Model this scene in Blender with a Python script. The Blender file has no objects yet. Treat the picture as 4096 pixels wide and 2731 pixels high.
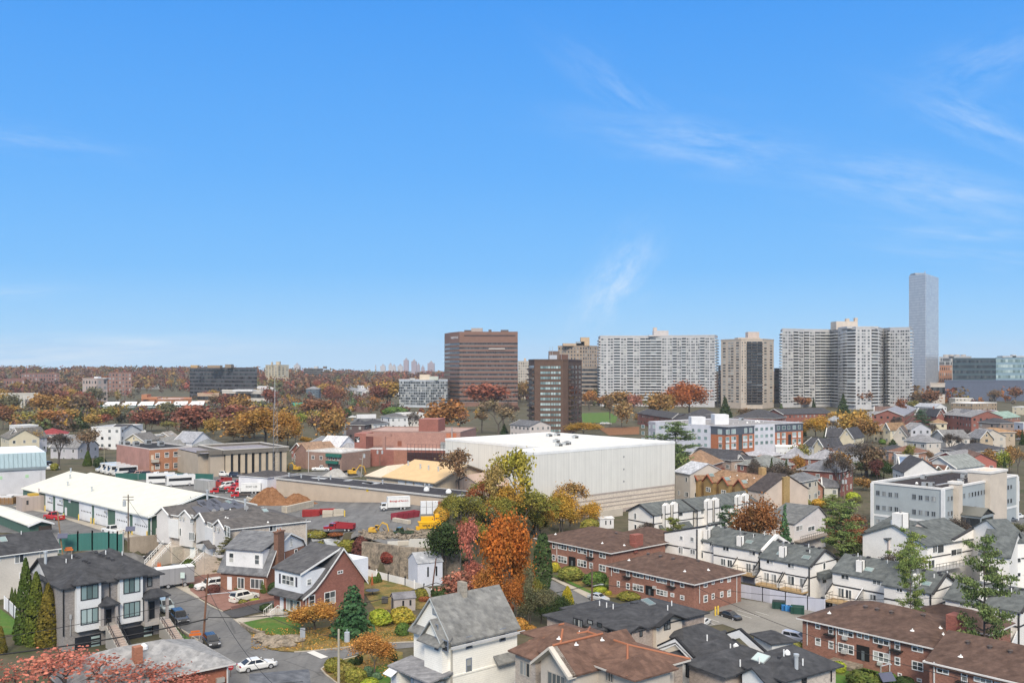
import bpy, math, random
from mathutils import Vector, Matrix
from mathutils.bvhtree import BVHTree
R=random.Random(7)
sc=bpy.context.scene
COL=sc.collection
F=3800.0; CX=2048.0; YH=1470.0; H=38.0
TL={1:(0,1700,2.94),2:(0,2200,2.94),3:(700,1700,2.94),4:(700,2200,2.94),5:(1400,1700,2.94),6:(1400,2200,2.94),
7:(2100,1700,2.94),8:(2100,2200,2.94),9:(2700,1700,2.94),10:(2700,2200,2.94),11:(3296,1700,2.94),12:(3296,2200,2.94),
21:(0,1250,2.297),22:(1000,1250,2.297),23:(2000,1250,2.297),24:(3000,1050,2.146),
31:(0,1580,3.36),32:(600,1500,2.613),33:(3300,1560,2.955),34:(2550,1600,2.94),0:(0,0,1.0)}
def t(n,x,y):
 a=TL[n]; return (a[0]+x/a[2],a[1]+y/a[2])
def P(p,z):
 Y=F*(H-z)/(p[1]-YH); return Vector(((p[0]-CX)/F*Y,Y,z))
def PY(p,Y): return Vector(((p[0]-CX)/F*Y,Y,H-(p[1]-YH)*Y/F))
def sst(a,b,x):
 k=min(1,max(0,(x-a)/(b-a))); return k*k*(3-2*k)
YF=[(-130,172),(-95,178),(-78,190),(-69,196),(-43,199),(-34,190),(-23.5,174.5),(-13.5,176.5),(0,190),(30,215),(60,240)]
def yfront(x):
 if x<=YF[0][0]: return YF[0][1]
 for (a,b),(c,d) in zip(YF,YF[1:]):
  if x<=c: return b+(d-b)*(x-a)/(c-a)
 return YF[-1][1]
def gz(x,y):
 z=0.0
 if y>150:
  yz=3.5+1.9*sst(-52,-24,x)
  yz*=1-sst(-9,14,x)
  w=0.5 if x>-79 else 0.5+min(34,(-79-x)*1.6)
  z+=yz*min(1,max(0,(y-yfront(x)+w*0.4)/w))*(1-sst(330,430,y))
 if y>1250:
  r=24-12*sst(-800,-250,x)
  z+=r*sst(1250,2300,y)*(1-.9*sst(2600,4200,y))
 return z
def at(p,dz=0):
 k=(p[0]-CX)/F; m=(p[1]-YH)/F
 Y=70.0
 while Y<6000:
  if H-m*Y<=gz(k*Y,Y)+dz: break
  Y*=1.01
 lo,hi=Y/1.01,Y
 for _ in range(24):
  q=(lo+hi)/2
  if H-m*q<=gz(k*q,q)+dz: hi=q
  else: lo=q
 return Vector((k*hi,hi,gz(k*hi,hi)))
def proj(v): return (CX+F*v[0]/v[1],YH+F*(H-v[2])/v[1])
# ---------------------------------------------------------------- materials
MAT={}
def newmat(name):
 m=bpy.data.materials.new(name); m.use_nodes=True; nt=m.node_tree; n=nt.nodes
 for x in list(n): n.remove(x)
 o=n.new('ShaderNodeOutputMaterial'); b=n.new('ShaderNodeBsdfPrincipled')
 nt.links.new(b.outputs[0],o.inputs[0]); MAT[name]=m
 return m,nt,b
def nd(nt,typ,**kw):
 x=nt.nodes.new(typ)
 for k,v in kw.items():
  if k in x.inputs.keys(): x.inputs[k].default_value=v
  else: setattr(x,k,v)
 return x
def lk(nt,a,b): nt.links.new(a,b)
def mixc(nt,a,b,fac,mode='MIX'):
 m=nt.nodes.new('ShaderNodeMix'); m.data_type='RGBA'; m.blend_type=mode
 for s,v in ((6,a),(7,b),(0,fac)):
  if hasattr(v,'is_linked') or hasattr(v,'links'): lk(nt,v,m.inputs[s])
  elif s==0: m.inputs[0].default_value=v
  else: m.inputs[s].default_value=(*v[:3],1)
 return m.outputs[2]
def math_(nt,op,a,b=0.0,c=None):
 m=nt.nodes.new('ShaderNodeMath'); m.operation=op
 for i,v in enumerate((a,b,c)):
  if v is None: continue
  if hasattr(v,'links'): lk(nt,v,m.inputs[i])
  else: m.inputs[i].default_value=v
 return m.outputs[0]
def ramp(nt,fac,stops):
 r=nt.nodes.new('ShaderNodeValToRGB'); e=r.color_ramp.elements
 while len(e)<len(stops): e.new(0.5)
 for i,(p,c) in enumerate(stops):
  e[i].position=p; e[i].color=(*c,1) if len(c)==3 else c
 lk(nt,fac,r.inputs[0]); return r.outputs[0]
def noise(nt,vec,scale,detail=3,rough=.55):
 x=nd(nt,'ShaderNodeTexNoise',Scale=scale,Detail=detail,Roughness=rough)
 lk(nt,vec,x.inputs['Vector']); return x.outputs[0]
def mapping(nt,vec,scale=(1,1,1),rot=(0,0,0)):
 m=nt.nodes.new('ShaderNodeMapping'); m.inputs['Scale'].default_value=scale; m.inputs['Rotation'].default_value=rot
 lk(nt,vec,m.inputs['Vector']); return m.outputs[0]
def objmat(name,rough=.7,lo=.86,hi=1.12,kind='paint',spec=.3,metal=0,coat=0):
 m,nt,b=newmat(name)
 oi=nd(nt,'ShaderNodeObjectInfo'); tc=nd(nt,'ShaderNodeTexCoord'); ge=nd(nt,'ShaderNodeNewGeometry')
 pos=ge.outputs['Position']; col=oi.outputs['Color']
 n1=noise(nt,pos,.35,4); n2=noise(nt,pos,5.0,3)
 f=math_(nt,'ADD',math_(nt,'MULTIPLY',n1,.6),math_(nt,'MULTIPLY',n2,.4))
 mr=nd(nt,'ShaderNodeMapRange'); lk(nt,f,mr.inputs[0]); mr.inputs[1].default_value=.3; mr.inputs[2].default_value=.7
 mr.inputs[3].default_value=lo; mr.inputs[4].default_value=hi
 g=mr.outputs[0]
 if kind=='siding':
  sx=nd(nt,'ShaderNodeSeparateXYZ'); lk(nt,pos,sx.inputs[0])
  fr=math_(nt,'FRACT',math_(nt,'MULTIPLY',sx.outputs[2],4.2))
  g=math_(nt,'MULTIPLY',g,math_(nt,'ADD',.90,math_(nt,'MULTIPLY',math_(nt,'GREATER_THAN',fr,.18),.12)))
 if kind=='panel':
  sx=nd(nt,'ShaderNodeSeparateXYZ'); lk(nt,tc.outputs['Object'],sx.inputs[0])
  uu=math_(nt,'ADD',sx.outputs[0],sx.outputs[1])
  for q_,w_,d_ in ((1.1,.15,.07),(.17,.05,.09)):
   fr=math_(nt,'FRACT',math_(nt,'MULTIPLY',uu,q_)); g=math_(nt,'MULTIPLY',g,math_(nt,'ADD',1-d_,math_(nt,'MULTIPLY',math_(nt,'GREATER_THAN',fr,w_),d_)))
  g=math_(nt,'MULTIPLY',g,math_(nt,'ADD',.84,math_(nt,'MULTIPLY',noise(nt,mapping(nt,pos,(1,1,.07)),.9,5),.3)))
 if kind=='rustic':
  st=noise(nt,mapping(nt,pos,(1.2,1.2,.12)),2.2,4)
  g=math_(nt,'MULTIPLY',g,math_(nt,'ADD',.78,math_(nt,'MULTIPLY',st,.42)))
 c=mixc(nt,col,g,1.0,'MULTIPLY')
 if kind in('brick','roof'):
  sx=nd(nt,'ShaderNodeSeparateXYZ'); lk(nt,tc.outputs['Object'],sx.inputs[0])
  cb=nd(nt,'ShaderNodeCombineXYZ'); lk(nt,math_(nt,'ADD',sx.outputs[0],sx.outputs[1]),cb.inputs[0]); lk(nt,sx.outputs[2],cb.inputs[1])
  br=nd(nt,'ShaderNodeTexBrick'); lk(nt,cb.outputs[0],br.inputs['Vector'])
  if kind=='brick':
   br.inputs['Scale'].default_value=1.5; br.inputs['Mortar Size'].default_value=.012
   br.inputs['Color1'].default_value=(1.12,1.1,1.08,1); br.inputs['Color2'].default_value=(.74,.72,.72,1); br.inputs['Mortar'].default_value=(1.35,1.4,1.45,1)
   c=mixc(nt,c,br.outputs[0],.75,'MULTIPLY')
  else:
   br.inputs['Scale'].default_value=.85; br.inputs['Mortar Size'].default_value=.0
   br.inputs['Color1'].default_value=(1.16,1.16,1.16,1); br.inputs['Color2'].default_value=(.80,.80,.80,1)
   c=mixc(nt,c,br.outputs[0],.8,'MULTIPLY')
   st=noise(nt,mapping(nt,tc.outputs['Object'],(.9,.9,.14)),1.3,4)
   c=mixc(nt,c,ramp(nt,st,[(.3,(.66,.66,.68)),(.7,(1.3,1.28,1.25))]),.8,'MULTIPLY')
 lk(nt,c,b.inputs['Base Color']); b.inputs['Roughness'].default_value=rough
 b.inputs['Specular IOR Level'].default_value=spec; b.inputs['Metallic'].default_value=metal
 if coat: b.inputs['Coat Weight'].default_value=coat
 return m
objmat('paint'); objmat('siding',kind='siding'); objmat('brick',.85,.82,1.12,'brick'); objmat('roof',.9,.8,1.15,'roof',.15)
objmat('panel',.55,.95,1.04,'panel'); objmat('stain',.85,.7,1.15,'rustic'); objmat('metal',.4,.9,1.08,'paint',.5,.35)
objmat('car',.25,.98,1.02,'paint',.5,0,.6); objmat('rubber',.8,.9,1.1)
def glassmat(name,stops,rough=.06,spec=.6,metal=0):
 m,nt,b=newmat(name); oi=nd(nt,'ShaderNodeObjectInfo'); ge=nd(nt,'ShaderNodeNewGeometry')
 wn=nd(nt,'ShaderNodeTexWhiteNoise'); wn.noise_dimensions='1D'
 lk(nt,math_(nt,'ADD',math_(nt,'MULTIPLY',oi.outputs['Random'],31.7),math_(nt,'MULTIPLY',ge.outputs['Random Per Island'],57.3)),wn.inputs['W'])
 lk(nt,ramp(nt,wn.outputs[0],stops),b.inputs['Base Color'])
 b.inputs['Roughness'].default_value=rough; b.inputs['Specular IOR Level'].default_value=spec; b.inputs['Metallic'].default_value=metal
glassmat('glass',[(0,(.02,.024,.03)),(.3,(.05,.06,.065)),(.55,(.13,.145,.15)),(.8,(.27,.28,.275)),(1,(.48,.48,.45))])
glassmat('glassdark',[(0,(.012,.014,.018)),(.6,(.028,.032,.038)),(1,(.08,.09,.095))])
glassmat('glasspale',[(0,(.10,.15,.15)),(.5,(.22,.31,.31)),(1,(.45,.55,.54))])
glassmat('carglass',[(0,(.012,.014,.017)),(1,(.03,.034,.04))],.12,.35)
glassmat('mirror',[(0,(.58,.58,.60)),(1,(.68,.67,.67))],.25,.7,.3)
def leafmat(name,attr=False,trans=.15):
 m,nt,b=newmat(name); oi=nd(nt,'ShaderNodeObjectInfo'); ge=nd(nt,'ShaderNodeNewGeometry'); tc=nd(nt,'ShaderNodeTexCoord')
 if attr:
  a=nd(nt,'ShaderNodeAttribute'); a.attribute_name='tint'; col=a.outputs['Color']
 else: col=oi.outputs['Color']
 r=ge.outputs['Random Per Island']
 v=mixc(nt,col,ramp(nt,r,[(0,(.55,.55,.5)),(.5,(1,1,1)),(1,(1.55,1.5,1.35))]),1,'MULTIPLY')
 nz=noise(nt,mapping(nt,tc.outputs['Object'],(.45,.45,.45)),1.0,2)
 v=mixc(nt,v,ramp(nt,nz,[(.35,(.72,.86,.7)),(.5,(1,1,1)),(.65,(1.25,1.1,.95))]),.7,'MULTIPLY')
 lk(nt,v,b.inputs['Base Color']); b.inputs['Roughness'].default_value=.75; b.inputs['Specular IOR Level'].default_value=.2
 tr=nd(nt,'ShaderNodeBsdfTranslucent'); lk(nt,v,tr.inputs[0]); mx=nd(nt,'ShaderNodeMixShader'); mx.inputs[0].default_value=trans
 o=[x for x in nt.nodes if x.type=='OUTPUT_MATERIAL'][0]
 lk(nt,b.outputs[0],mx.inputs[1]); lk(nt,tr.outputs[0],mx.inputs[2]); lk(nt,mx.outputs[0],o.inputs[0])
leafmat('leaf'); leafmat('forest',True)
def groundmat(name,stops,scale,stops2=None,rough=.95,fine=6.0,lo=.8,hi=1.2):
 m,nt,b=newmat(name); ge=nd(nt,'ShaderNodeNewGeometry'); pos=ge.outputs['Position']
 c=ramp(nt,noise(nt,pos,scale,6,.6),stops)
 f=noise(nt,pos,fine,4,.7)
 c=mixc(nt,c,ramp(nt,f,[(.3,(lo,)*3),(.7,(hi,)*3)]),1,'MULTIPLY')
 lk(nt,c,b.inputs['Base Color']); b.inputs['Roughness'].default_value=rough; b.inputs['Specular IOR Level'].default_value=.15
 return m
groundmat('earth',[(.3,(.06,.065,.03)),(.45,(.085,.08,.05)),(.55,(.11,.095,.065)),(.7,(.055,.07,.028))],.08,fine=1.2)
groundmat('grass',[(.25,(.05,.12,.02)),(.5,(.075,.15,.03)),(.62,(.12,.15,.04)),(.75,(.21,.17,.08))],.25,fine=3.0)
groundmat('litter',[(.25,(.07,.10,.025)),(.42,(.13,.12,.04)),(.55,(.24,.17,.06)),(.7,(.20,.13,.07)),(.8,(.09,.11,.03))],.35,fine=3.5,lo=.6,hi=1.35)
groundmat('asphalt',[(.3,(.135,.135,.138)),(.5,(.165,.165,.166)),(.7,(.195,.192,.188))],.12,fine=2.0,lo=.88,hi=1.1)
_m=MAT['asphalt'].node_tree; _b=[x for x in _m.nodes if x.type=='BSDF_PRINCIPLED'][0]; _s=_b.inputs['Base Color'].links[0].from_socket; _g=nd(_m,'ShaderNodeNewGeometry')
_v=nd(_m,'ShaderNodeTexVoronoi',Scale=.16); _v.feature='DISTANCE_TO_EDGE'; lk(_m,_g.outputs['Position'],_v.inputs['Vector']); _w=noise(_m,mapping(_m,_g.outputs['Position'],(.5,.06,1),(0,0,.9)),1.2,3)
_c=mixc(_m,_s,ramp(_m,_v.outputs[0],[(0,(.72,)*3),(.012,(.8,)*3),(.02,(1,)*3)]),1,'MULTIPLY'); lk(_m,mixc(_m,_c,ramp(_m,_w,[(.3,(.84,)*3),(.7,(1.12,)*3)]),1,'MULTIPLY'),_b.inputs['Base Color'])
groundmat('asphaltpale',[(.3,(.20,.19,.175)),(.5,(.24,.23,.21)),(.7,(.275,.26,.24))],.15,fine=2.5,lo=.88,hi=1.1)
groundmat('asphaltdark',[(.3,(.06,.06,.065)),(.7,(.09,.09,.095))],.2,fine=2.0,lo=.88,hi=1.1)
groundmat('concrete',[(.3,(.33,.29,.24)),(.5,(.40,.36,.30)),(.7,(.46,.42,.36))],.3,fine=2.5,lo=.9,hi=1.1)
groundmat('paver',[(.3,(.21,.115,.095)),(.7,(.29,.165,.135))],.5,fine=5,lo=.8,hi=1.15)
groundmat('mulch',[(.3,(.16,.075,.035)),(.5,(.24,.12,.06)),(.7,(.32,.17,.09))],1.2,fine=6,lo=.55,hi=1.35)
groundmat('stone',[(.3,(.12,.105,.09)),(.5,(.26,.22,.17)),(.7,(.38,.31,.24))],1.0,fine=3,lo=.55,hi=1.3)
groundmat('gravel',[(.3,(.3,.29,.27)),(.7,(.42,.41,.39))],.8,fine=4)
m,nt,b=newmat('marking'); b.inputs['Base Color'].default_value=(.62,.61,.58,1); b.inputs['Roughness'].default_value=.8
# ---------------------------------------------------------------- mesh builder
class MB:
 def __init__(s): s.v=[]; s.f=[]
 def poly(s,*pts):
  i=len(s.v); s.v+= [tuple(p) for p in pts]; s.f.append(tuple(range(i,i+len(pts)))); return s
 def raw(s,vs,fs):
  i=len(s.v); s.v+=[tuple(p) for p in vs]; s.f+=[tuple(i+k for k in f) for f in fs]; return s
 def box(s,x0,y0,z0,x1,y1,z1):
  return s.raw([(x0,y0,z0),(x1,y0,z0),(x1,y1,z0),(x0,y1,z0),(x0,y0,z1),(x1,y0,z1),(x1,y1,z1),(x0,y1,z1)],
   [(3,2,1,0),(4,5,6,7),(0,1,5,4),(1,2,6,5),(2,3,7,6),(3,0,4,7)])
 def ext(s,pts,vec):
  n=len(pts); q=[(p[0]+vec[0],p[1]+vec[1],p[2]+vec[2]) for p in pts]
  return s.raw(list(pts)+q,[tuple(range(n))[::-1],tuple(range(n,2*n))]+[(i,(i+1)%n,n+(i+1)%n,n+i) for i in range(n)])
 def prism(s,p2,z0,z1): return s.ext([(x,y,z0) for x,y in p2],(0,0,z1-z0))
 def cyl(s,p,q,r0,r1=None,n=8,cap=True):
  r1=r0 if r1 is None else r1; p=Vector(p); q=Vector(q); d=(q-p)
  if d.length<1e-6: return s
  d.normalize(); a=d.cross(Vector((0,0,1)) if abs(d.z)<.9 else Vector((1,0,0))).normalized(); b=d.cross(a)
  vs=[p+(a*math.cos(k*2*math.pi/n)+b*math.sin(k*2*math.pi/n))*r0 for k in range(n)]+[q+(a*math.cos(k*2*math.pi/n)+b*math.sin(k*2*math.pi/n))*r1 for k in range(n)]
  fs=[(k,(k+1)%n,n+(k+1)%n,n+k) for k in range(n)]
  if cap: fs+=[tuple(range(n))[::-1],tuple(range(n,2*n))]
  return s.raw(vs,fs)
 def hip(s,x0,y0,x1,y1,z,rise,oh=.5,th=.16):
  x0-=oh;y0-=oh;x1+=oh;y1+=oh; w=x1-x0; d=y1-y0
  if w>=d: a=(x0+d/2,(y0+y1)/2); b=(x1-d/2,(y0+y1)/2)
  else: a=((x0+x1)/2,y0+w/2); b=((x0+x1)/2,y1-w/2)
  v=[(x0,y0,z-th),(x1,y0,z-th),(x1,y1,z-th),(x0,y1,z-th),(x0,y0,z),(x1,y0,z),(x1,y1,z),(x0,y1,z),(*a,z+rise),(*b,z+rise)]
  f=[(3,2,1,0),(0,1,5,4),(1,2,6,5),(2,3,7,6),(3,0,4,7)]
  f+= [(4,5,9,8),(5,6,9),(6,7,8,9),(7,4,8)] if w>=d else [(5,6,9,8),(4,5,8),(7,4,8,9),(6,7,9)]
  return s.raw(v,f)
 def gable(s,x0,y0,x1,y1,z,rise,ax='x',oh=.4,th=.18,off=.5):
  if ax=='x':
   d=y1-y0; ym=y0+d*off; k0=rise/(ym-y0); k1=rise/(y1-ym)
   c=[(y0-oh,z-oh*k0),(ym,z+rise),(y1+oh,z-oh*k1),(y1+oh,z-oh*k1-th),(ym,z+rise-th),(y0-oh,z-oh*k0-th)]
   c=[(x0-oh,a,b) for a,b in c]; vec=(x1-x0+2*oh,0,0)
  else:
   d=x1-x0; xm=x0+d*off; k0=rise/(xm-x0); k1=rise/(x1-xm)
   c=[(x0-oh,z-oh*k0),(xm,z+rise),(x1+oh,z-oh*k1),(x1+oh,z-oh*k1-th),(xm,z+rise-th),(x0-oh,z-oh*k0-th)]
   c=[(a,y0-oh,b) for a,b in c]; vec=(0,y1-y0+2*oh,0)
  n=6; q=[tuple(p[i]+vec[i] for i in range(3)) for p in c]
  return s.raw(c+q,[(0,1,4,5),(1,2,3,4),(6,11,10,7),(7,10,9,8)]+[(i,(i+1)%n,n+(i+1)%n,n+i) for i in range(n)])
 def gbody(s,x0,y0,x1,y1,z0,z,rise,ax='x',off=.5):
  if ax=='x':
   c=[(x0,y0,z0),(x0,y1,z0),(x0,y1,z),(x0,y0+(y1-y0)*off,z+rise),(x0,y0,z)]; return s.ext(c,(x1-x0,0,0))
  c=[(x0,y0,z0),(x1,y0,z0),(x1,y0,z),(x0+(x1-x0)*off,y0,z+rise),(x0,y0,z)]; return s.ext(c,(0,y1-y0,0))
 def ring(s,x0,y0,x1,y1,z0,z1,w):
  s.box(x0,y0,z0,x1,y0+w,z1); s.box(x0,y1-w,z0,x1,y1,z1)
  s.box(x0,y0+w,z0,x0+w,y1-w,z1); return s.box(x1-w,y0+w,z0,x1,y1-w,z1)
 def mesh(s,name,mat):
  me=bpy.data.meshes.new(name); me.from_pydata(s.v,[],s.f); me.materials.append(MAT[mat]); me.update(); return me
 def build(s,name,mat='paint',par=None,col=(.8,.8,.8),loc=(0,0,0),rz=0,smooth=False):
  me=s.mesh(name,mat)
  if smooth:
   for p in me.polygons: p.use_smooth=True
  return put(name,me,par,col,loc,rz)
def put(name,me,par=None,col=(.8,.8,.8),loc=(0,0,0),rz=0,sc_=None):
 o=bpy.data.objects.new(name,me); COL.objects.link(o); o.color=(*col[:3],1)
 o.location=loc; o.rotation_euler=(0,0,rz)
 if sc_: o.scale=sc_
 if par: o.parent=par
 return o
def tag(o,label=None,cat=None,group=None,kind=None):
 if label: o['label']=label
 if cat: o['category']=cat
 if group: o['group']=group
 if kind: o['kind']=kind
 return o
def empty(name,loc,rz=0,label=None,cat=None,group=None):
 o=bpy.data.objects.new(name,None); COL.objects.link(o); o.location=loc; o.rotation_euler=(0,0,rz); o.empty_display_size=.5
 return tag(o,label,cat,group)
def kids(o):
 return CH.get(o.name,None) or [c for c in COL.objects if c.parent==o]
CH={}
def copytree(o,par=None):
 c=o.copy(); COL.objects.link(c)
 if par: c.parent=par
 for k in kids2(o): copytree(k,c)
 return c
_KC={}
def kids2(o):
 if o.name not in _KC: _KC[o.name]=[c for c in COL.objects if c.parent==o]
 return _KC[o.name]
WHITE=(.78,.78,.76); BLACK=(.02,.02,.022)
# ---------------------------------------------------------------- setting
def sheet(name,pts,mat,dz,kind='structure',label=None):
 """ground patch from photo points lying on the ground, real thickness-free sheet just above it"""
 mb=MB(); w=[at(p) for p in pts]; mb.poly(*[(q.x,q.y,q.z+dz) for q in w]); o=mb.build(name,mat); o['kind']=kind; return o
def grid(lo,hi,st):
 r=[];v=lo
 while v<hi: r.append(v); v+=st
 return r
xs=grid(-110,60,1.7)
v=60;s=2
while v<5200: xs.append(v); s*=1.09; v+=s
xs.append(5200); v=-112;s=2
while v>-5200: xs.insert(0,v); s*=1.12; v-=s
xs.insert(0,-5200)
ys=[40,60,80,100,120,135]+grid(145,215,.8)
v=215;s=1.5
while v<9000: ys.append(v); s*=1.05; v+=s
ys.append(9500)
mb=MB(); nx=len(xs)
mb.v=[(x,y,gz(x,y)) for y in ys for x in xs]
mb.f=[(j*nx+i,j*nx+i+1,(j+1)*nx+i+1,(j+1)*nx+i) for j in range(len(ys)-1) for i in range(nx-1)]
o=mb.build('ground','earth',smooth=False); o['kind']='structure'
cam=bpy.data.cameras.new('camera'); co=bpy.data.objects.new('camera',cam); COL.objects.link(co); sc.camera=co
co.location=(0,0,H); co.rotation_euler=(math.radians(90),0,0)
cam.sensor_width=36; cam.lens=36*F/4096; cam.shift_y=(YH-1365.5)/4096; cam.clip_end=30000; cam.clip_start=.5
SUN_EL,SUN_AZ=36,180   # azimuth measured from +Y towards +X: behind the camera, to its right
d=Vector((math.sin(math.radians(SUN_AZ))*math.cos(math.radians(SUN_EL)),math.cos(math.radians(SUN_AZ))*math.cos(math.radians(SUN_EL)),math.sin(math.radians(SUN_EL))))
l=bpy.data.lights.new('sun','SUN'); l.energy=2.3; l.angle=math.radians(16); l.color=(1,.91,.78)
so=bpy.data.objects.new('sun',l); COL.objects.link(so); so.rotation_euler=(-d).to_track_quat('-Z','Y').to_euler(); so.location=(0,0,200)
w=bpy.data.worlds.new('World'); sc.world=w; w.use_nodes=True; nt=w.node_tree; nt.nodes.clear()
out=nd(nt,'ShaderNodeOutputWorld'); bg=nd(nt,'ShaderNodeBackground'); lk(nt,bg.outputs[0],out.inputs[0])
sky=nd(nt,'ShaderNodeTexSky'); sky.sky_type='NISHITA'; sky.sun_disc=False; sky.sun_elevation=math.radians(SUN_EL); sky.sun_rotation=math.radians(SUN_AZ)
tc=nd(nt,'ShaderNodeTexCoord'); dirv=tc.outputs['Generated']; sx=nd(nt,'ShaderNodeSeparateXYZ'); lk(nt,dirv,sx.inputs[0])
grad=ramp(nt,sx.outputs[2],[(0,(3.3,5.1,6.9)),(.035,(2.25,4.45,6.8)),(.10,(1.25,3.55,6.75)),(.2,(.80,2.95,6.65)),(.36,(.42,2.3,6.3)),(.5,(4,5,6.8)),(.72,(10.5,9.9,9.2))])  # bright whitish top stops: unseen dome added above the view as neutral fill light
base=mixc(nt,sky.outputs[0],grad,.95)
gu=math_(nt,'DIVIDE',sx.outputs[0],math_(nt,'MAXIMUM',sx.outputs[1],.05)); gv=math_(nt,'DIVIDE',sx.outputs[2],math_(nt,'MAXIMUM',sx.outputs[1],.05))
cl=None
for k,(u0,v0,L,W_,an,st) in enumerate(((.105,.087,.06,.026,52,.95),(.205,.235,.13,.028,-8,.5),(.12,.285,.09,.02,-38,.3),(.44,.185,.16,.03,-9,.6),(.50,.255,.10,.02,-22,.5),(.50,.32,.10,.03,20,.3),(.47,.142,.11,.012,-4,.4),(.50,.115,.13,.012,-6,.35),(-.50,.24,.10,.015,-8,.3),(-.46,.016,.2,.016,2,1.2),(-.52,.08,.06,.008,3,.35))):
 c_,s_=math.cos(math.radians(an)),math.sin(math.radians(an))
 du=math_(nt,'SUBTRACT',gu,u0); dv=math_(nt,'SUBTRACT',gv,v0)
 p=math_(nt,'ADD',math_(nt,'MULTIPLY',du,c_/L),math_(nt,'MULTIPLY',dv,s_/L)); q=math_(nt,'SUBTRACT',math_(nt,'MULTIPLY',dv,c_/W_),math_(nt,'MULTIPLY',du,s_/W_))
 cv=nd(nt,'ShaderNodeCombineXYZ'); lk(nt,p,cv.inputs[0]); lk(nt,q,cv.inputs[1]); cv.inputs[2].default_value=k*3.7
 warp=noise(nt,cv.outputs[0],1.3,1); q2=math_(nt,'ADD',q,math_(nt,'MULTIPLY',math_(nt,'SUBTRACT',warp,.5),1.6))
 r2=math_(nt,'ADD',math_(nt,'MULTIPLY',p,p),math_(nt,'MULTIPLY',q2,q2)); g=math_(nt,'EXPONENT',math_(nt,'MULTIPLY',r2,-1.3))
 n=noise(nt,mapping(nt,cv.outputs[0],(.9,.8,1)),1.8,5,.68); f=math_(nt,'MULTIPLY',math_(nt,'MULTIPLY',g,ramp(nt,n,[(.34,(0,)*3),(.66,(1,)*3)])),st*.52)
 cl=f if cl is None else math_(nt,'MAXIMUM',cl,f)
front=math_(nt,'GREATER_THAN',sx.outputs[1],.1); cl=math_(nt,'MULTIPLY',cl,front)
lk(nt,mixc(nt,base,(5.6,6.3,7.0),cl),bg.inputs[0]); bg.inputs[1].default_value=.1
sc.view_settings.view_transform='Standard'; sc.view_settings.look='None'; sc.view_settings.exposure=.56; sc.view_settings.gamma=1
sc.render.film_transparent=False
try:
 sc.cycles.max_bounces=5; sc.cycles.diffuse_bounces=3; sc.cycles.glossy_bounces=3; sc.cycles.transparent_max_bounces=4; sc.cycles.caustics_reflective=False; sc.cycles.caustics_refractive=False
except Exception: pass
import bmesh
def drape(name,pts,mat,dz,step=3.0,kind='structure',world=False):
 w=[Vector((*p,0)) if world else at(p) for p in pts]
 bm=bmesh.new(); vs=[bm.verts.new((q.x,q.y,0)) for q in w]; bm.faces.new(vs)
 bmesh.ops.triangulate(bm,faces=bm.faces[:])
 for ax in (0,1):
  a=min(q[ax] for q in w); b=max(q[ax] for q in w); k=a+step
  while k<b:
   co_=[0,0,0]; co_[ax]=k; no=[0,0,0]; no[ax]=1
   bmesh.ops.bisect_plane(bm,geom=bm.verts[:]+bm.edges[:]+bm.faces[:],plane_co=co_,plane_no=no); k+=step
 for v_ in bm.verts: v_.co.z=gz(v_.co.x,v_.co.y)+dz
 me=bpy.data.meshes.new(name); bm.to_mesh(me); bm.free(); me.materials.append(MAT[mat])
 o=put(name,me); o['kind']=kind; return o
# ---------------------------------------------------------------- trees
def rv(r,s=1): return Vector((r.gauss(0,s),r.gauss(0,s),r.gauss(0,s)))
def quadleaf(mb,p,n,size,r,asp=1.0):
 n=n.normalized() if n.length>1e-4 else Vector((0,0,1))
 a=n.cross(Vector((r.uniform(-1,1),r.uniform(-1,1),r.uniform(-1,1))));
 if a.length<1e-3: a=Vector((1,0,0))
 a.normalize(); b=n.cross(a); a*=size*.5; b*=size*.5*asp; k=n*size*.12
 mb.poly(p-a*.9-b*.5,p+a*.2-b+k,p+a-b*.1,p+a*.5+b*.9+k,p-a*.6+b*.7)
def skeleton(r,depth,spread,up,nch,l0,fall,trunk=.28,r0=.02):
 segs=[];tips=[]
 def br(p,d,l,rad,k):
  q=p+d*l; mid=(p+q)/2+rv(r,l*.05); segs.append((p,mid,rad,rad*.85)); segs.append((mid,q,rad*.85,rad*.68))
  if k>=depth: tips.append((q,k)); return
  if k>=depth-2: tips.append((q,k))
  n=r.choice(nch); a0=r.uniform(0,6.28)
  for i in range(n):
   a=a0+i*6.283/n+r.uniform(-.5,.5); th=spread*r.uniform(.65,1.25)
   s=d.cross(Vector((math.cos(a),math.sin(a),.13))).normalized()
   nd_=(d*math.cos(th)+s*math.sin(th)); nd_.z+=up; nd_.normalize()
   br(q,nd_,l*fall*r.uniform(.8,1.15),rad*.66,k+1)
 br(Vector((0,0,0)),Vector((r.uniform(-.04,.04),r.uniform(-.04,.04),1)).normalized(),trunk,r0,0)
 return segs,tips
def normalise(segs,tips,hh,ww):
 zs=[q.z for _,q,_,_ in segs]; m=max(zs); rad=sorted([Vector((q.x,q.y)).length for _,q,_,_ in segs])[int(len(segs)*.97)]
 f=lambda p:Vector((p.x/rad*ww/2,p.y/rad*ww/2,p.z/m*hh))
 return [(f(a),f(b),c*hh,d*hh) for a,b,c,d in segs],[(f(p),k) for p,k in tips]
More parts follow.
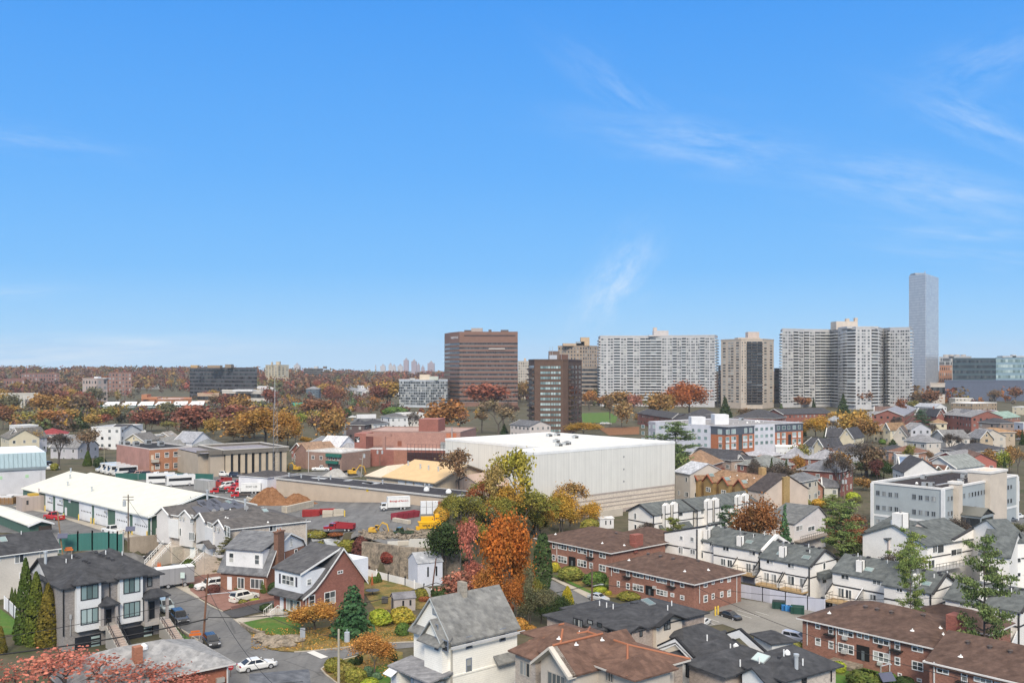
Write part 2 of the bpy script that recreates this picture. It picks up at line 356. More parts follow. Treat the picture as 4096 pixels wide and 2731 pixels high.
def proto_round(seed,leaves,size,depth=4,trunk=.22,sig=.75,spread=.62,nch=(3,3,2),fall=.74,up=.05,hh=10,ww=8,rt=.02):
 r=random.Random(seed); segs,tips=skeleton(r,depth,spread,up,nch,1,fall,trunk,rt)
 segs,tips=normalise(segs,tips,hh*.95,ww*.88)
 tm=MB()
 for a,b,c,d in segs:
  if c>hh*.0022: tm.cyl(a,b,c,d,6 if c>.12 else 4 if c>.05 else 3,False)
 cm=MB(); ctr=Vector((0,0,hh*.6))
 if leaves:
  per=leaves//len(tips)
  for p,k in tips:
   for i in range(per):
    q=p+rv(r,sig)*Vector((1,1,.8)).length*.6
    n=(q-ctr).normalized()*.5+rv(r,.6); quadleaf(cm,q,n,size*r.uniform(.6,1.35),r)
 return tm.mesh('trunk','rubber'),(cm.mesh('crown','leaf') if leaves else None)
def proto_spruce(seed,n=2200,size=.42,hh=10,ww=5,pw=1.0,gap=.0):
 r=random.Random(seed); tm=MB().cyl((0,0,0),(0,0,hh*.97),.16,.03,6); cm=MB()
 z=.10*hh
 while z<hh*.99:
  f=1-z/hh; L=(f**pw)*ww/2*r.uniform(.85,1.12)+.12; nb=max(4,int(4+8*f)); a0=r.uniform(0,6.3)
  for i in range(nb):
   a=a0+i*6.283/nb+r.uniform(-.25,.25); l=L*r.uniform(.7,1.15); m=max(3,int(n/260*l/ww*2*3.0))
   tm.cyl((0,0,z),(math.cos(a)*l*.8,math.sin(a)*l*.8,z-l*.18),.035,.01,3,False)
   for j in range(m):
    u=l*math.sqrt(r.uniform(.05,1)); w_=r.gauss(0,.10*l+.10)
    p=Vector((math.cos(a)*u-math.sin(a)*w_,math.sin(a)*u+math.cos(a)*w_,z-u*.22+r.gauss(0,.12)))
    quadleaf(cm,p,Vector((math.cos(a)*.6,math.sin(a)*.6,.6))+rv(r,.45),size*r.uniform(.6,1.3),r)
  z+=hh*.042*r.uniform(.8,1.2)*(1+gap)
 return tm.mesh('trunk','rubber'),cm.mesh('crown','leaf')
def proto_pine(seed,hh=10,ww=7,bare=.16,size=.27):
 r=random.Random(seed); tm=MB(); x=0
 tm.cyl((0,0,0),(.1,0,hh*.5),.17,.11,6,False); tm.cyl((.1,0,hh*.5),(0,.05,hh*.98),.11,.02,5,False); cm=MB(); z=bare*hh
 while z<hh*.98:
  f=1-(z-bare*hh)/(hh*(1-bare)); env=math.sin(min(1,.25+f*.95)*1.75)
  for i in range(r.choice((3,4,5))):
   a=r.uniform(0,6.283); l=max(.3,env*ww/2*r.uniform(.45,1.15)); rise=r.uniform(.05,.28)
   e=Vector((math.cos(a)*l,math.sin(a)*l,z+l*rise)); tm.cyl((0,0,z),e,.05*f+.015,.012,3,False)
   for c in range(max(2,int(l*2.2))):
    u=r.uniform(.35,1.02); ctr=Vector((0,0,z)).lerp(e,u)+Vector((r.gauss(0,.22),r.gauss(0,.22),.05))
    for j in range(26):
     p=ctr+Vector((r.gauss(0,.30),r.gauss(0,.30),abs(r.gauss(0,.16)))); quadleaf(cm,p,Vector((0,0,1))+rv(r,.7),size*r.uniform(.6,1.2),r,.7)
  z+=hh*.046*r.uniform(.7,1.3)
 return tm.mesh('trunk','rubber'),cm.mesh('crown','leaf')
def proto_column(seed,n=2600,hh=10,ww=3.2,size=.3,shape='cone'):
 r=random.Random(seed); tm=MB().cyl((0,0,0),(0,0,hh*.5),.15,.06,6); cm=MB()
 lob=[(r.uniform(0,6.28),r.uniform(.0,.8)*hh,r.uniform(.05,.2)) for _ in range(14)]
 for i in range(n):
  u=r.random()**(1.25 if shape=='cone' else 1); z=u*hh
  if shape=='cone': rad=ww/2*min(1,(1-u)**.62*1.05)*(.82+.18*min(1,u*9))
  else: rad=ww/2*math.sqrt(max(0,1-(2*u-1)**2*.96))**.8
  a=r.uniform(0,6.283); k=1
  for la,lz,s in lob: k+=s*math.exp(-((z-lz)/(hh*.12))**2)*max(0,math.cos(a-la))**3
  rr=rad*k*r.uniform(.78,1.02)**.5
  p=Vector((math.cos(a)*rr,math.sin(a)*rr,z)); quadleaf(cm,p,Vector((math.cos(a),math.sin(a),.35))+rv(r,.5),size*r.uniform(.6,1.4),r,1.2 if shape=='cone' else 1)
 return tm.mesh('trunk','rubber'),cm.mesh('crown','leaf')
PR={}
PR['round']=[proto_round(s,6500,.31,sig=.85,trunk=.17) for s in (1,2,3)]
PR['oval']=[proto_round(s,5000,.32,sig=.75,spread=.45,trunk=.13,ww=6) for s in (11,12)]
PR['thin']=[proto_round(s,1700,.34,depth=5,sig=.5,nch=(3,2,2),trunk=.28,spread=.5) for s in (21,22)]
PR['low']=[proto_round(s,1300,.8,depth=3,sig=1.25,trunk=.10,spread=.7) for s in (31,32,33)]
PR['lowoval']=[proto_round(s,1100,.75,depth=3,sig=1.0,spread=.5,ww=6,trunk=.10) for s in (34,35)]
PR['bare']=[proto_round(s,3600,.2,depth=6,nch=(3,2,2),trunk=.25,spread=.42,fall=.8,sig=.4,rt=.04) for s in (41,42)]
PR['lowbare']=[proto_round(s,900,.4,depth=5,nch=(3,2,2),trunk=.2,spread=.45,fall=.8,sig=.5,rt=.03) for s in (43,44)]
PR['spruce']=[proto_spruce(s) for s in (51,52)]
PR['pine']=[proto_pine(s) for s in (61,62,63)]
PR['cypress']=[proto_column(s) for s in (71,72)]
PR['shrub']=[proto_column(s,1300,10,10,1.15,'ball') for s in (81,82)]
PR['ivy']=[proto_column(s,1500,10,2.2,.36,'ball') for s in (91,)]
WID={'round':8,'oval':6,'thin':8,'low':8,'lowoval':6,'bare':8,'lowbare':8,'spruce':5,'pine':7,'cypress':3.2,'shrub':10,'ivy':2.2}
LEAF={'rust':(.27,.10,.045),'red':(.34,.075,.045),'crimson':(.23,.055,.042),'orange':(.42,.17,.04),'gold':(.47,.28,.05),'yellow':(.50,.36,.05),
'olive':(.22,.21,.045),'green':(.10,.17,.04),'dark':(.045,.075,.025),'pine':(.14,.20,.085),'blue':(.10,.17,.10),'brown':(.20,.125,.075),'tan':(.36,.22,.09),
'salmon':(.41,.145,.11),'bare':(.11,.09,.08),'maroon':(.14,.055,.05),'lime':(.34,.40,.05),'cyp':(.075,.115,.022),'gcyp':(.17,.14,.025),'grey':(.15,.15,.085),'amber':(.38,.20,.05)}
CN={'rust':'rust-brown','red':'bright red','crimson':'crimson','orange':'orange','gold':'golden','yellow':'yellow','olive':'olive green','green':'green','dark':'dark green','pine':'fresh green','blue':'blue-green','brown':'brown','tan':'pale tan','salmon':'salmon red','bare':'bare grey','maroon':'dark maroon','lime':'lime yellow','cyp':'deep green','gcyp':'yellow-brown','grey':'grey-green','amber':'amber'}
BARK=(.105,.085,.07)
THINGS=[]  # (object, short text, category, group, image x, image y) waiting for a label
def tree(p0,base,top,wpx,kind,col,label=None,pos=None,group=None,cat='tree',nm=None,hm=None,wm=None,note=''):
 """a tree at image column p0 standing on the ground seen at row base; top row and crown width in photo pixels"""
 if pos is None: pos=at((p0,base))
 Y=pos.y; hm=hm or (base-top)*Y/F; wm=wm or wpx*Y/F
 tm,cm=R.choice(PR[kind]); tint=LEAF[col] if isinstance(col,str) else col
 j=R.uniform(.85,1.1)
 if kind[:3]=='low': tint=tuple(.72*a+.28*g for a,g in zip(tint,(.20,.17,.12)))
 tint=tuple(c*j for c in tint)
 nm=nm or {'spruce':'spruce_tree','pine':'pine_tree','cypress':'cypress_tree','shrub':'shrub','bare':'bare_tree','lowbare':'bare_tree','ivy':'ivy_column'}.get(kind,'autumn_tree' if col not in('green','dark','olive','pine') else 'leafy_tree')
 e=empty(nm,pos,R.uniform(0,6.28)); s=wm/WID[kind]; e.scale=(s,s,hm/10)
 put('trunk',tm,e,BARK if kind not in('bare','lowbare') else (.10,.085,.075))
 if cm: put('crown',cm,e,tint)
 x,y=proj((pos.x,pos.y,pos.z+hm*.55))
 if label: tag(e,label,cat,group)
 else:
  w={'spruce':'conical','pine':'layered','cypress':'columnar','oval':'upright','lowoval':'upright','thin':'thinning','bare':'leafless','lowbare':'leafless','shrub':'rounded'}.get(kind,'broad')
  w='' if kind in('bare','lowbare') and col=='bare' else w+' '
  THINGS.append((e,'%s%s %s%s'%(w,CN.get(col,'coloured') if isinstance(col,str) else 'mixed','bush' if kind=='shrub' else 'tree',note),'shrub' if kind=='shrub' else 'tree',group,x,y))
 return e
# ---------------------------------------------------------------- vehicles
_WH={}
def wheelparts(rad,wd):
 k=(round(rad,2),round(wd,2))
 if k not in _WH:
  a=MB().cyl((0,-wd/2,0),(0,wd/2,0),rad,rad,16); b=MB().cyl((0,-wd/2-.012,0),(0,wd/2+.012,0),rad*.62,rad*.62,12)
  _WH[k]=(a.mesh('tyre','rubber'),b.mesh('rim','metal'))
 return _WH[k]
def add_wheels(e,xs_,half,rad,wd=.22,rim=(.45,.45,.46)):
 a,b=wheelparts(rad,wd)
 for x in xs_:
  for s in (-1,1):
   w_=empty('wheel',(x,s*(half-wd*.5),rad)); w_.parent=e
   put('tyre',a,w_,(.018,.018,.02)); put('rim',b,w_,rim)
def loft(mb,st,ring):
 n=len(ring(st[0])); vs=[];fs=[]
 for s in st: vs+=ring(s)
 for i in range(len(st)-1):
  for k in range(n): fs.append((i*n+k,i*n+(k+1)%n,(i+1)*n+(k+1)%n,(i+1)*n+k))
 fs+=[tuple(range(n))[::-1],tuple(range((len(st)-1)*n,len(st)*n))]
 return mb.raw(vs,fs)
CAR={ # length,width,height, belt stations (x,z,halfwidth factor), greenhouse (x base rear, x roof rear, x roof front, x base front)
'sedan':(4.85,1.84,1.46,[(-.5,.62,.80),(-.47,.93,.92),(-.30,1.0,1),(-.1,.98,1),(.14,.94,1),(.30,.88,.98),(.44,.74,.92),(.5,.55,.75)],(-.40,-.22,.06,.23)),
'hatch':(4.4,1.76,1.50,[(-.5,.70,.82),(-.48,1.02,.93),(-.3,1.03,1),(0,.99,1),(.2,.94,1),(.34,.86,.97),(.46,.70,.9),(.5,.55,.76)],(-.48,-.36,.06,.30)),
'suv':(4.85,1.93,1.79,[(-.5,.75,.86),(-.485,1.12,.96),(-.3,1.14,1),(0,1.12,1),(.2,1.10,1),(.32,1.06,.98),(.46,.96,.93),(.5,.65,.82)],(-.485,-.42,.07,.20)),
'van':(5.1,1.98,1.76,[(-.5,.75,.86),(-.49,1.05,.96),(-.3,1.07,1),(0,1.05,1),(.2,1.02,1),(.36,.95,.97),(.46,.80,.9),(.5,.55,.8)],(-.49,-.45,.10,.34)),
'pickup':(5.8,2.0,1.85,[(-.5,1.12,.94),(-.49,1.13,.98),(-.3,1.13,1),(0,1.13,1),(.2,1.13,1),(.34,1.10,.98),(.47,1.02,.94),(.5,.7,.85)],(-.08,-.05,.11,.21))}
def car(p,ang,kind,col,label=None,group=None,scale=1.0,detail=2,pos=None,name=None,note=None):
 L,W,Ht,st,g=CAR[kind]; q=at(p) if pos is None else pos
 nm=name or {'sedan':'sedan_car','hatch':'hatchback_car','suv':'sport_utility_car','van':'minivan','pickup':'pickup_truck'}[kind]
 e=empty(nm,q,math.radians(ang)); e.scale=(scale,)*3
 hw=W/2
 def ring(s):
  x,z,k=s; x*=L; h=hw*k; zb=.24
  return [(x,-h*.9,zb),(x,-h,zb+.14),(x,-h,z-.16),(x,-h*.965,z-.05),(x,-h*.86,z),(x,h*.86,z),(x,h*.965,z-.05),(x,h,z-.16),(x,h,zb+.14),(x,h*.9,zb)]
 m=loft(MB(),st,ring)
 zb=max(s[1] for s in st)-.1; r0,r1,f1,f0=[v*L for v in g]; a=hw*.90; c=hw*.74
 zt=Ht; rf=MB()
 def gring(s):
  x0,z,w_=s; return None
 A=[(r0,-a,zb),(f0,-a,zb),(f0,a,zb),(r0,a,zb)]; B=[(r1,-c,zt-.05),(f1,-c,zt-.07),(f1,c,zt-.07),(r1,c,zt-.05)]
 T=[(r1+.10,-c*.86,zt),(f1-.12,-c*.86,zt-.01),(f1-.12,c*.86,zt-.01),(r1+.10,c*.86,zt)]
 m.raw(A+B+T,[(0,1,5,4),(1,2,6,5),(2,3,7,6),(3,0,4,7),(4,5,9,8),(5,6,10,9),(6,7,11,10),(7,4,8,11),(8,9,10,11)])
 if kind=='pickup':
  b=MB().box(-.49*L,-hw*.8,1.10,-.09*L,hw*.8,1.14);
 m.build('body','car',e,col,smooth=False)
 def pane(i,j,u0,u1,v0,v1,out):
  p0,p1,q0,q1=Vector(A[i]),Vector(A[j]),Vector(B[i]),Vector(B[j])
  f=lambda u,v:(p0.lerp(p1,u)).lerp(q0.lerp(q1,u),v)
  o=Vector(out)*.012
  return [f(u0,v0)+o,f(u1,v0)+o,f(u1,v1)+o,f(u0,v1)+o]
 n=(0,-1,.25)
 for nm2,(i,j),cuts,o in (('windshield',(1,2),[(.05,.95)],(1,0,.6)),('rear_window',(3,0),[(.06,.94)],(-1,0,.5)),('side_window',(0,1),[(.10,.46),(.50,.90)] ,(0,-1,.3)),('side_window',(2,3),[(.10,.50),(.54,.90)],(0,1,.3))):
  mm=MB()
  for u0,u1 in cuts: mm.ext(pane(i,j,u0,u1,.16 if nm2!='side_window' else .2,.92,o),tuple(Vector(o)*.01))
  mm.build(nm2,'carglass',e)
 wb=.29*L if kind!='pickup' else .31*L
 add_wheels(e,(-wb,wb+.02*L),hw+.015,.34 if kind in('sedan','hatch') else .39)
 if detail>1:
  for s in (-1,1):
   MB().box(.462*L,min(s*hw*.48,s*hw*.86),.62,.495*L,max(s*hw*.48,s*hw*.86),.76).build('headlight','metal',e,(.75,.75,.74))
   MB().box(-.5*L,min(s*hw*.5,s*hw*.9),.78,-.468*L,max(s*hw*.5,s*hw*.9),.94).build('tail_light','car',e,(.35,.012,.012))
   MB().box(.17*L,min(s*hw*.98,s*hw*1.13),.98*(1.12 if kind in('suv','pickup','van') else 1),.20*L,max(s*hw*.98,s*hw*1.13),1.12*(1.1 if kind in('suv','pickup','van') else 1)).build('mirror','car',e,col)
  MB().box(.492*L,-hw*.5,.42,.505*L,hw*.5,.58).build('grille','rubber',e,(.02,.02,.02))
  MB().box(-.506*L,-.26,.72,-.497*L,.26,.86).build('licence_plate','paint',e,(.6,.58,.42))
 if label: tag(e,label,'pickup truck' if kind=='pickup' else 'car',group)
 else:
  x,y=proj(q); THINGS.append((e,note or 'car','pickup truck' if kind=='pickup' else 'van' if kind=='van' else 'car',group,x,y))
 return e
def truck(p,ang,col,box,boxcol,label,cab=2.0,Lb=4.6,Hb=2.3,name='box_truck',W=2.3,hood=0.0,group=None,scale=1,text=None,frame=.9,pos=None):
 """cab truck: box kind is 'box','dump','flat' or 'rack'"""
 q=at(p) if pos is None else pos; e=empty(name,q,math.radians(ang)); e.scale=(scale,)*3; h=W/2
 x1=Lb; MB().box(-.2,-.42,.55,x1+cab*.9+hood,.42,.85).build('chassis','metal',e,(.05,.05,.05))
 ch=2.35; c=MB().ext([(x1+.1,-h*.93,.6),(x1+cab+hood,-h*.93,.6),(x1+cab+hood,-h*.93,1.35),(x1+cab-.05,-h*.93,1.42),(x1+cab-.35,-h*.93,ch),(x1+.1,-h*.93,ch)],(0,W*.93,0)); c.build('cab','car',e,col)
 MB().ext([(x1+cab-.03,-h*.8,1.5),(x1+cab-.03,h*.8,1.5),(x1+cab-.31,h*.76,ch-.1),(x1+cab-.31,-h*.76,ch-.1)],(.02,0,.01)).build('windshield','carglass',e)
 for s in (-1,1):
  y=s*h*.93; MB().ext([(x1+.6,y,1.5),(x1+cab-.25,y,1.5),(x1+cab-.5,y,ch-.15),(x1+.6,y,ch-.15)],(0,s*.015,0)).build('side_window','carglass',e)
  MB().box(x1+cab+hood-.02,min(y,y*.6),.8,x1+cab+hood+.03,max(y,y*.6),1.02).build('headlight','metal',e,(.7,.7,.68))
 MB().box(x1+cab+hood-.02,-h*.9,.45,x1+cab+hood+.12,h*.9,.72).build('bumper','metal',e,(.5,.5,.5) if hood else (.1,.1,.1))
 z0=frame
 if box=='box':
  MB().box(0,-h,z0,Lb,h,z0+Hb).build('cargo_box','panel',e,boxcol)
  MB().ring(-.02,-h-.02,Lb+.02,h+.02,z0+Hb-.08,z0+Hb+.02,.08).build('roof_rail','metal',e,(.6,.6,.6))
 elif box=='dump':
  d=MB(); th=.1; d.box(0,-h,z0,Lb-.1,h,z0+.12)
  for s in (-1,1): d.ext([(0,s*(h-th/2),z0),(Lb-.1,s*(h-th/2),z0),(Lb-.1,s*(h-th/2),z0+Hb),(0,s*(h-th/2),z0+Hb*.8)],(0,th*s,0))
  d.box(0,-h,z0,th,h,z0+Hb*.72); d.box(Lb-.2,-h,z0,Lb-.1,h,z0+Hb); d.box(Lb-.2,-h*.9,z0+Hb,Lb+.8,h*.9,z0+Hb+.07)
  for k in range(5):
   for s in (-1,1): d.box(.3+k*(Lb-.8)/4,min(s*h,s*(h+.08)),z0+.05,.4+k*(Lb-.8)/4,max(s*h,s*(h+.08)),z0+Hb*.85)
  d.build('dump_body','paint',e,boxcol); MB().box(.15,-h*.85,z0+.12,Lb-.3,h*.85,z0+Hb*.35).build('dump_floor','rubber',e,(.14,.11,.08))
 elif box=='flat':
  d=MB().box(0,-h,z0,Lb,h,z0+.12); d.box(Lb-.1,-h,z0,Lb,h,z0+1.0)
  for s in (-1,1): d.box(0,min(s*h,s*(h-.06)),z0,Lb,max(s*h,s*(h-.06)),z0+.45)
  d.build('flatbed','paint',e,boxcol)
 add_wheels(e,[Lb*.25]+([Lb*.25+1.2] if Lb>4.4 else [])+[x1+cab*.55+hood*.6],h,.46,.3,(.6,.6,.6))
 tag(e,label,'truck',group); return e
def text_on(par,txt,size,loc,rot,col,name='lettering',bold=.0):
 cu=bpy.data.curves.new(name,'FONT'); cu.body=txt; cu.size=size; cu.extrude=.015; cu.offset=bold; cu.align_x='CENTER'; cu.align_y='CENTER'
 tmp=bpy.data.objects.new('tmp',cu); COL.objects.link(tmp); dg=bpy.context.evaluated_depsgraph_get()
 me=bpy.data.meshes.new_from_object(tmp.evaluated_get(dg)); bpy.data.objects.remove(tmp); me.materials.clear(); me.materials.append(MAT['paint'])
 o=put(name,me,par,col,loc); o.rotation_euler=rot; return o
# ---------------------------------------------------------------- buildings
_WM={}
def winmesh(w,h,cols,rows,pane,fw):
 k=(round(w,1),round(h,1),cols,rows,pane,fw)
 if k not in _WM:
  w,h=max(.2,k[0]),max(.2,k[1]); f=MB(); x=w/2; z=h/2
  f.box(-x-fw,-.07,-z-fw,x+fw,.0,-z); f.box(-x-fw,-.07,z,x+fw,.0,z+fw); f.box(-x-fw,-.07,-z,-x,.0,z); f.box(x,-.07,-z,x+fw,.0,z)
  for i in range(1,cols): c=-x+w*i/cols; f.box(c-fw*.4,-.065,-z,c+fw*.4,.0,z)
  for i in range(1,rows): c=-z+h*i/rows; f.box(-x,-.06,c-fw*.3,x,.0,c+fw*.3)
  g=MB()
  for i in range(cols):
   for j in range(rows): g.box(-x+w*i/cols,-.03,-z+h*j/rows,-x+w*(i+1)/cols,-.005,-z+h*(j+1)/rows)
  _WM[k]=(f.mesh('window','paint'),g.mesh('pane',pane))
 return _WM[k]
class Bld:
 def __init__(s,name,label,cat,N,Rp=None,z=6,L=None,D=None,zb=0,W=None,group=None,ang=None):
  n=P(N,z); s.z=z-zb; s.zb=zb
  if Rp is not None:
   r=P(Rp,z); d=r-n
   if ang is None: ang=math.atan2(d.y,d.x)
   if W is None: W=d.x*math.cos(ang)+d.y*math.sin(ang)
  elif ang is None:
   l=P(L,z); ang=math.atan2((l-n).y,(l-n).x)-math.pi/2
  s.a=ang; s.ux=Vector((math.cos(ang),math.sin(ang))); s.uy=Vector((-math.sin(ang),math.cos(ang)))
  if D is None:
   l=P(L,z); D=Vector((l.x-n.x,l.y-n.y)).dot(s.uy)
  s.W=W; s.D=D; s.o=Vector((n.x,n.y)); s.bvh=[]
  s.root=empty(name,(n.x,n.y,zb),ang)
  if label: tag(s.root,label,cat,group)
  s.img=proj((s.o.x+s.ux.x*W/2+s.uy.x*D/2,s.o.y+s.ux.y*W/2+s.uy.y*D/2,z*.7))
 def wpt(s,x,y,z): return Vector((s.o.x+s.ux.x*x+s.uy.x*y,s.o.y+s.ux.y*x+s.uy.y*y,z+s.zb))
 def hit(s,face,p,c=None):
  """where the photo point falls on a face of the house: distance along it and height"""
  if face=='F': o=s.o+s.uy*(c or 0); d=s.ux
  else: o=s.o+s.ux*((s.W if face=='R' else 0) if c is None else c); d=s.uy
  k=(p[0]-CX)/F; u=(k*o.y-o.x)/(d.x-k*d.y); Y=o.y+u*d.y
  return u,H-(p[1]-YH)*Y/F-s.zb
 def lp(s,face,u,c,out):
  if c is None: c={'F':0,'L':0,'R':s.W}[face]
  return {'F':(u,c-out),'L':(c-out,u),'R':(c+out,u)}[face]
 def win(s,face,n,x0,x1,y0,y1,cols=1,rows=1,c=None,fc=WHITE,pane='glass',name='window',fw=.11,out=.0,par=None):
  xm=(x0+x1)/2; u0,_=s.hit(face,t(n,x0,y0),c); u1,_=s.hit(face,t(n,x1,y0),c)
  um,z1=s.hit(face,t(n,xm,y0),c); _,z0=s.hit(face,t(n,xm,y1),c)
  return s.winm(face,(u0+u1)/2,(z0+z1)/2,abs(u1-u0),z1-z0,cols,rows,c,fc,pane,name,fw,out,par)
 def winm(s,face,u,zc,w,h,cols=1,rows=1,c=None,fc=WHITE,pane='glass',name='window',fw=.11,out=.0,par=None):
  f,g=winmesh(w-2*fw,h-2*fw,cols,rows,pane,fw); x,y=s.lp(face,u,c,out)
  o=put(name,f,par or s.root,fc,(x,y,zc),{'F':0,'L':-math.pi/2,'R':math.pi/2}[face]); put('pane',g,o); return o
 def wins(s,face,n,lst,**k):
  for a in lst: s.win(face,n,*a,**k)
 def on(s,name,face,n,x0,x1,y0,y1,d0,d1,mat='paint',col=WHITE,c=None,par=None):
  xm=(x0+x1)/2; u0,_=s.hit(face,t(n,x0,y0),c); u1,_=s.hit(face,t(n,x1,y0),c); _,z1=s.hit(face,t(n,xm,y0),c); _,z0=s.hit(face,t(n,xm,y1),c)
  a=s.lp(face,u0,c,d0); b=s.lp(face,u1,c,d1)
  return MB().box(min(a[0],b[0]),min(a[1],b[1]),z0,max(a[0],b[0]),max(a[1],b[1]),z1).build(name,mat,par or s.root,col)
 def pipe(s,face,n,x,y0,y1,col=WHITE,r=.07,c=None):
  u,z1=s.hit(face,t(n,x,y0),c); _,z0=s.hit(face,t(n,x,y1),c); a=s.lp(face,u,c,.1)
  return MB().cyl((*a,z0),(*a,z1),r,r,6).build('downspout','metal',s.root,col)
 def part(s,name,mb,mat='paint',col=WHITE,par=None): return mb.build(name,mat,par or s.root,col)
 def roof(s,mb,col,name='roof',mat='roof'):
  o=mb.build(name,mat,s.root,col)
  s.bvh.append(BVHTree.FromPolygons([s.wpt(*v) for v in mb.v],mb.f)); s.roofo=o; return o
 def gutter(s,x0,y0,x1,y1,z,oh=.4,col=WHITE,hh=.2):
  oh+=.06; return MB().ring(x0-oh,y0-oh,x1+oh,y1+oh,z-hh,z-.03,.14).build('gutter','paint',s.root,col)
 def onroof(s,p):
  d=Vector(((p[0]-CX)/F,1,-(p[1]-YH)/F)).normalized(); best=None
  for b in s.bvh:
   h=b.ray_cast(Vector((0,0,H)),d)
   if h[0] is not None and (best is None or h[3]<best[3]): best=h
  if best is None: return None
  q=best[0]; r=Vector((q.x-s.o.x,q.y-s.o.y)); n=best[1]
  if n.z<0: n=-n
  ln=Vector((n.x*s.ux.x+n.y*s.ux.y,n.x*s.uy.x+n.y*s.uy.y,n.z))
  return Vector((r.dot(s.ux),r.dot(s.uy),q.z-s.zb)),ln
 def vents(s,n,kind,pts,k=1.0):
  for x,y in pts:
   h=s.onroof(t(n,x,y))
   if not h: continue
   q,nn=h
   if kind=='pipe': MB().cyl((0,0,-.1),(0,0,.55*k),.075,.075,6).build('vent_pipe','paint',s.root,WHITE,q)
   elif kind=='cap': MB().cyl((0,0,-.1),(0,0,.25),.06,.06,6).cyl((0,0,-.05),(0,0,.1),.22*k,.1,8).build('vent_pipe','paint',s.root,WHITE,q)
   elif kind=='flue': MB().cyl((0,0,-.1),(0,0,1.1*k),.2,.2,8).cyl((0,0,1.1*k),(0,0,1.3*k),.28,.28,8).build('flue','metal',s.root,(.55,.57,.58),q)
   elif kind=='box': MB().box(-.25*k,-.25*k,-.1,.25*k,.25*k,.2).build('roof_vent','paint',s.root,(.05,.05,.055),q)
   elif kind=='cone': MB().cyl((0,0,-.1),(0,0,.2),.28,.22,8).cyl((0,0,.2),(0,0,.32),.34,.1,8).build('roof_vent','metal',s.root,(.1,.075,.065),q)
   elif kind=='dish':
    MB().cyl((0,0,0),(0,0,.6),.04,.04,5).cyl((0,-.1,.7),(0,.02,.72),.45,.2,12).build('satellite_dish','metal',s.root,(.5,.5,.5),q,-s.a)
   elif kind=='sky':
    o=MB().box(-.55*k,-.75*k,-.05,.55*k,.75*k,.14).build('skylight','metal',s.root,(.4,.43,.43),q)
    o.rotation_euler=Vector((0,0,1)).rotation_difference(nn).to_euler()
    MB().box(-.47*k,-.67*k,.14,.47*k,.67*k,.16).build('pane','glasspale',o)
   elif kind=='solar':
    o=MB().box(-.9*k,-1.4*k,.08,.9*k,1.4*k,.14).build('solar_panel','metal',s.root,(.10,.105,.13),q); o.rotation_euler=Vector((0,0,1)).rotation_difference(nn).to_euler()
   elif kind=='ac':
    o=MB().box(-.6*k,-.5*k,-.05,.6*k,.5*k,.95*k).build('rooftop_unit','metal',s.root,(.55,.56,.55),q)
    MB().cyl((0,0,.95*k),(0,0,1.02*k),.4*k,.4*k,12).box(-.5*k,-.52*k,.15*k,.5*k,-.5*k,.8*k).build('fan_grille','rubber',o,(.09,.09,.09))
   elif kind=='dome': MB().cyl((0,0,-.05),(0,0,.3*k),.45*k,.42*k,10).cyl((0,0,.3*k),(0,0,.6*k),.42*k,.12*k,10).build('roof_vent','paint',s.root,WHITE,q)
def stairs(b,x0,x1,y,z,run,name='stairs',col=(.42,.37,.33),rail=BLACK,mat='concrete',n=12,zlow=0.0,side=(.36,.34,.31)):
 """a straight flight from a landing at (y,z) out to -y"""
 m=MB(); h=(z-zlow)/n; d=run/n
 for i in range(n): m.box(x0,y-run+i*d,zlow,x1,y-run+(i+1)*d,zlow+(i+1)*h)
 o=m.build(name,'paint',b.root,col)
 sd=MB()
 for x in (x0-.14,x1): sd.ext([(x,y,zlow),(x,y,z+.05),(x,y-run,zlow+.15),(x,y-run,zlow)],(.14,0,0))
 sd.build('stair_wall','paint',o,side)
 r=MB()
 for x in (x0-.07,x1+.07):
  r.cyl((x,y,z+1.0),(x,y-run,zlow+1.0),.05,.05,5); r.cyl((x,y,z+.5),(x,y-run,zlow+.5),.03,.03,4)
  for i in range(7): f=i/6; zz=z+(zlow-z)*f; r.cyl((x,y-run*f,zz),(x,y-run*f,zz+1.0),.03,.03,4)
 r.build('railing','metal',o,rail); return o
def deckrail(b,pts,z,h=1.0,name='railing',col=BLACK,n=.9):
 m=MB()
 for (x0,y0),(x1,y1) in zip(pts,pts[1:]):
  L=math.hypot(x1-x0,y1-y0); k=max(1,int(L/n))
  for i in range(k+1): f=i/k; m.cyl((x0+(x1-x0)*f,y0+(y1-y0)*f,z),(x0+(x1-x0)*f,y0+(y1-y0)*f,z+h),.03,.03,4)
  m.cyl((x0,y0,z+h),(x1,y1,z+h),.045,.045,5); m.cyl((x0,y0,z+h*.5),(x1,y1,z+h*.5),.025,.025,4)
 return m.build(name,'metal',b.root,col)
SLATE=(.062,.064,.07); BROWNR=(.112,.073,.059); GREENR=(.12,.132,.132); BRICK=(.29,.145,.105); TRIM=(.04,.04,.042)
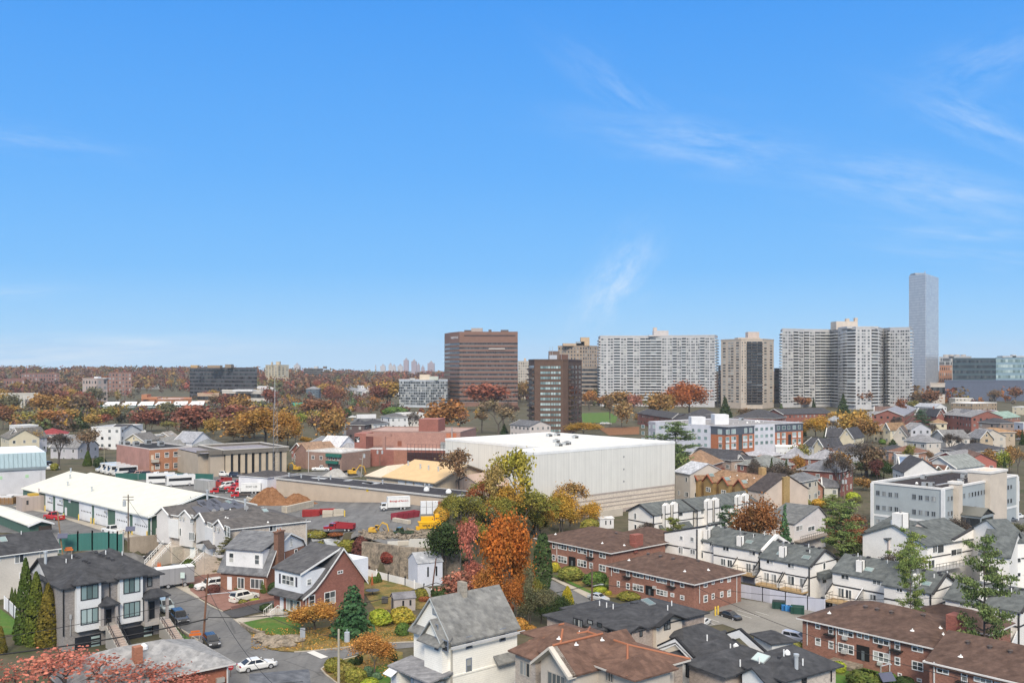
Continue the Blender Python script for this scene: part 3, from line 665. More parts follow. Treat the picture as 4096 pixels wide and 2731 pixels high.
# --- grey twin house with white bays, front left
b=Bld('twin_house','grey brick twin house with white bays, dark hip roof and two garages','house',t(2,750,440),t(2,1880,270),8.6,D=14)
W=b.W; GB=(.27,.25,.235)
b.part('wall',MB().box(0,0,0,W,14,8.6),'brick',GB)
b.part('gable_wall',MB().gbody(-.03,4.5,2,14,8.55,8.6,2.6,'x'),'paint',(.62,.61,.6))
rb=MB().hip(0,0,W,10,8.6,3.0,.55); rb.gable(-.1,4.5,W*.55,14,8.6,2.7,'x',.45); rb.hip(W*.5,5,W+.2,14,8.6,2.6,.5)
bays=[]
for x0,x1 in ((905,1190),(1410,1680)):
 u0,_=b.hit('F',t(2,x0,500),-.9); u1,_=b.hit('F',t(2,x1,500),-.9); bays.append((u0,u1)); rb.hip(u0,-.9,u1,4.5,9.0,1.35,.5)
b.roof(rb,SLATE)
for (u0,u1),zb_ in zip(bays,(2.55,2.55)):
 o=b.part('bay',MB().box(u0,-.9,zb_,u1,.0-.003,8.98),'paint',(.68,.68,.67))
for x0,x1,ys_ in ((948,1156,((400,578),(680,862))),(1452,1646,((312,500),(605,780)))):
 for y0,y1 in ys_: b.win('F',2,x0,x1,y0,y1,3,1,c=-.9,fc=BLACK,pane='glasspale')
b.win('F',2,1730,1790,318,425,1,1,fc=BLACK)
for x0,x1,xg,y0,y1 in ((880,1185,1070,1000,1190),(1440,1800,1690,890,1080)):
 o=b.on('garage_door','F',2,x0,x1,y0,y1,.0,.06,'paint',(.016,.018,.024))
 u0,_=b.hit('F',t(2,xg,y0)); u1,_=b.hit('F',t(2,x1-15,y0)); _,z1=b.hit('F',t(2,(x0+x1)/2,y0)); g=MB();
 for k in range(4): g.box(u0,-.085,z1-.25-.58*k-.3,u1,-.06,z1-.25-.58*k)
 g.build('pane','glasspale',o)
for xd,yd0,yd1,w0,w1,pz,xs0,xs1 in ((1277,690,845,1185,1395,6.0,1240,1370),(1785,600,800,1700,1990,6.0,1870,1985)):
 u,zd=b.hit('F',t(2,xd,yd1)); d=b.on('door','F',2,xd-32,xd+32,yd0,yd1,0,.06,'paint',(.015,.017,.02))
 p0,_=b.hit('F',t(2,w0,690),-1.5); p1,_=b.hit('F',t(2,w1,690),-1.5)
 pr=MB().hip(p0,-1.7,p1,.6,5.75,.95,.15); b.roof(pr,SLATE,'porch_roof')
 cl=MB()
 for x in (p0+.25,p1-.25): cl.box(x-.17,-1.55,zd,x+.17,-1.2,5.6)
 b.part('porch_column',cl,'paint',(.36,.33,.31)); b.part('landing',MB().box(p0,-1.7,zd-.55,p1,-.003,zd-.02),'paint',(.40,.37,.34))
 s0,_=b.hit('F',t(2,xs0,870),-1.7); s1,_=b.hit('F',t(2,xs1,870),-1.7); stairs(b,s0+.15,s1,-1.72,zd-.03,5.2,n=13,col=(.45,.37,.32))
b.pipe('F',2,1288,375,600,BLACK); b.pipe('F',2,743,450,1010,BLACK,.09)
MB().cyl((.8,-.12,2),(.8,-.12,4.6),.06,.06,6).box(.65,-.2,4.3,.95,-.02,4.9).build('electric_meter','metal',b.root,(.5,.5,.5))
b.vents(2,'pipe',[(845,95),(778,145),(1243,45),(1437,55)]); b.vents(2,'box',[(855,68),(895,85),(930,98),(985,125),(1040,150),(1010,132),(1130,35),(1175,52),(1205,66),(1270,92),(1320,115)],.8)
b.vents(2,'flue',[(535,150)],1.3)
# --- cream sided house behind it, at the left edge
b=Bld('sided_house','cream sided house with stepped dark roof and white downspout by the cypresses','house',t(1,0,1510),t(1,720,1420),7.5,D=10)
W=b.W; o0=-9
b.part('wall',MB().gbody(o0,0,W-.6,10,0,7.4,2.3,'x'),'siding',(.60,.56,.50)); b.roof(MB().gable(o0,0,W-.6,10,7.5,2.3,'x',.5),SLATE); b.gutter(o0,0,W-.6,10,7.25,.45)
b.part('rear_wing',MB().gbody(o0,6,-2.2,18,0,9.2,2.6,'x'),'siding',(.60,.56,.50)); b.roof(MB().gable(o0,6,-2.2,18,9.3,2.7,'x',.5),SLATE)
b.win('F',1,170,285,1505,1620,2,1,fc=WHITE); b.pipe('F',1,467,1455,1700); b.vents(1,'sky',[(35,1345)]); b.vents(1,'pipe',[(250,1280)])
b.win('F',2,-60,5,60,130,1,1); b.win('F',2,232,250,260,330,1,1)
# --- cream twin townhouses with white dormers
CREAM=(.52,.46,.39)
def cream(N,Rp,L,lab,first):
 b=Bld('cream_townhouse',lab,'house',N,Rp,9.0,L=L,zb=0); W,D=b.W,b.D
 b.part('wall',MB().box(0,0,0,W,D,8.95),'brick',CREAM); b.roof(MB().hip(0,0,W,D,9.0,2.3,.45),(.115,.108,.105)); b.gutter(0,0,W,D,9.0,.45)
 return b
b=cream(t(3,640,1215),t(3,1555,1120),t(3,300,1075),'cream brick townhouse with white dormers, skylight and dish behind the conifer',1); D=b.D;W=b.W
for y0,y1,xs_ in ((0.2,D*.36,1),(D*.62,D*.97,1)):
 b.part('gable_wall',MB().gbody(-.6,y0,1.5,y1,3.2,8.9,1.3,'x'),'paint',(.66,.63,.6)); b.roof(MB().gable(-.6,y0,3.5,y1,9.0,1.35,'x',.35),(.115,.108,.105)); b.part('rake_trim',MB().gable(-1.02,y0,-.92,y1,9.02,1.35,'x',.06,.22),'paint',WHITE)
b.part('bay',MB().box(-.9,D*.36,3.0,-.003,D*.62,8.2),'siding',(.7,.69,.67)); b.part('porch_roof',MB().gable(-2.0,D*.30,0,D*.66,5.0,.9,'x',.2),'roof',(.115,.108,.105))
b.wins('L',3,[(585,648,1185,1310,3,2),(388,425,1140,1250,2,2),(400,460,1340,1445,3,1)],c=-.6); b.wins('L',3,[(450,464,1180,1235),(497,510,1195,1250)],c=-.9)
b.win('F',3,1108,1192,1170,1245,2,1,fc=WHITE); b.pipe('F',3,785,1200,1500); b.pipe('F',3,1540,1110,1400,r=.1); b.on('patch','F',3,1190,1260,1150,1270,0,.03,'siding',(.6,.57,.53))
b.vents(3,'cap',[(597,1085),(622,1095),(1093,1140)],1.2); b.vents(3,'flue',[(825,985)],1.5); b.vents(3,'dish',[(840,1010)],1.4); b.vents(3,'sky',[(1060,1005)],.9)
lz=3.3
b.part('landing',MB().box(-2.6,D*.32,0,-.003,D*.62,lz-.1),'brick',CREAM)
st=MB(); rl=MB()
for i in range(12): st.box(-2.6-4.2*(i+1)/12,D*.36,0,-2.6-4.2*i/12,D*.56,(lz-.2)*(12-i)/12)
for y in (D*.36,D*.56):
 rl.cyl((-2.6,y,lz+.9),(-6.8,y,1.0),.06,.06,5); rl.cyl((-2.6,y,lz+.5),(-6.8,y,.5),.04,.04,4)
 for i in range(9): f=i/8; rl.cyl((-2.6-4.2*f,y,lz*(1-f)),(-2.6-4.2*f,y,lz*(1-f)+1.0),.04,.04,4)
o=b.part('stairs',st,'paint',(.5,.44,.38)); rl.build('railing','paint',o,WHITE)
bb=b
b=cream(t(3,245,1080),t(3,1000,960),t(1,2010,1000),'cream brick townhouse with solar panels on its roof beside the green garage',0); D=b.D;W=b.W
b.part('gable_wall',MB().gbody(-.6,.2,1.5,D*.36,3.2,8.9,1.3,'x'),'paint',(.66,.63,.6)); b.roof(MB().gable(-.6,.2,3.5,D*.36,9.0,1.35,'x',.35),(.115,.108,.105)); b.part('rake_trim',MB().gable(-1.02,.2,-.92,D*.36,9.02,1.35,'x',.06,.22),'paint',WHITE)
b.part('gable_wall',MB().gbody(-.6,D*.62,1.5,D*.97,3.2,8.9,1.3,'x'),'paint',(.66,.63,.6)); b.roof(MB().gable(-.6,D*.62,3.5,D*.97,9.0,1.35,'x',.35),(.115,.108,.105)); b.part('rake_trim',MB().gable(-1.02,D*.62,-.92,D*.97,9.02,1.35,'x',.06,.22),'paint',WHITE)
b.part('bay',MB().box(-.9,D*.36,4.6,-.003,D*.62,8.2),'siding',(.7,.69,.67))
b.wins('L',3,[(180,215,1050,1155,2,2),(165,230,1255,1355,4,1)],c=-.6); b.wins('L',3,[(50,65,1060,1110),(85,100,1070,1115)],c=-.9); b.wins('L',1,[(2065,2135,1200,1300,4,1)],c=-.6)
b.on('door','L',1,2145,2175,1255,1370,0,.06,'paint',(.2,.15,.13)); b.on('garage_door','L',3,180,240,1430,1561,0,.06,'paint',WHITE)
b.vents(3,'solar',[(270,1005),(360,1010),(340,940),(430,985),(330,915),(400,930),(450,910),(500,965),(560,965),(620,945),(480,900),(720,955),(790,960),(700,915)],.9)
b.vents(3,'dish',[(460,1050),(555,1030)],1.3); b.vents(3,'cap',[(648,990)]); b.vents(3,'flue',[(380,880)],1.6); b.vents(3,'sky',[(630,905)],.9)
st=MB(); rl=MB()
for i in range(12): st.box(-2.6-4.2*(i+1)/12,D*.36,0,-2.6-4.2*i/12,D*.56,3.1*(12-i)/12)
for y in (D*.36,D*.56):
 rl.cyl((-2.6,y,lz+.9),(-6.8,y,1.0),.06,.06,5); rl.cyl((-2.6,y,lz+.5),(-6.8,y,.5),.04,.04,4)
 for i in range(9): f=i/8; rl.cyl((-2.6-4.2*f,y,lz*(1-f)),(-2.6-4.2*f,y,lz*(1-f)+1.0),.04,.04,4)
o=b.part('stairs',st,'paint',(.5,.44,.38)); rl.build('railing','paint',o,WHITE); b.part('landing',MB().box(-2.6,D*.32,0,-.003,D*.62,lz-.1),'brick',CREAM)
# --- white gambrel house with brick end and chimney
b=Bld('gambrel_house','white gambrel house with grey roof, brick end wall and tall chimney','house',t(4,1075,262),t(4,1585,80),3.6,L=t(4,715,160)); W,D=b.W,b.D
BR2=(.27,.135,.09); gx=[(0,0),(W,0),(W,3.5),(W*.80,7.2),(W*.5,8.9),(W*.20,7.2),(0,3.5)]
b.part('wall',MB().ext([(x,0,z) for x,z in [(0,0),(W,0),(W,3.5),(W*.86,6.1),(W*.14,6.1),(0,3.5)]],(0,D,0)),'brick',BR2)
b.part('gable_wall',MB().ext([(x,-.03,z) for x,z in [(W*.14,6.1),(W*.86,6.1),(W*.80,7.2),(W*.5,8.85),(W*.20,7.2)]],(0,D+.06,0)),'siding',(.72,.72,.71))
r_=MB(); th=.2
for a,c in (((-.5,3.0),(0,3.6)),((0,3.6),(W*.2,7.3)),((W*.2,7.3),(W*.5,9.0)),((W*.5,9.0),(W*.8,7.3)),((W*.8,7.3),(W,3.6)),((W,3.6),(W+.5,3.0))):
 r_.ext([(a[0],-.4,a[1]),(c[0],-.4,c[1]),(c[0],-.4,c[1]+th),(a[0],-.4,a[1]+th)],(0,D+.8,0))
b.roof(r_,(.17,.175,.185))
tr=MB()
for a,c in (((W*.2,7.3),(W*.5,9.0)),((W*.5,9.0),(W*.8,7.3)),((W*.8,7.3),(W,3.6)),((W,3.6),(W+.5,3.0)),((0,3.6),(W*.2,7.3)),((-.5,3.0),(0,3.6))):
 tr.ext([(a[0],-.47,a[1]-.1),(c[0],-.47,c[1]-.1),(c[0],-.47,c[1]+.16),(a[0],-.47,a[1]+.16)],(0,.06,0))
b.part('rake_trim',tr)
o=b.part('dormer',MB().box(W*.02,D*.10,3.7,W*.35,D*.9,7.15),'siding',(.74,.74,.73)); b.roof(MB().ext([(-.25,D*.07,7.1),(W*.5,D*.07,8.9),(W*.5,D*.07,9.05),(-.25,D*.07,7.28)],(0,D*.86,0)),(.17,.175,.185),'dormer_roof')
for k in (.22,.5,.78):
 if k!=.5: b.winm('L',D*k,5.6,1.0,1.7,1,2,c=W*.02,par=None)
b.part('medallion',MB().cyl((W*.02-.03,D*.5,5.8),(W*.02,D*.5,5.8),.35,.35,10),'paint',(.68,.68,.66))
b.winm('F',W*.55,7.35,.8,1.5,2,3,c=-.03); b.winm('F',W*.36,5.0,1.0,1.8,1,2); b.winm('F',W*.66,5.0,1.0,1.8,1,2); b.winm('F',W*.40,1.7,1.4,1.7,2,2); b.winm('F',W*.75,1.7,1.0,1.7,1,2)
ch=b.part('chimney',MB().box(W*.17,-.75,0,W*.31,.1,9.9).box(W*.15,-.8,9.9,W*.33,.15,10.1),'brick',(.2,.11,.075)); MB().cyl((W*.21,-.3,10.1),(W*.21,-.3,10.5),.15,.13,8).cyl((W*.27,-.3,10.1),(W*.27,-.3,10.5),.15,.13,8).build('chimney_pot','paint',ch,(.35,.16,.09))
b.winm('L',D*.2,1.6,2.6,1.7,3,1); b.winm('L',D*.55,1.5,1.4,1.9,2,1); b.part('door',MB().box(-.06,D*.75,.2,0,D*.85,2.4),'paint',(.7,.7,.7))
MB().box(W*.3,-3.6,0,W*.62,-.003,2.9).build('side_wing','brick',b.root,BR2); b.roof(MB().ext([(W*.26,-3.9,3.0),(W*.66,-3.9,3.0),(W*.66,0,4.4),(W*.26,0,4.4)],(0,0,.18)),(.17,.175,.185),'wing_roof')
b.winm('L',-1.8,1.6,1.6,1.8,2,2,c=W*.3)
# --- brick house with swept gable and white dormer
b=Bld('brick_house','brick house with swept gable, white dormer and white front steps','house',t(4,1510,545),t(4,2225,378),3.4,L=t(4,1265,440)); W,D=b.W,b.D
BR3=(.285,.125,.095); A=W*.62; pk=9.6
prof=[(-.1,3.4),(W*.16,4.25),(W*.30,5.7),(A,pk),(W+.1,3.9)]
b.part('wall',MB().ext([(0,0,0),(W,0,0)]+[(min(max(x,0),W),0,z-.05) for x,z in prof[::-1]],(0,D,0)),'brick',BR3)
r_=MB()
pp=[(-.45,3.1)]+prof[1:4]+[(W+.5,3.3)]
for a,c in zip(pp,pp[1:]): r_.ext([(a[0],-.4,a[1]),(c[0],-.4,c[1]),(c[0],-.4,c[1]+.2),(a[0],-.4,a[1]+.2)],(0,D+.8,0))
b.roof(r_,(.10,.10,.105))
tr=MB()
for a,c in zip(pp,pp[1:]): tr.ext([(a[0],-.47,a[1]-.2),(c[0],-.47,c[1]-.2),(c[0],-.47,c[1]+.1),(a[0],-.47,a[1]+.1)],(0,.06,0))
b.part('rake_trim',tr)
b.part('dormer',MB().box(-.05,.5,3.6,W*.5,D-.3,6.9),'siding',(.70,.72,.75)); b.roof(MB().ext([(-.4,.2,6.75),(A,.2,pk+.02),(A,.2,pk+.2),(-.4,.2,6.95)],(0,D-.2,0)),(.10,.10,.105),'dormer_roof')
b.part('dormer_trim',MB().ext([(-.4,.13,6.6),(A,.13,pk-.14),(A,.13,pk+.14),(-.4,.13,6.9)],(0,.06,0)),'paint',WHITE)
u,_=b.hit('L',t(4,1400,340),-.05); b.winm('L',D*.5,5.4,3.0,1.5,3,2,c=-.05)
for k in (.5-.28,.5+.28): MB().box(-.1,D*k-.2,4.65,-.05,D*k+.2,6.15).build('shutter','paint',b.root,(.06,.06,.08))
b.win('F',4,1550,1605,335,410,1,2,c=.5)
b.wins('F',4,[(1570,1645,525,650,1,2),(1755,1885,482,635,2,2)]); b.win('F',4,1908,1975,235,275,2,1)
b.part('rear_dormer',MB().box(W*.72,.6,3.5,W+1.4,D-.6,7.2),'siding',(.72,.75,.8))
b.part('porch_roof',MB().ext([(-1.3,.1,3.05),(0,.1,3.7),(0,.1,3.85),(-1.3,.1,3.2)],(0,D-.2,0)),'roof',(.10,.10,.105)); b.winm('L',D*.33,1.7,3.4,1.8,4,1); b.part('door',MB().box(-.07,D*.66,.7,0,D*.78,2.9),'paint',(.66,.68,.72))
st=MB();
for i in range(4): st.box(-1.3-.35*(i+1),D*.62,0,-1.3-.35*i,D*.82,.7*(4-i)/4)
st.box(-1.3,D*.45,0,0,D*.95,.7); o=b.part('stairs',st,'paint',(.55,.5,.45))
rl=MB()
for y in (D*.61,D*.83):
 rl.cyl((-1.3,y,1.7),(-2.8,y,1.0),.05,.05,5);
 for i in range(5): f=i/4; rl.cyl((-1.3-1.5*f,y,.6*(1-f)),(-1.3-1.5*f,y,1.7-.7*f),.03,.03,4)
for i in range(6): rl.cyl((-1.25,D*(.46+.025*i),.7),(-1.25,D*(.46+.025*i),1.6),.03,.03,4)
rl.cyl((-1.25,D*.45,1.6),(-1.25,D*.61,1.6),.05,.05,5); rl.build('railing','paint',o,WHITE)
b.pipe('F',4,1535,560,690)
# --- cream gabled house, bottom centre
b=Bld('gabled_house','tall cream clapboard house with steep grey roof, front porch and chimney','house',t(6,1195,1058),t(6,1965,880),7.2,L=t(6,800,885)); W,D=b.W,b.D
CW=(.86,.83,.75); GR=(.205,.205,.195); BL=(.19,.22,.27); rs=b.hit('L',t(6,985,560))[1]-7.2
b.part('wall',MB().gbody(0,0,W,D,-1.5,7.2,rs,'x'),'siding',CW); b.roof(MB().gable(0,0,W,D,7.25,rs,'x',.32,.2),GR);
tr=MB().gable(-.36,0,-.3,D,7.22,rs,'x',.06,.2); b.part('rake_trim',tr,'paint',(.36,.38,.38))
b.part('eave_trim',MB().box(-.6,-.78,6.4,W+.6,-.62,6.66),'paint',(.5,.5,.5))
b.part('pent_roof',MB().ext([(-.75,-.2,6.75),(-.75,D+.2,6.75),(0,D+.2,7.5),(0,-.2,7.5)],(0,0,.14)),'roof',GR)
by=D*.52
b.part('bay',MB().gbody(-1.0,.4,.0-.003,by,2.9,7.2,rs*.5,'x'),'siding',CW); b.roof(MB().gable(-1.1,.2,W*.2,by+.2,7.2,rs*.53,'x',.35,.18),GR,'bay_roof'); b.part('rake_trim',MB().gable(-1.5,.2,-1.45,by+.2,7.16,rs*.53,'x',.05,.16),'paint',(.36,.38,.38))
b.part('pent_roof',MB().ext([(-1.9,.0,6.6),(-1.9,by+.3,6.6),(-1.0,by+.3,7.3),(-1.0,.0,7.3)],(0,0,.14)),'roof',GR)
b.wins('L',6,[(975,1028,685,760,1,1)],fc=BL); b.wins('L',6,[(995,1040,865,940,1,1),(998,1040,1018,1172,1,2),(1088,1158,1052,1188,1,2)],fc=BL,c=-1.0); b.win('L',6,878,928,975,1085,2,2,fc=BL)
b.wins('F',6,[(1362,1436,1005,1155,1,2),(1757,1828,915,1065,1,2),(1362,1432,1265,1440,1,2)],fc=BL)
b.part('belt_trim',MB().box(.1,-.08,3.0,W,0,3.2),'paint',CW); b.part('corner_trim',MB().box(-.06,-.06,-1.5,.12,.12,7.1),'paint',(.45,.42,.36))
b.part('porch_roof',MB().ext([(-3.4,-.3,3.0),(-3.4,D+.5,3.0),(-.003,D+.5,3.5),(-.003,-.3,3.5)],(0,0,.2)),'roof',(.25,.25,.26)); b.part('porch_wall',MB().box(-3.1,D*.80,-1.5,-.003,D+.2,3.0).box(-3.1,.1,-1.5,-3.0,D*.8,.9),'siding',CW)
b.part('porch_front',MB().box(-3.05,.15,.9,-2.95,D*.40,2.95),'paint',(.24,.26,.3)); b.winm('L',D*.13,1.9,1.6,1.7,1,2,c=-3.05,fc=BL); b.winm('F',-1.9,1.9,1.6,1.8,2,1,c=.1,fc=BL); b.part('porch_column',MB().box(-3.1,D*.42,.9,-2.85,D*.48,3.0),'paint',(.13,.18,.25))
b.part('door',MB().box(-3.16,D*.86,.2,-3.1,D*.98,2.5),'paint',(.6,.62,.66)); b.part('awning',MB().ext([(-3.1,D*.80,3.0),(-3.1,D+.2,3.0),(-4.2,D+.2,2.4),(-4.2,D*.80,2.4)],(0,0,.08)),'panel',(.74,.75,.76))
st=MB()
for i in range(5): st.box(-3.1-.35*(i+1),D*.84,-1.5,-3.1-.35*i,D*1.0,.1*(1)-i*.25)
o=b.part('stairs',st,'paint',(.36,.22,.18)); rl=MB()
for y in (D*.83,D*1.01):
 rl.cyl((-3.1,y,1.1),(-5,y,0.0),.05,.05,5)
 for i in range(6): f=i/5; rl.cyl((-3.1-1.9*f,y,-1.2*f),(-3.1-1.9*f,y,1.1-1.1*f),.025,.025,4)
rl.build('railing','metal',o,(.6,.57,.45))
h=b.onroof(t(6,1395,470)); b.part('chimney',MB().box(W*.42,D*.42,9,W*.48,D*.58,7.2+rs+1.2),'brick',(.36,.32,.26)); b.part('rear_porch_roof',MB().ext([(W*.62,-1.0,3.3),(W+.3,-1.0,3.3),(W+.3,0,4.1),(W*.62,0,4.1)],(0,0,.15)),'roof',GR)
# --- brown hipped house, bottom centre right
b=Bld('hipped_house','wide beige house with brown hip roofs and orange ridge tiles','house',t(8,1205,1450),t(8,1845,1272),8.0,D=14); W=b.W; RZ=b.hit('F',t(8,1195,1110),W/2)[1]-8.0; print('RZ',RZ,W); BG=(.52,.46,.39); RB=(.15,.09,.068)
b.part('wall',MB().box(0,0,0,W,14,7.95),'paint',BG); rb=MB().hip(0,0,W,14,8.0,RZ,.6)
u0,_=b.hit('L',t(8,470,1500)); rb.gable(-3.4,4.2,6,9.2,8.0,1.9,'x',.5); rb.hip(-.8,9.4,5,13.6,7.6,2.0,.6); rb.hip(-.2,-1.2,4.8,1.6,7.95,1.6,.6); rb.hip(-1.8,12,4,15.5,7.0,1.6,.6); rb.hip(1.5,12,W*.9,17.5,8.0,RZ*.8,.6); b.roof(rb,RB)
rt=MB()
def tile(a,c): rt.cyl(a,c,.13,.13,6)
pkz=8+RZ; m0=W/2
tile((m0,W/2,pkz),(m0,14-W/2+.2,pkz));
for a in ((-.6,-.6),(W+.6,-.6)): tile((*a,8.0),(m0,W/2,pkz))
for a in ((-.6,14.6),(W+.6,14.6)): tile((*a,8.0),(m0,14-W/2,pkz))
tile((-3.9,6.7,9.95),(3,6.7,9.95)); tile((-1.3,8.9,7.6),(1.6,11.5,9.6)); tile((4.6,14.75,8+RZ*.8),(W*.9-3.2,14.75,8+RZ*.8))
b.part('ridge_tiles',rt,'paint',(.34,.13,.065))
b.part('gable_wall',MB().gbody(-3.4,4.2,0,9.2,0,7.9,1.9,'x'),'paint',BG); b.part('gable_trim',MB().gable(-3.98,4.2,-3.9,9.2,8.0,1.9,'x',.5,.3),'paint',(.55,.5,.43)); b.part('wing_wall',MB().box(-.8,9.4,0,0,12,7.5).box(-1.8,12,0,0,15.5,6.9),'brick',(.47,.41,.35)); b.part('bay',MB().box(-.2,-1.2,0,4.8,0,7.9),'paint',BG)
b.gutter(0,0,W,14,7.98,.6,(.5,.47,.43)); b.winm('L',6.7,6.0,2.8,2.0,4,1,c=-3.4,fc=(.42,.38,.33)); b.win('L',8,945,1045,1425,1550,3,1,fc=(.42,.38,.33)); b.winm('L',13.8,5.4,1.8,1.6,3,1,c=-1.8,fc=(.42,.38,.33)); b.winm('L',10.7,5.8,1.4,1.6,2,1,c=-.8,fc=(.42,.38,.33))
b.part('quoin',MB().box(W-1.2,-.05,0,W+.05,.6,7.8),'brick',(.36,.30,.25)); b.part('quoin',MB().box(-.06,-.06,0,.7,.0,7.8),'brick',(.36,.30,.25))
b.vents(8,'cap',[(640,970),(400,1035),(600,1105),(905,1050)],1.4)
# --- grey-roofed villas
def villa(lab,N,Rp,L,z,D,wall,nm='villa'):
 b=Bld(nm,lab,'house',N,Rp,z,L=L,D=D); return b
TB=(.40,.33,.28)
b=villa('tan brick villa with dark hip roof, skylight and cream gable beside the parking lot',t(8,1190,950),t(8,2110,725),t(8,560,765),5.4,None,TB); W=b.W; D=b.D
b.part('wall',MB().box(0,0,0,W,D,5.35),'brick',TB); rb=MB().hip(0,0,W,D,5.4,1.5,.55); rb.gable(W*.33,-.5,W*.66,4,5.6,1.0,'y',.45); rb.gable(.0,-.3,W*.22,3,5.4,.6,'y',.4); rb.hip(-.9,D*.35,3,D*.8,5.1,.8,.5); rb.hip(-2.0,D*.8,3,D+3,5.2,.9,.5); rb.hip(2,D-2,9,D+4,5.3,.9,.5); b.roof(rb,SLATE)
b.part('gable_wall',MB().gbody(W*.33,-.5,W*.66,0,0,5.5,1.0,'y'),'paint',(.66,.58,.48)); b.part('wing_wall',MB().box(-.9,D*.35,0,0,D*.8,5.0),'brick',TB); b.part('wing_wall',MB().box(-2.0,D*.8,0,0,D+3,5.1),'brick',TB); b.part('wing_wall',MB().gbody(.05,-.28,W*.22,0,0,5.3,.6,'y'),'brick',TB)
b.part('rake_trim',MB().gable(W*.33,-1.02,W*.66,-.96,5.62,1.0,'y',.42,.16),'paint',BLACK)
b.win('F',8,1632,1708,822,930,2,2,c=-.5,fc=BLACK); b.wins('F',8,[(1220,1250,960,1045),(1347,1378,928,1012)],c=-.28,fc=BLACK); b.wins('L',8,[(975,1092,900,1035,4,1)],fc=BLACK); b.wins('L',8,[(735,800,815,870,1,1),(848,910,850,905,1,1)],fc=BLACK,c=-.9); b.wins('L',8,[(568,682,800,915,4,1)],fc=BLACK,c=-2.0)
b.vents(8,'pipe',[(877,650),(960,670),(1037,688),(1725,650),(1678,702)],1.2); b.vents(8,'sky',[(1450,610)],1.1); b.vents(8,'box',[(1285,622)],1.6); b.roof(MB().hip(W*.52,-2.6,W*.95,-.003,3.6,1.0,.4),SLATE,'porch_roof'); b.pipe('L',8,1130,960,1050,BLACK)
VW=(.78,.77,.74)
b=Bld('villa','white villa with grey hip roof and tall black-framed windows beside the brown hip roof','house',t(10,470,1380),t(10,1010,1230),6.6,L=t(10,-60,1225)); W=b.W; D=b.D
b.part('wall',MB().box(0,0,0,W,D,6.55),'paint',VW); rb=MB().hip(0,0,W,D,6.6,1.7,.6); rb.gable(0,D*.45,W+.1,D+2,6.8,1.3,'x',.3); b.roof(rb,SLATE)
b.wins('L',10,[(128,225,1328,1500,2,2),(305,402,1378,1545,2,2)],fc=BLACK,fw=.13); b.vents(10,'pipe',[(378,1060),(652,1170),(395,900),(278,935)],1.2); b.vents(10,'flue',[(860,1040)],1.4); b.vents(10,'dome',[(715,1135)],.7); b.vents(10,'box',[(695,1055),(793,1068),(790,1132)],.6)
b.part('party_wall',MB().gable(W+.02,-.6,W+.3,D+.6,6.95,1.75,'x',.0,.9),'paint',VW); b.part('coping',MB().gable(W,-.7,W+.34,D+.7,7.1,1.78,'x',.0,.2),'paint',BLACK); b.part('party_wall',MB().gable(-.3,D*.45,-.02,D+2,7.0,1.5,'x',.0,.7),'paint',VW); b.part('coping',MB().gable(-.34,D*.45,.0,D+2.1,7.15,1.53,'x',.0,.2),'paint',BLACK)
b2=Bld('villa','white villa with dark hip roofs, round roof fan and skylight at the bottom edge','house',t(10,1290,1510),t(10,1890,1345),7.6,D=D); W=b2.W
b2.part('wall',MB().box(0,0,0,W,D,7.5),'brick',(.54,.47,.40)); rb=MB().hip(0,0,W,D,7.6,1.9,.6); rb.gable(-1.6,.8,5,4.0,7.5,1.0,'x',.45); rb.hip(-3.0,5,5,10,7.2,1.5,.6); b2.roof(rb,SLATE); b2.part('gable_wall',MB().gbody(-1.6,.8,0,4,0,7.4,1.0,'x'),'paint',VW); b2.part('wing_wall',MB().box(-3.0,5,0,0,10,7.1),'brick',TB)
b2.winm('L',2.4,5.8,1.6,1.6,2,2,c=-1.6,fc=BLACK); b2.win('F',10,1487,1545,1490,1561,2,2,fc=BLACK); b2.vents(10,'sky',[(1010,1270)],1.1); b2.vents(10,'pipe',[(767,1360),(993,1325),(1503,1350),(1280,1240)],1.2); b2.vents(10,'flue',[(1427,1385)],1.1); b2.vents(10,'dome',[(1320,1215)],.7); b2.vents(10,'box',[(1228,1265)],.6); b2.pipe('F',10,1830,1370,1540,BLACK)
b=Bld('low_house','small house with shallow dark roof between villa and parking lot','house',t(10,1140,1085),t(10,1390,1060),4.6,D=4); W=b.W; b.part('wall',MB().box(0,0,0,W,4,4.5),'paint',(.6,.6,.58)); b.roof(MB().hip(0,0,W,4,4.6,.8,.4),SLATE)
# --- grey roofed brick house, bottom left
b=Bld('brick_bungalow','brick bungalow with pale grey hip roof behind the red maple','house',t(4,625,1318),None,5.0,L=t(2,1600,1540),W=11,D=16)
b.part('wall',MB().box(0,0,0,11,16,4.95),'brick',(.33,.125,.075)); b.roof(MB().hip(0,0,11,16,5.0,2.4,.6),(.30,.30,.30)); b.gutter(0,0,11,16,5.0,.6,(.6,.58,.55))
b.on('air_conditioner','L',4,478,570,1490,1545,0,.4,'metal',(.5,.47,.42)); b.pipe('L',4,612,1340,1560,r=.1); b.win('L',2,1870,1960,1490,1561,2,2); b.vents(2,'dome',[(1690,1155)],1.0)
h=b.onroof(t(2,1615,1300)); q=h[0] if h else Vector((3,9,6)); b.part('chimney',MB().box(q.x-.45,q.y-.45,4.5,q.x+.45,q.y+.45,q.z+1.6),'brick',(.34,.15,.09));
# --- small grey building at the bottom edge
b=Bld('low_house','corner of a small grey roof with white vent at the bottom edge','house',t(4,905,1660),t(4,1230,1670),2.6,W=6,D=5,ang=math.radians(15)); b.part('wall',MB().box(0,0,0,6,5,2.9),'siding',(.5,.5,.5)); b.roof(MB().gable(0,0,6,5,3,.5,'x',.3),(.13,.14,.16)); b.vents(4,'pipe',[(830,1575)])
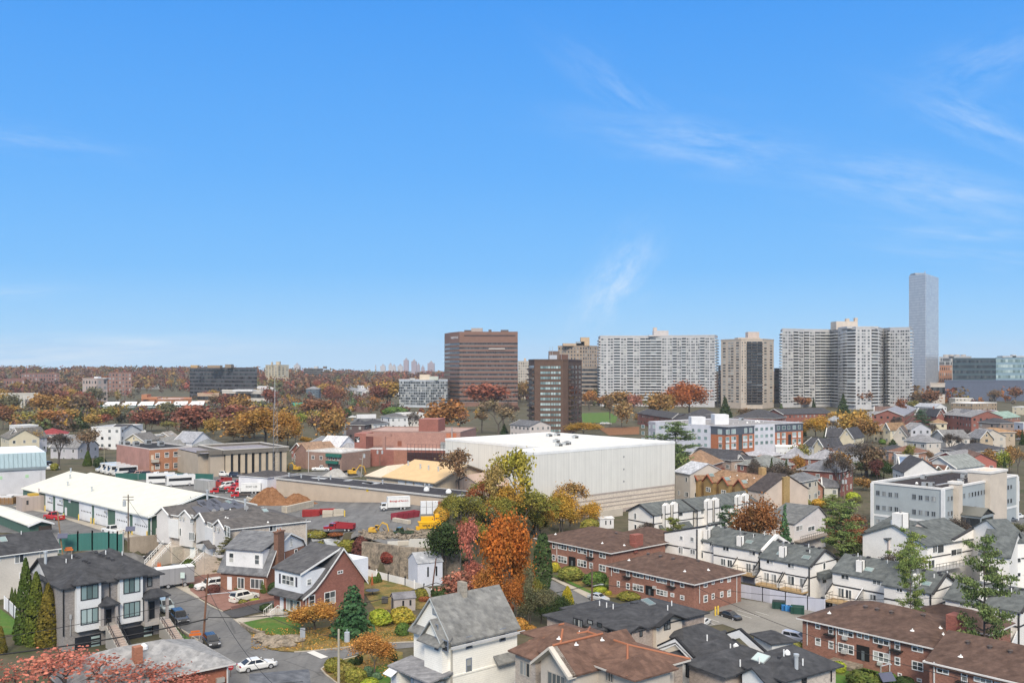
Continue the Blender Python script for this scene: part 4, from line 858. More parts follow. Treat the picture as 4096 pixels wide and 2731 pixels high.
# --- red brick garden apartments
def apt(lab,N,L,W,D=None,zb=0,z=4.8,ang=None,rise=2.4):
 b=Bld('brick_apartments',lab,'apartments',N,None,z,L=L,W=W,D=D,ang=ang); D=b.D
 b.part('wall',MB().box(0,0,-2,W,D,z-.05),'brick',BRICK); b.roof(MB().hip(0,0,W,D,z,rise,.55),BROWNR); b.gutter(0,0,W,D,z,.55,(.66,.64,.62)); return b
def entry(b,n,x0,x1,y0,y1):
 o=b.on('entrance','L',n,x0,x1,y0,y1,0,.05,'rubber',(.012,.012,.013)); b.on('door','L',n,x0+(x1-x0)*.4,x0+(x1-x0)*.62,y0+(y1-y0)*.35,y1,.05,.1,'paint',(.12,.14,.15),par=o)
def balc(b,n,x0,x1,y0,y1):
 b.win('L',n,x0,x1,y0,y1,1,2); xm=(x0+x1)/2; u,z=b.hit('L',t(n,xm,y1));
 m=MB().box(-.7,u-.75,z-.12,0,u+.75,z);
 for i in range(8): m.cyl((-.68,u-.75+1.5*i/7,z),(-.68,u-.75+1.5*i/7,z+.7),.02,.02,4)
 m.cyl((-.68,u-.75,z+.7),(-.68,u+.75,z+.7),.035,.035,4); m.build('balcony','metal',b.root,(.03,.03,.03))
r0=P(t(8,1990,385),4.8); r1=P(t(10,800,260),4.8); WA=(r1-r0).length
b=apt('red brick apartments with brown hip roof and corner facing the parking lot',t(8,1990,385),t(8,985,170),WA)
b.wins('L',8,[(1040,1110,190,260,2,2),(1270,1395,245,322,3,2),(1418,1460,270,340,1,2),(1478,1518,285,350,1,2),(1545,1670,302,385,3,2),(1825,1875,365,435,1,2),(1085,1115,360,430,1,2),(1190,1235,385,455,1,2),(1270,1395,400,480,3,2),(1545,1675,465,530,3,2),(1715,1755,500,545,1,2),(1825,1875,525,582,1,2)]); balc(b,8,1190,1235,225,305); balc(b,8,1715,1755,335,420); entry(b,8,1418,1515,418,525)
b.wins('F',10,[(335,380,365,435,1,2),(430,462,345,400,1,2),(530,562,325,378,1,2),(612,655,305,372,1,2),(335,382,525,608,1,2),(430,462,505,572,1,2),(530,565,482,550,1,2),(612,655,462,545,1,2)])
b.pipe('L',8,1022,190,300); b.pipe('F',10,283,385,620); b.pipe('F',10,720,290,700); b.vents(8,'cone',[(1305,20),(1448,48),(1592,75),(1745,103),(2035,128)]); b.vents(8,'cap',[(1225,115),(1880,245),(2155,230)],1.5)
MB().box(-.35,b.D*.42,2.6,0,b.D*.42+.6,3.0).build('air_conditioner','metal',b.root,(.6,.6,.58)); AANG=b.a
b=apt('red brick apartments with brown hip roof and broad brick chimney by the yellow maples',t(7,1010,1492),t(7,150,1320),15,ang=AANG,z=4.9)
b.wins('L',7,[(322,358,1372,1450,1,2),(390,495,1390,1460,3,2),(515,550,1412,1475,1,2),(562,597,1422,1482,1,2),(620,725,1438,1508,3,2),(875,950,1482,1560,2,2)]); b.wins('L',8,[(320,358,50,118,1,2),(388,495,65,148,3,2),(617,727,112,195,3,2),(757,800,142,215,1,2),(872,952,168,248,2,2)]); balc(b,7,757,800,1462,1548); entry(b,8,515,595,75,205)
b.pipe('L',7,378,1385,1561); b.pipe('L',7,730,1450,1561); b.vents(7,'cap',[(360,1280),(910,1385),(1165,1410)],1.5); b.vents(7,'cone',[(1072,1275)])
h=b.onroof(t(7,1310,1400)); q=h[0] if h else Vector((9,3,9)); b.part('chimney',MB().box(q.x-1.1,q.y-.7,4,q.x+1.1,q.y+.7,q.z+1.9).box(q.x-1.6,q.y-1.0,4,q.x-.7,q.y+.2,q.z+.4),'brick',(.28,.10,.075))
b.part('rear_wing',MB().box(13,2,0,23,12,4.6),'brick',BRICK); b.roof(MB().hip(13,1,23,12,4.8,1.9,.5),BROWNR,'wing_roof'); b.gutter(13,1,23,12,4.8,.5,(.66,.64,.62))
b=apt('red brick apartments with brown roof and big chimney, fire balconies over the entrance path',t(12,1275,1128),t(10,1500,790),13,z=4.7)
b.wins('L',12,[(168,348,905,1010,3,2),(388,450,950,1030,1,2),(470,535,972,1050,1,2),(578,768,992,1105,3,2),(1032,1170,1092,1195,2,2),(52,115,1065,1155,1,2),(168,352,1098,1210,3,2),(578,768,1195,1308,3,2),(830,900,1252,1350,1,2),(1032,1172,1302,1415,2,2),(870,915,1445,1475,1,1),(1095,1150,1505,1540,1,1)]); b.wins('L',10,[(1650,1712,842,920,1,2),(1652,1715,1028,1115,1,2),(1805,1868,1068,1155,1,2)]); balc(b,10,1805,1865,872,982); balc(b,12,830,900,1048,1165); entry(b,12,385,535,1120,1292)
b.on('air_conditioner','L',12,228,282,1005,1045,0,.4,'metal',(.6,.6,.58)); b.on('air_conditioner','L',12,222,280,1160,1205,0,.5,'metal',(.6,.6,.58)); b.on('air_conditioner','L',12,640,695,1310,1345,0,.4,'metal',(.6,.6,.58)); b.on('air_conditioner','L',12,645,690,1105,1135,0,.2,'metal',(.03,.03,.03))
b.pipe('L',12,148,890,1200); b.pipe('L',12,778,1020,1420); b.pipe('L',10,1560,820,1110);
b.vents(12,'cone',[(490,672),(627,700),(795,735),(1167,770)]); b.vents(12,'cap',[(65,735),(1040,940),(1365,910),(1403,985),(1620,1000)],1.5)
h=b.onroof(t(12,1545,955)); q=h[0] if h else Vector((10,3,9)); b.part('chimney',MB().box(q.x-1.1,q.y-.7,4,q.x+1.1,q.y+.7,q.z+2.2).box(q.x-1.3,q.y-1.2,4,q.x+.9,q.y-.7,q.z+.6),'brick',(.27,.10,.075))
b.part('rear_wing',MB().box(11,-2,0,18,9,4.5),'brick',BRICK); b.roof(MB().hip(11,-2,18,9,4.7,1.7,.5),BROWNR,'wing_roof'); b.gutter(11,-2,18,9,4.7,.5,(.66,.64,.62));
o=b.part('entrance_steps',MB().box(-2.6,b.D*.62-2,-1,0,b.D*.62+2,.5),'stone',(.4,.35,.3))
BA=b.a
n2=P(t(12,1240,1295),4.1)
b=Bld('brick_apartments','red brick apartments with brown roof running out of the bottom right corner','apartments',proj(n2+Vector((math.sin(BA),-math.cos(BA),0))*34),None,4.1,ang=BA,W=12,D=34)
b.part('wall',MB().box(0,0,-2,12,34,4.05),'brick',BRICK); b.roof(MB().gable(0,0,12,34,4.1,2.4,'y',.5,.2),BROWNR); b.gutter(0,0,12,34,4.1,.5,(.66,.64,.62))
b.wins('L',12,[(1325,1470,1342,1450,2,2),(1760,1985,1452,1561,3,2),(2010,2085,1505,1600,1,2),(2135,2200,1540,1620,1,2)]); balc(b,12,1612,1690,1412,1540); b.pipe('L',12,1300,1310,1561,r=.1); b.vents(12,'cone',[(1695,1088),(1953,1143),(2192,1195)]); b.vents(12,'cap',[(1608,1245)],1.6)
# ---------------------------------------------------------------- white townhouse rows with green roofs
TW=(.82,.79,.74)
def band(b,face,z,u0,u1,c=None,h=.2,name='trim_band'):
 a=b.lp(face,u0,c,0.0); d=b.lp(face,u1,c,.06)
 return MB().box(min(a[0],d[0]),min(a[1],d[1]),z,max(a[0],d[0]),max(a[1],d[1]),z+h).build(name,'paint',b.root,TRIM)
def chim(b,x,y,z,s=.5,n=1,h=1.5):
 o=b.part('chimney',MB().box(x-s,y-s*n,z-2,x+s,y+s*n,z+h),'siding',TW); m=MB()
 for k in range(n): m.cyl((x,y+(k-(n-1)/2)*s*1.1,z+h),(x,y+(k-(n-1)/2)*s*1.1,z+h+.7),.2,.2,8)
 m.build('flue','metal',o,(.3,.3,.3)); e=MB()
 for sx_ in (-s,s-.12): e.box(x+sx_-.02,y-s*n-.04,z-1.9,x+sx_+.14,y-s*n,z+h)
 e.build('corner_trim','paint',o,TRIM)
def townhouse(lab,N,L,D=None,W=8.5,z=6.1,ang=None,rise=2.1,zb=0,deck=True,wins=(),n=10,ch=(),dn=None):
 b=Bld('townhouse',lab,'house',N,None,z,L=L,W=W,D=D,ang=ang,group=None); D=b.D
 b.part('wall',MB().gbody(0,0,W,D,-1,z-.05,rise,'y'),'siding',TW); b.roof(MB().gable(0,0,W,D,z,rise,'y',.3,.22),GREENR)
 band(b,'L',z*.62,0,D); band(b,'R',z*.62,0,D); b.part('rake_trim',MB().gable(0,-.4,W,-.33,z-.02,rise,'y',.2,.25),'paint',TRIM); band(b,'F',z-.3,.2,W-.2,h=.16); band(b,'F',z*.62,0,W)
 for x in (0,W): MB().box(x-.09,-.09,-1,x+.09,.09,z).build('corner_trim','paint',b.root,TRIM)
 for a in wins: b.win('L',n,*a)
 for x,y in ch:
  h=b.onroof(t(dn or n,x,y))
  if h: chim(b,h[0].x,h[0].y,h[0].z)
 return b
def deck(b,y0,y1,z,d=1.7,wood=(.42,.29,.15)):
 b.part('deck',MB().box(-d,y0,z-.3,-.003,y1,z),'paint',wood); deckrail(b,[(-.1,y1),(-d+.08,y1),(-d+.08,y0),(-.1,y0)],z)
 for y in (y0,y1): b.part('privacy_wall',MB().ext([(-d,y,z),(-.01,y,z),(-.01,y,z+2.2),(-d,y,z+.8)],(0,.12,0)),'siding',TW); b.part('wall_cap',MB().ext([(-d,y-.02,z+.8),(-.01,y-.02,z+2.2),(-.01,y-.02,z+2.36),(-d,y-.02,z+.96)],(0,.16,0)),'paint',TRIM)
r2=townhouse('white townhouse with gable end, deck and grey garages beside the pale vinyl fence',t(10,1578,168),t(10,1003,68),wins=[(1072,1158,92,165,2,1),(1322,1408,138,212,2,1),(1045,1112,258,372,2,1),(1130,1197,275,385,2,1),(1325,1408,298,412,2,1),(1465,1550,325,430,2,1)],ch=[(1272,60)]); D=r2.D; ANG2=r2.a
_,zz=r2.hit('L',t(10,1400,470)); zz=max(1.8,zz-.3); deck(r2,.2,D*.48,zz); deck(r2,D*.52,D-.2,zz)
r2.on('garage_door','L',10,1330,1550,475,615,0,.08,'panel',(.33,.33,.37)); r2.on('garage_door','L',10,1035,1250,425,545,0,.08,'panel',(.33,.33,.37)); r2.on('door','L',10,1255,1315,460,570,0,.06,'paint',(.10,.06,.05))
r2.win('F',10,1738,1768,140,225,1,1); r2.on('bay','F',10,1700,1800,300,600,0,1.2,'siding',TW); r2.on('bay_roof','F',10,1665,1815,240,310,0,1.5,'roof',GREENR); r2.win('F',10,1735,1775,315,380,1,1,c=-1.2,fc=TRIM)
r2.vents(9,'box',[(1240,1368),(1310,1380),(1380,1390),(1540,1415),(1620,1432),(1700,1445),(1560,1475)],.9); r2.vents(9,'pipe',[(1280,1390),(1573,1432),(1585,1500)]); r2.vents(10,'sky',[(1545,85),(1245,40)],.9)
b=townhouse('white townhouse of the middle row with twin chimney above the flat roofs',t(9,992,1470),t(9,488,1372),ang=ANG2,wins=[(562,638,1408,1478,2,1),(868,950,1458,1530,2,1)],n=9,ch=[(770,1400)],D=None)
b.wins('L',10,[(538,600,95,180,2,1),(615,678,108,200,2,1),(835,898,150,260,2,1),(915,978,165,270,2,1)]); deck(b,.1,b.D*.46,1.9)
b.vents(9,'box',[(712,1225),(790,1235),(860,1248),(1000,1270),(1075,1282),(1160,1295),(825,1275),(930,1295)],.8); b.vents(9,'pipe',[(767,1240),(1052,1290),(922,1315)]); b.vents(9,'sky',[(872,1375)],.9); b.part('party_wall',MB().gable(0,-.9,b.W,-.45,6.4,2.1,'y',.1,.6),'siding',TW); b.on('garage_door','L',10,800,985,310,410,0,.08,'panel',(.33,.33,.37))
b=townhouse('white townhouse of the middle row with single narrow chimney, second from left',t(9,490,1368),t(9,252,1325),ang=ANG2,wins=[(280,335,1340,1400,2,1),(405,455,1360,1425,2,1),(270,335,1480,1561,2,1)],n=9,ch=[(377,1320)]); b.vents(9,'box',[(595,1205),(480,1180)],.9); b.vents(9,'pipe',[(540,1200)]); b.vents(9,'sky',[(430,1190)],.9)
b=Bld('townhouse','tall white townhouse with slanting parapet at the left end of the middle row','house',t(9,258,1330),None,6.4,L=t(9,28,1240),W=8,ang=ANG2); D=b.D
b.part('wall',MB().ext([(0,0,-1),(0,D,-1),(0,D,6.4),(0,D*.1,8.3),(0,0,8.1)],(7,0,0)),'siding',TW); b.part('coping',MB().ext([(-.1,D+.2,6.3),(-.1,0,8.3),(-.1,0,8.55),(-.1,D+.2,6.55)],(7.2,0,0)),'paint',TRIM); band(b,'L',4.2,0,D); b.part('corner_trim',MB().box(-.1,-.1,-1,.1,.1,8.1),'paint',TRIM)
b.wins('L',9,[(178,225,1312,1370,1,1),(55,95,1300,1350,1,1),(40,98,1430,1510,2,1),(178,240,1455,1520,2,1)])
r3=townhouse('white townhouse at the right end of the lower row beside the tall pine',t(12,2290,703),t(12,1428,548),wins=[(2018,2145,680,770,2,1),(1985,2085,885,1020,2,1),(2100,2205,905,1050,2,1),(1590,1680,590,660,2,1)],n=12,ch=[(1870,560)],ang=ANG2); r3.vents(12,'box',[(2115,432),(2210,447),(2330,462),(1715,365),(2180,480)],.9); r3.vents(12,'pipe',[(2048,500),(2205,490)]); r3.part('privacy_wall',MB().ext([(-1.8,.1,.5),(-.01,.1,.5),(-.01,.1,3.4),(-1.8,.1,2)],(0,.15,0)),'siding',(.78,.78,.78))
b=townhouse('white townhouse with green roof behind the tall straight pine trunk',t(12,1252,483),t(12,725,380),wins=[(848,930,420,495,2,1),(1120,1200,470,540,2,1)],n=12,ch=[(1100,400)],ang=ANG2); b.vents(12,'box',[(1100,225),(1178,238),(1358,265),(1440,282),(1375,292)],.9); b.vents(12,'pipe',[(1048,232),(1295,320),(1450,288)]); b.vents(12,'sky',[(1205,395)],.9)
b=townhouse('white townhouse with wooden rear deck at the left end of the lower row',t(12,738,345),t(12,105,232),wins=[(200,298,262,345,2,1),(568,672,328,410,2,1),(165,240,440,560,2,1),(252,328,458,575,2,1),(535,620,515,590,2,1)],n=12,ch=[(430,230)],ang=ANG2); b.vents(12,'box',[(355,58),(525,85),(690,105)],.9); b.vents(12,'pipe',[(400,72),(745,150)]); b.vents(12,'sky',[(530,230)],.9); deck(b,b.D*.42,b.D-.1,1.8,2.2); b.part('privacy_wall',MB().ext([(-2.2,b.D*.42,1.8),(-.01,b.D*.42,1.8),(-.01,b.D*.42,4.2),(-2.2,b.D*.42,2.8)],(0,.15,0)),'siding',(.78,.78,.78))
def rowF(lab,N,Rp,D,chs,sk,z=5.7,rise=1.9,lw=(),wn=()):
 b=Bld('townhouse',lab,'house',N,Rp,z,D=D); W=b.W
 b.part('wall',MB().gbody(0,0,W,D,-1,z-.05,rise,'x'),'siding',TW); b.roof(MB().gable(0,0,W,D,z,rise,'x',.3,.22),GREENR); band(b,'L',z*.6,0,D); band(b,'F',z*.6,0,W); b.part('rake_trim',MB().gable(-.4,0,-.33,D,z-.02,rise,'x',.2,.25),'paint',TRIM)
 for x in (0,W): MB().box(x-.09,-.09,-1,x+.09,.09,z).build('corner_trim','paint',b.root,TRIM)
 for x0,x1,y0,n in chs:
  u0,_=b.hit('F',t(n,x0,y0),-.9); u1,_=b.hit('F',t(n,x1,y0),-.9); _,zt=b.hit('F',t(n,(x0+x1)/2,y0),-.9); o=b.part('chimney',MB().gbody(u0,-.9,u1,.0-.003,-1,zt-.4,.5,'y'),'siding',TW); MB().cyl(((u0+u1)/2,-.4,zt),((u0+u1)/2,-.4,zt+.6),.2,.2,8).build('flue','metal',o,(.3,.3,.3))
  e=MB();
  for u in (u0,u1-.12): e.box(u-.02,-.96,-1,u+.14,-.9,zt-.4)
  e.box(u0,-.96,zt-2.4,u1,-.9,zt-2.2); e.build('corner_trim','paint',o,TRIM)
 for n,pts in sk: b.vents(n,'sky',pts,1.0)
 for n,a in lw: b.win('L',n,*a)
 for n,a in wn: b.win('F',n,*a)
 b.part('sun_porch_roof',MB().ext([(W*.12,-1.3,1.8),(W*.40,-1.3,1.8),(W*.40,0,3.0),(W*.12,0,3.0)],(0,0,.15)),'roof',GREENR); b.part('sun_porch',MB().box(W*.13,-1.2,-1,W*.39,-.003,1.8),'glass')
 b.part('sun_porch_roof',MB().ext([(W*.62,-1.3,1.8),(W*.9,-1.3,1.8),(W*.9,0,3.0),(W*.62,0,3.0)],(0,0,.15)),'roof',GREENR); return b
rowF('white townhouse with plain gable end and two chimneys below the storage building',t(7,1512,1045),t(7,1978,985),8,[(1645,1715,920,7),(1738,1805,905,7)],[(7,[(1530,895),(1572,885)])],lw=[(7,(1283,1313,1030,1105,1,1)),(7,(1285,1316,1162,1232,1,1))],wn=[(7,(1805,1855,1010,1070,1,1)),(7,(1595,1645,1045,1100,2,1))])
rowF('white townhouse with green roof and four chimneys in front of the brown townhouses',t(7,2025,985),t(9,955,880),8,[(2140,2210,868,7),(2225,2290,855,7),(735,800,820,9),(812,875,805,9)],[(9,[(265,838),(305,832),(610,790),(650,785)])],wn=[(7,(2065,2140,985,1040,2,1)),(9,(300,375,985,1040,2,1)),(9,(535,570,955,1005,1,1)),(9,(665,735,930,985,2,1))])
b=Bld('townhouse','white townhouse with green roof and chimney at the foot of the grey-blue office','house',t(11,760,1330),None,7.6,L=t(11,490,1240),W=11); D=b.D; b.part('wall',MB().gbody(0,0,11,D,0,7.5,2.8,'y'),'siding',(.6,.52,.47)); b.roof(MB().gable(0,0,11,D,7.6,2.8,'y',.3),GREENR); chim(b,2.5,1.2,9.0,.9); b.vents(11,'sky',[(800,1210)]); b.wins('F',11,[(900,940,1300,1400,1,1)])
b=Bld('townhouse','white townhouse with balcony, chimney and fanned green roof right of it','house',t(11,1210,1405),t(11,1790,1310),7.6,D=13); W=b.W; b.part('wall',MB().gbody(0,0,W,13,-1,7.5,2.6,'x'),'siding',TW); b.roof(MB().gable(0,0,W,13,7.6,2.6,'x',.4),GREENR); chim(b,1.2,6,9.6,1.0,1,2.6); b.part('parapet',MB().ext([(W*.5,-.3,7.2),(W+.5,-.3,7.2),(W+.5,-.3,9.6),(W*.5,-.3,7.7)],(0,.3,0)),'siding',TW); b.part('coping',MB().ext([(W*.5,-.4,7.7),(W+.5,-.4,9.6),(W+.5,-.4,9.85),(W*.5,-.4,7.95)],(0,.5,0)),'paint',TRIM)
b.wins('F',11,[(1275,1330,1400,1500,2,1),(1330,1410,1400,1505,1,1),(1490,1620,1450,1530,2,1)]); b.part('balcony',MB().box(0,-1.8,3.3,W*.6,0,3.5),'paint',(.4,.4,.4)); deckrail(b,[(0,-1.75),(W*.6,-1.75)],3.5); b.wins('F',12,[(1220,1300,110,220,2,1),(1480,1560,130,215,1,1)]); band(b,'F',5.2,0,W)
b=Bld('townhouse','white townhouse with plain green roof slope near the right edge','house',t(11,1835,1500),t(11,2180,1540),6.8,D=11); W=b.W; b.part('wall',MB().gbody(0,0,W,11,-1,6.7,3.4,'x'),'siding',TW); b.roof(MB().gable(0,0,W,11,6.8,3.4,'x',.3),GREENR); b.winm('F',W*.4,4,2,1.6,2,1)
b=Bld('townhouse','white townhouse cut by the right edge with dark bands and two windows','house',t(11,2190,1372),t(11,2420,1360),8.4,D=11); W=b.W; b.part('wall',MB().gbody(0,0,W,11,-1,8.3,3.0,'x'),'siding',TW); b.roof(MB().gable(0,0,W,11,8.4,3.0,'x',.2),GREENR); band(b,'F',5.4,0,W); b.wins('F',12,[(2210,2315,85,150,2,1),(2265,2315,258,312,1,1)])
b=Bld('townhouse','white townhouse with steep roof and chimney among the bare trees left of the tall pine','house',t(9,1400,1150),t(9,1770,1060),6.6,D=7); W=b.W; b.part('wall',MB().gbody(0,0,W,7,0,6.5,2.4,'y',.75),'siding',(.68,.63,.59)); b.roof(MB().gable(0,0,W,7,6.6,2.4,'y',.3,.18,.75),(.15,.155,.155)); chim(b,.2,6,8,.6,2,1.2); b.wins('F',9,[(1420,1500,1175,1240,2,1),(1560,1640,1185,1240,2,1)]); b.part('deck',MB().box(0,-1.5,2.8,W,-.003,3.0),'paint',(.3,.26,.22)); deckrail(b,[(0,-1.45),(W,-1.45)],3.0)
# ---------------------------------------------------------------- large blocks of the middle ground
b=Bld('storage_building','huge white windowless storage building with beige striped base and flat white roof','building',(2134,1812),(2698.6,1767),17.3,L=t(5,1228,155)); W,D=b.W,b.D; dn=9.0; x2=W*.22; zt=17.3
SW=(.70,.68,.62); poly=[(0,0),(W,0),(W,D),(x2,D),(x2,dn),(0,dn)]
b.part('base_wall',MB().prism(poly,0,5.2),'brick',(.66,.58,.48)); b.part('upper_wall',MB().prism([(-.05,-.05),(W+.05,-.05),(W+.05,D),(x2-.05,D),(x2-.05,dn+.05),(-.05,dn+.05)],5.6,zt),'panel',SW)
for z0,z1 in ((5.2,5.6),(3.9,4.2),(2.9,3.15),(1.9,2.15),(0,1.0)): b.part('stripe',MB().prism([(-.07,-.07),(W+.07,-.07),(W+.07,D),(x2-.07,D),(x2-.07,dn+.07),(-.07,dn+.07)],z0,z1),'paint',(.40,.34,.30))
rf=MB().prism([(.4,.4),(W-.4,.4),(W-.4,D-.4),(x2+.4,D-.4),(x2+.4,dn-.4),(.4,dn-.4)],zt-.6,zt-.45); b.roof(rf,(.80,.80,.79),'roof','paint')
cp=MB(); pw=poly+[poly[0]]
for (ax,ay),(cx,cy) in zip(pw,pw[1:]):
 cp.box(min(ax,cx)-.12,min(ay,cy)-.12,zt-.45,max(ax,cx)+.12 if ax==cx else max(ax,cx)-.13,max(ay,cy)+.12 if ay==cy else max(ay,cy)-.13,zt+.18)
b.part('parapet',cp,'paint',(.78,.78,.76)); b.vents(7,'ac',[(285,150),(378,140),(590,170),(480,250),(370,220),(500,245),(400,265)],1.3); b.vents(7,'dome',[(680,190),(650,185)],1)
for z in (14.5,11.2,8):
 u,zc=b.hit('F',t(7,1160,330)); b.part('wall_vent',MB().box(u-.2,-.12,z-.2,u+.2,-.05,z+.2),'metal',(.3,.3,.3))
STO=b
b=Bld('office_building','grey-blue three-storey office with cream towers and black flat roof','office',t(11,1400,760),t(11,2270,600),11.0,L=t(11,567,680)); W,D=b.W,b.D; OB=(.36,.395,.405)
b.part('wall',MB().box(0,0,0,W,D,10.6),'paint',OB); b.roof(MB().box(.4,.4,10.6,W-.4,D-.4,10.66),(.045,.037,.037),'roof','roof')
b.part('parapet',MB().ring(0,0,W,D,10.6,11.25,.4),'paint',OB); b.part('cornice',MB().ring(-.18,-.18,W+.18,D+.18,10.95,11.4,.62),'paint',(.72,.70,.67));
for f_ in ('L','F'): b.part('white_band',(MB().box(-.1,0,3.4,0,D,3.9) if f_=='L' else MB().box(0,-.1,3.4,W,0,3.9)),'paint',(.72,.72,.71))
for x,y in ((0,0),(W,0),(0,D)): b.part('corner_pier',MB().box(x-.35,y-.35,0,x+.35,y+.35,11),'paint',(.72,.72,.71))
for x0,x1,y0,y1,yt in ((1520,1592,700,1100,700),(1893,2115,575,1170,575)):
 u0,_=b.hit('F',t(11,x0,y0)); u1,_=b.hit('F',t(11,x1-25,y0)); _,z1=b.hit('F',t(11,x0,yt),-1.0); b.part('tower',MB().box(u0,-1.2,0,u1,4 if x1>1800 else 1,max(11.6,z1)),'paint',(.60,.52,.43)); b.part('tower_cap',MB().ring(u0-.2,-1.4,u1+.2,(4 if x1>1800 else 1)+.2,max(11.6,z1)-.1,max(11.6,z1)+.45,.5),'paint',(.7,.67,.63))
GF=(.30,.33,.36)
b.wins('L',11,[(x,x+50,y,y+62,2,1) for x,y in ((610,765),(682,775),(755,785),(828,790))]+[(x,x+54,y,y+66,2,1) for x,y in ((1033,808),(1110,818),(1187,825),(1262,833))]+[(x,x+50,y,y+62,2,1) for x,y in ((610,935),(682,942),(755,950),(828,958))]+[(x,x+54,y,y+66,2,1) for x,y in ((1033,985),(1110,993),(1187,1003),(1262,1010))]+[(x,x+52,y,y+60,2,1) for x,y in ((1035,1155),(1112,1165),(1188,1172),(1262,1182))]+[(x,x+48,y,y+50,2,1) for x,y in ((612,1100),(684,1108),(757,1116))],fc=GF)
b.wins('F',11,[(1450,1475,833,895),(1488,1512,827,888),(1597,1618,808,868),(1633,1658,800,862),(1450,1475,1010,1070),(1488,1512,1003,1065),(1597,1618,980,1040),(1633,1658,973,1035),(1697,1720,962,1020),(1733,1754,955,1012),(1765,1787,948,1005)]+[(1697+i*35,1720+i*35,790-i*7,850-i*7) for i in range(6)]+[(2120,2142,710,765),(2152,2175,703,760),(2187,2210,697,752),(2120,2142,870,930),(2152,2175,863,922),(2187,2210,857,915),(1450,1475,1185,1240),(1600,1620,1150,1205),(1632,1655,1142,1198),(1700,1720,1130,1185),(1768,1790,1112,1170)],fc=GF)
u0,_=b.hit('F',t(11,1815,1150),-5); u1,_=b.hit('F',t(11,2020,1000),-3); b.part('entrance_canopy',MB().gbody(u0,-5.5,u0+6.5,-.1,0,5.2,1.3,'y'),'glassdark'); b.part('canopy_roof',MB().gable(u0,-5.5,u0+6.5,-.1,5.3,1.4,'y',.3),'metal',(.16,.16,.14)); b.part('canopy_frame',MB().ring(u0-.05,-5.55,u0+6.55,-.1,4.6,5.2,.2).box(u0-.05,-5.6,0,u0+.2,-5.4,5).box(u0+6.3,-5.6,0,u0+6.55,-5.4,5),'metal',(.42,.46,.48))
b.vents(11,'ac',[(1170,630),(1640,620),(1720,615),(1605,680),(1185,715),(1262,718)],1.0); b.vents(11,'dome',[(1090,690),(1808,600)],.8); b.part('pipe_run',MB().box(W*.2,D*.30,10.75,W*.55,D*.33,11.0),'metal',(.5,.48,.46)); b.vents(11,'box',[(1300,630),(1480,640),(1545,610),(1375,600)],1.2)
b=Bld('apartment_complex','modern four-storey apartment complex in white panels and orange brick with rooftop boxes','apartments',t(34,1052,318),t(34,1940,270),13.0,L=t(34,25,262)); W,D=b.W,b.D
OR=(.42,.155,.075); b.part('wall',MB().box(0,0,0,W,D,13),'paint',(.62,.62,.66)); b.roof(MB().box(.3,.3,13,W-.3,D-.3,13.06),(.30,.29,.29),'roof','roof'); b.part('parapet',MB().ring(0,0,W,D,13.0,13.4,.3),'paint',(.62,.62,.66))
dL,_=b.hit('L',t(34,868,320)); dG,_=b.hit('L',t(34,212,262)); f1,_=b.hit('F',t(34,1368,300)); f2,_=b.hit('F',t(34,1617,285));
for face,u0,u1 in (('L',0,dL),('F',0,f1),('F',f2,W)):
 a=b.lp(face,u0,None,.0); d=b.lp(face,u1,None,.3); x0,x1,y0,y1=min(a[0],d[0]),max(a[0],d[0]),min(a[1],d[1]),max(a[1],d[1])
 b.part('brick_front',MB().box(x0,y0,0,x1,y1,9.6),'brick',OR); b.part('top_band',MB().box(x0,y0,9.6,x1,y1,12.9),'paint',(.085,.10,.125)); b.part('roof_edge',MB().box(x0-.3,y0-.3,13.0,x1+.3,y1+.3,13.3),'paint',(.3,.3,.31))
a=b.lp('L',dG,None,0); b.part('grey_front',MB().box(-.2,dG,0,-.003,D,13.2),'paint',(.30,.30,.34))
def gridF(face,n,cols,rows,dx,dy,pane='glasspale',base=False,c=None,k=0.0):
 for i,(x,w_) in enumerate(cols):
  for j,y in enumerate(rows):
   yy=y+k*(x-cols[0][0]); b.win(face,n,x,x+w_,yy,yy+dy,2 if w_>40 else 1,1,c=c,pane=pane,fc=(.62,.62,.62))
   if base:
    u0,z0=b.hit(face,t(n,x,yy+dy),c); u1,_=b.hit(face,t(n,x+w_,yy+dy),c); a=b.lp(face,u0,c,.02); d=b.lp(face,u1,c,.14); b.part('window_apron',MB().box(min(a[0],d[0]),min(a[1],d[1]),z0-.9,max(a[0],d[0]),max(a[1],d[1]),z0-.1),'paint',(.68,.68,.68))
gridF('L',34,[(955,40)],[430,513],0,45,base=True,c=-.3); gridF('F',34,[(1103,55),(1240,50),(1312,38)],[425,505],0,45,base=True,c=-.3,k=-.07); gridF('F',34,[(1640,32),(1697,45),(1820,45),(1888,32)],[385,465],0,42,base=True,c=-.3,k=-.05)
gridF('F',34,[(1038,40)],[432,515],0,45,base=True,c=-.3)
gridF('L',34,[(640,30),(706,40),(782,40)],[332,418,498],0,42,k=.06); gridF('L',34,[(252,34),(322,38)],[303,390],0,42,k=.06); gridF('F',34,[(1380,38),(1442,36),(1500,36),(1558,36)],[322,404,482],0,42,k=-.06); gridF('L',34,[(48,35),(138,12),(180,32)],[288,365,440],0,42,c=-.2,k=.02)
gridF('F',34,[(1040,42),(1105,50),(1255,34),(1315,34)],[345],0,55,c=-.3,k=-.07); gridF('L',34,[(945,50)],[340],0,60,c=-.3); gridF('F',34,[(1640,32),(1700,40),(1765,28),(1825,36),(1888,32)],[303],0,46,c=-.3,k=-.04)
for x0,x1 in ((1182,1225),(1765,1800)): b.on('stair_glass','F',34,x0,x1,400,580,.3,.36,'glassdark')
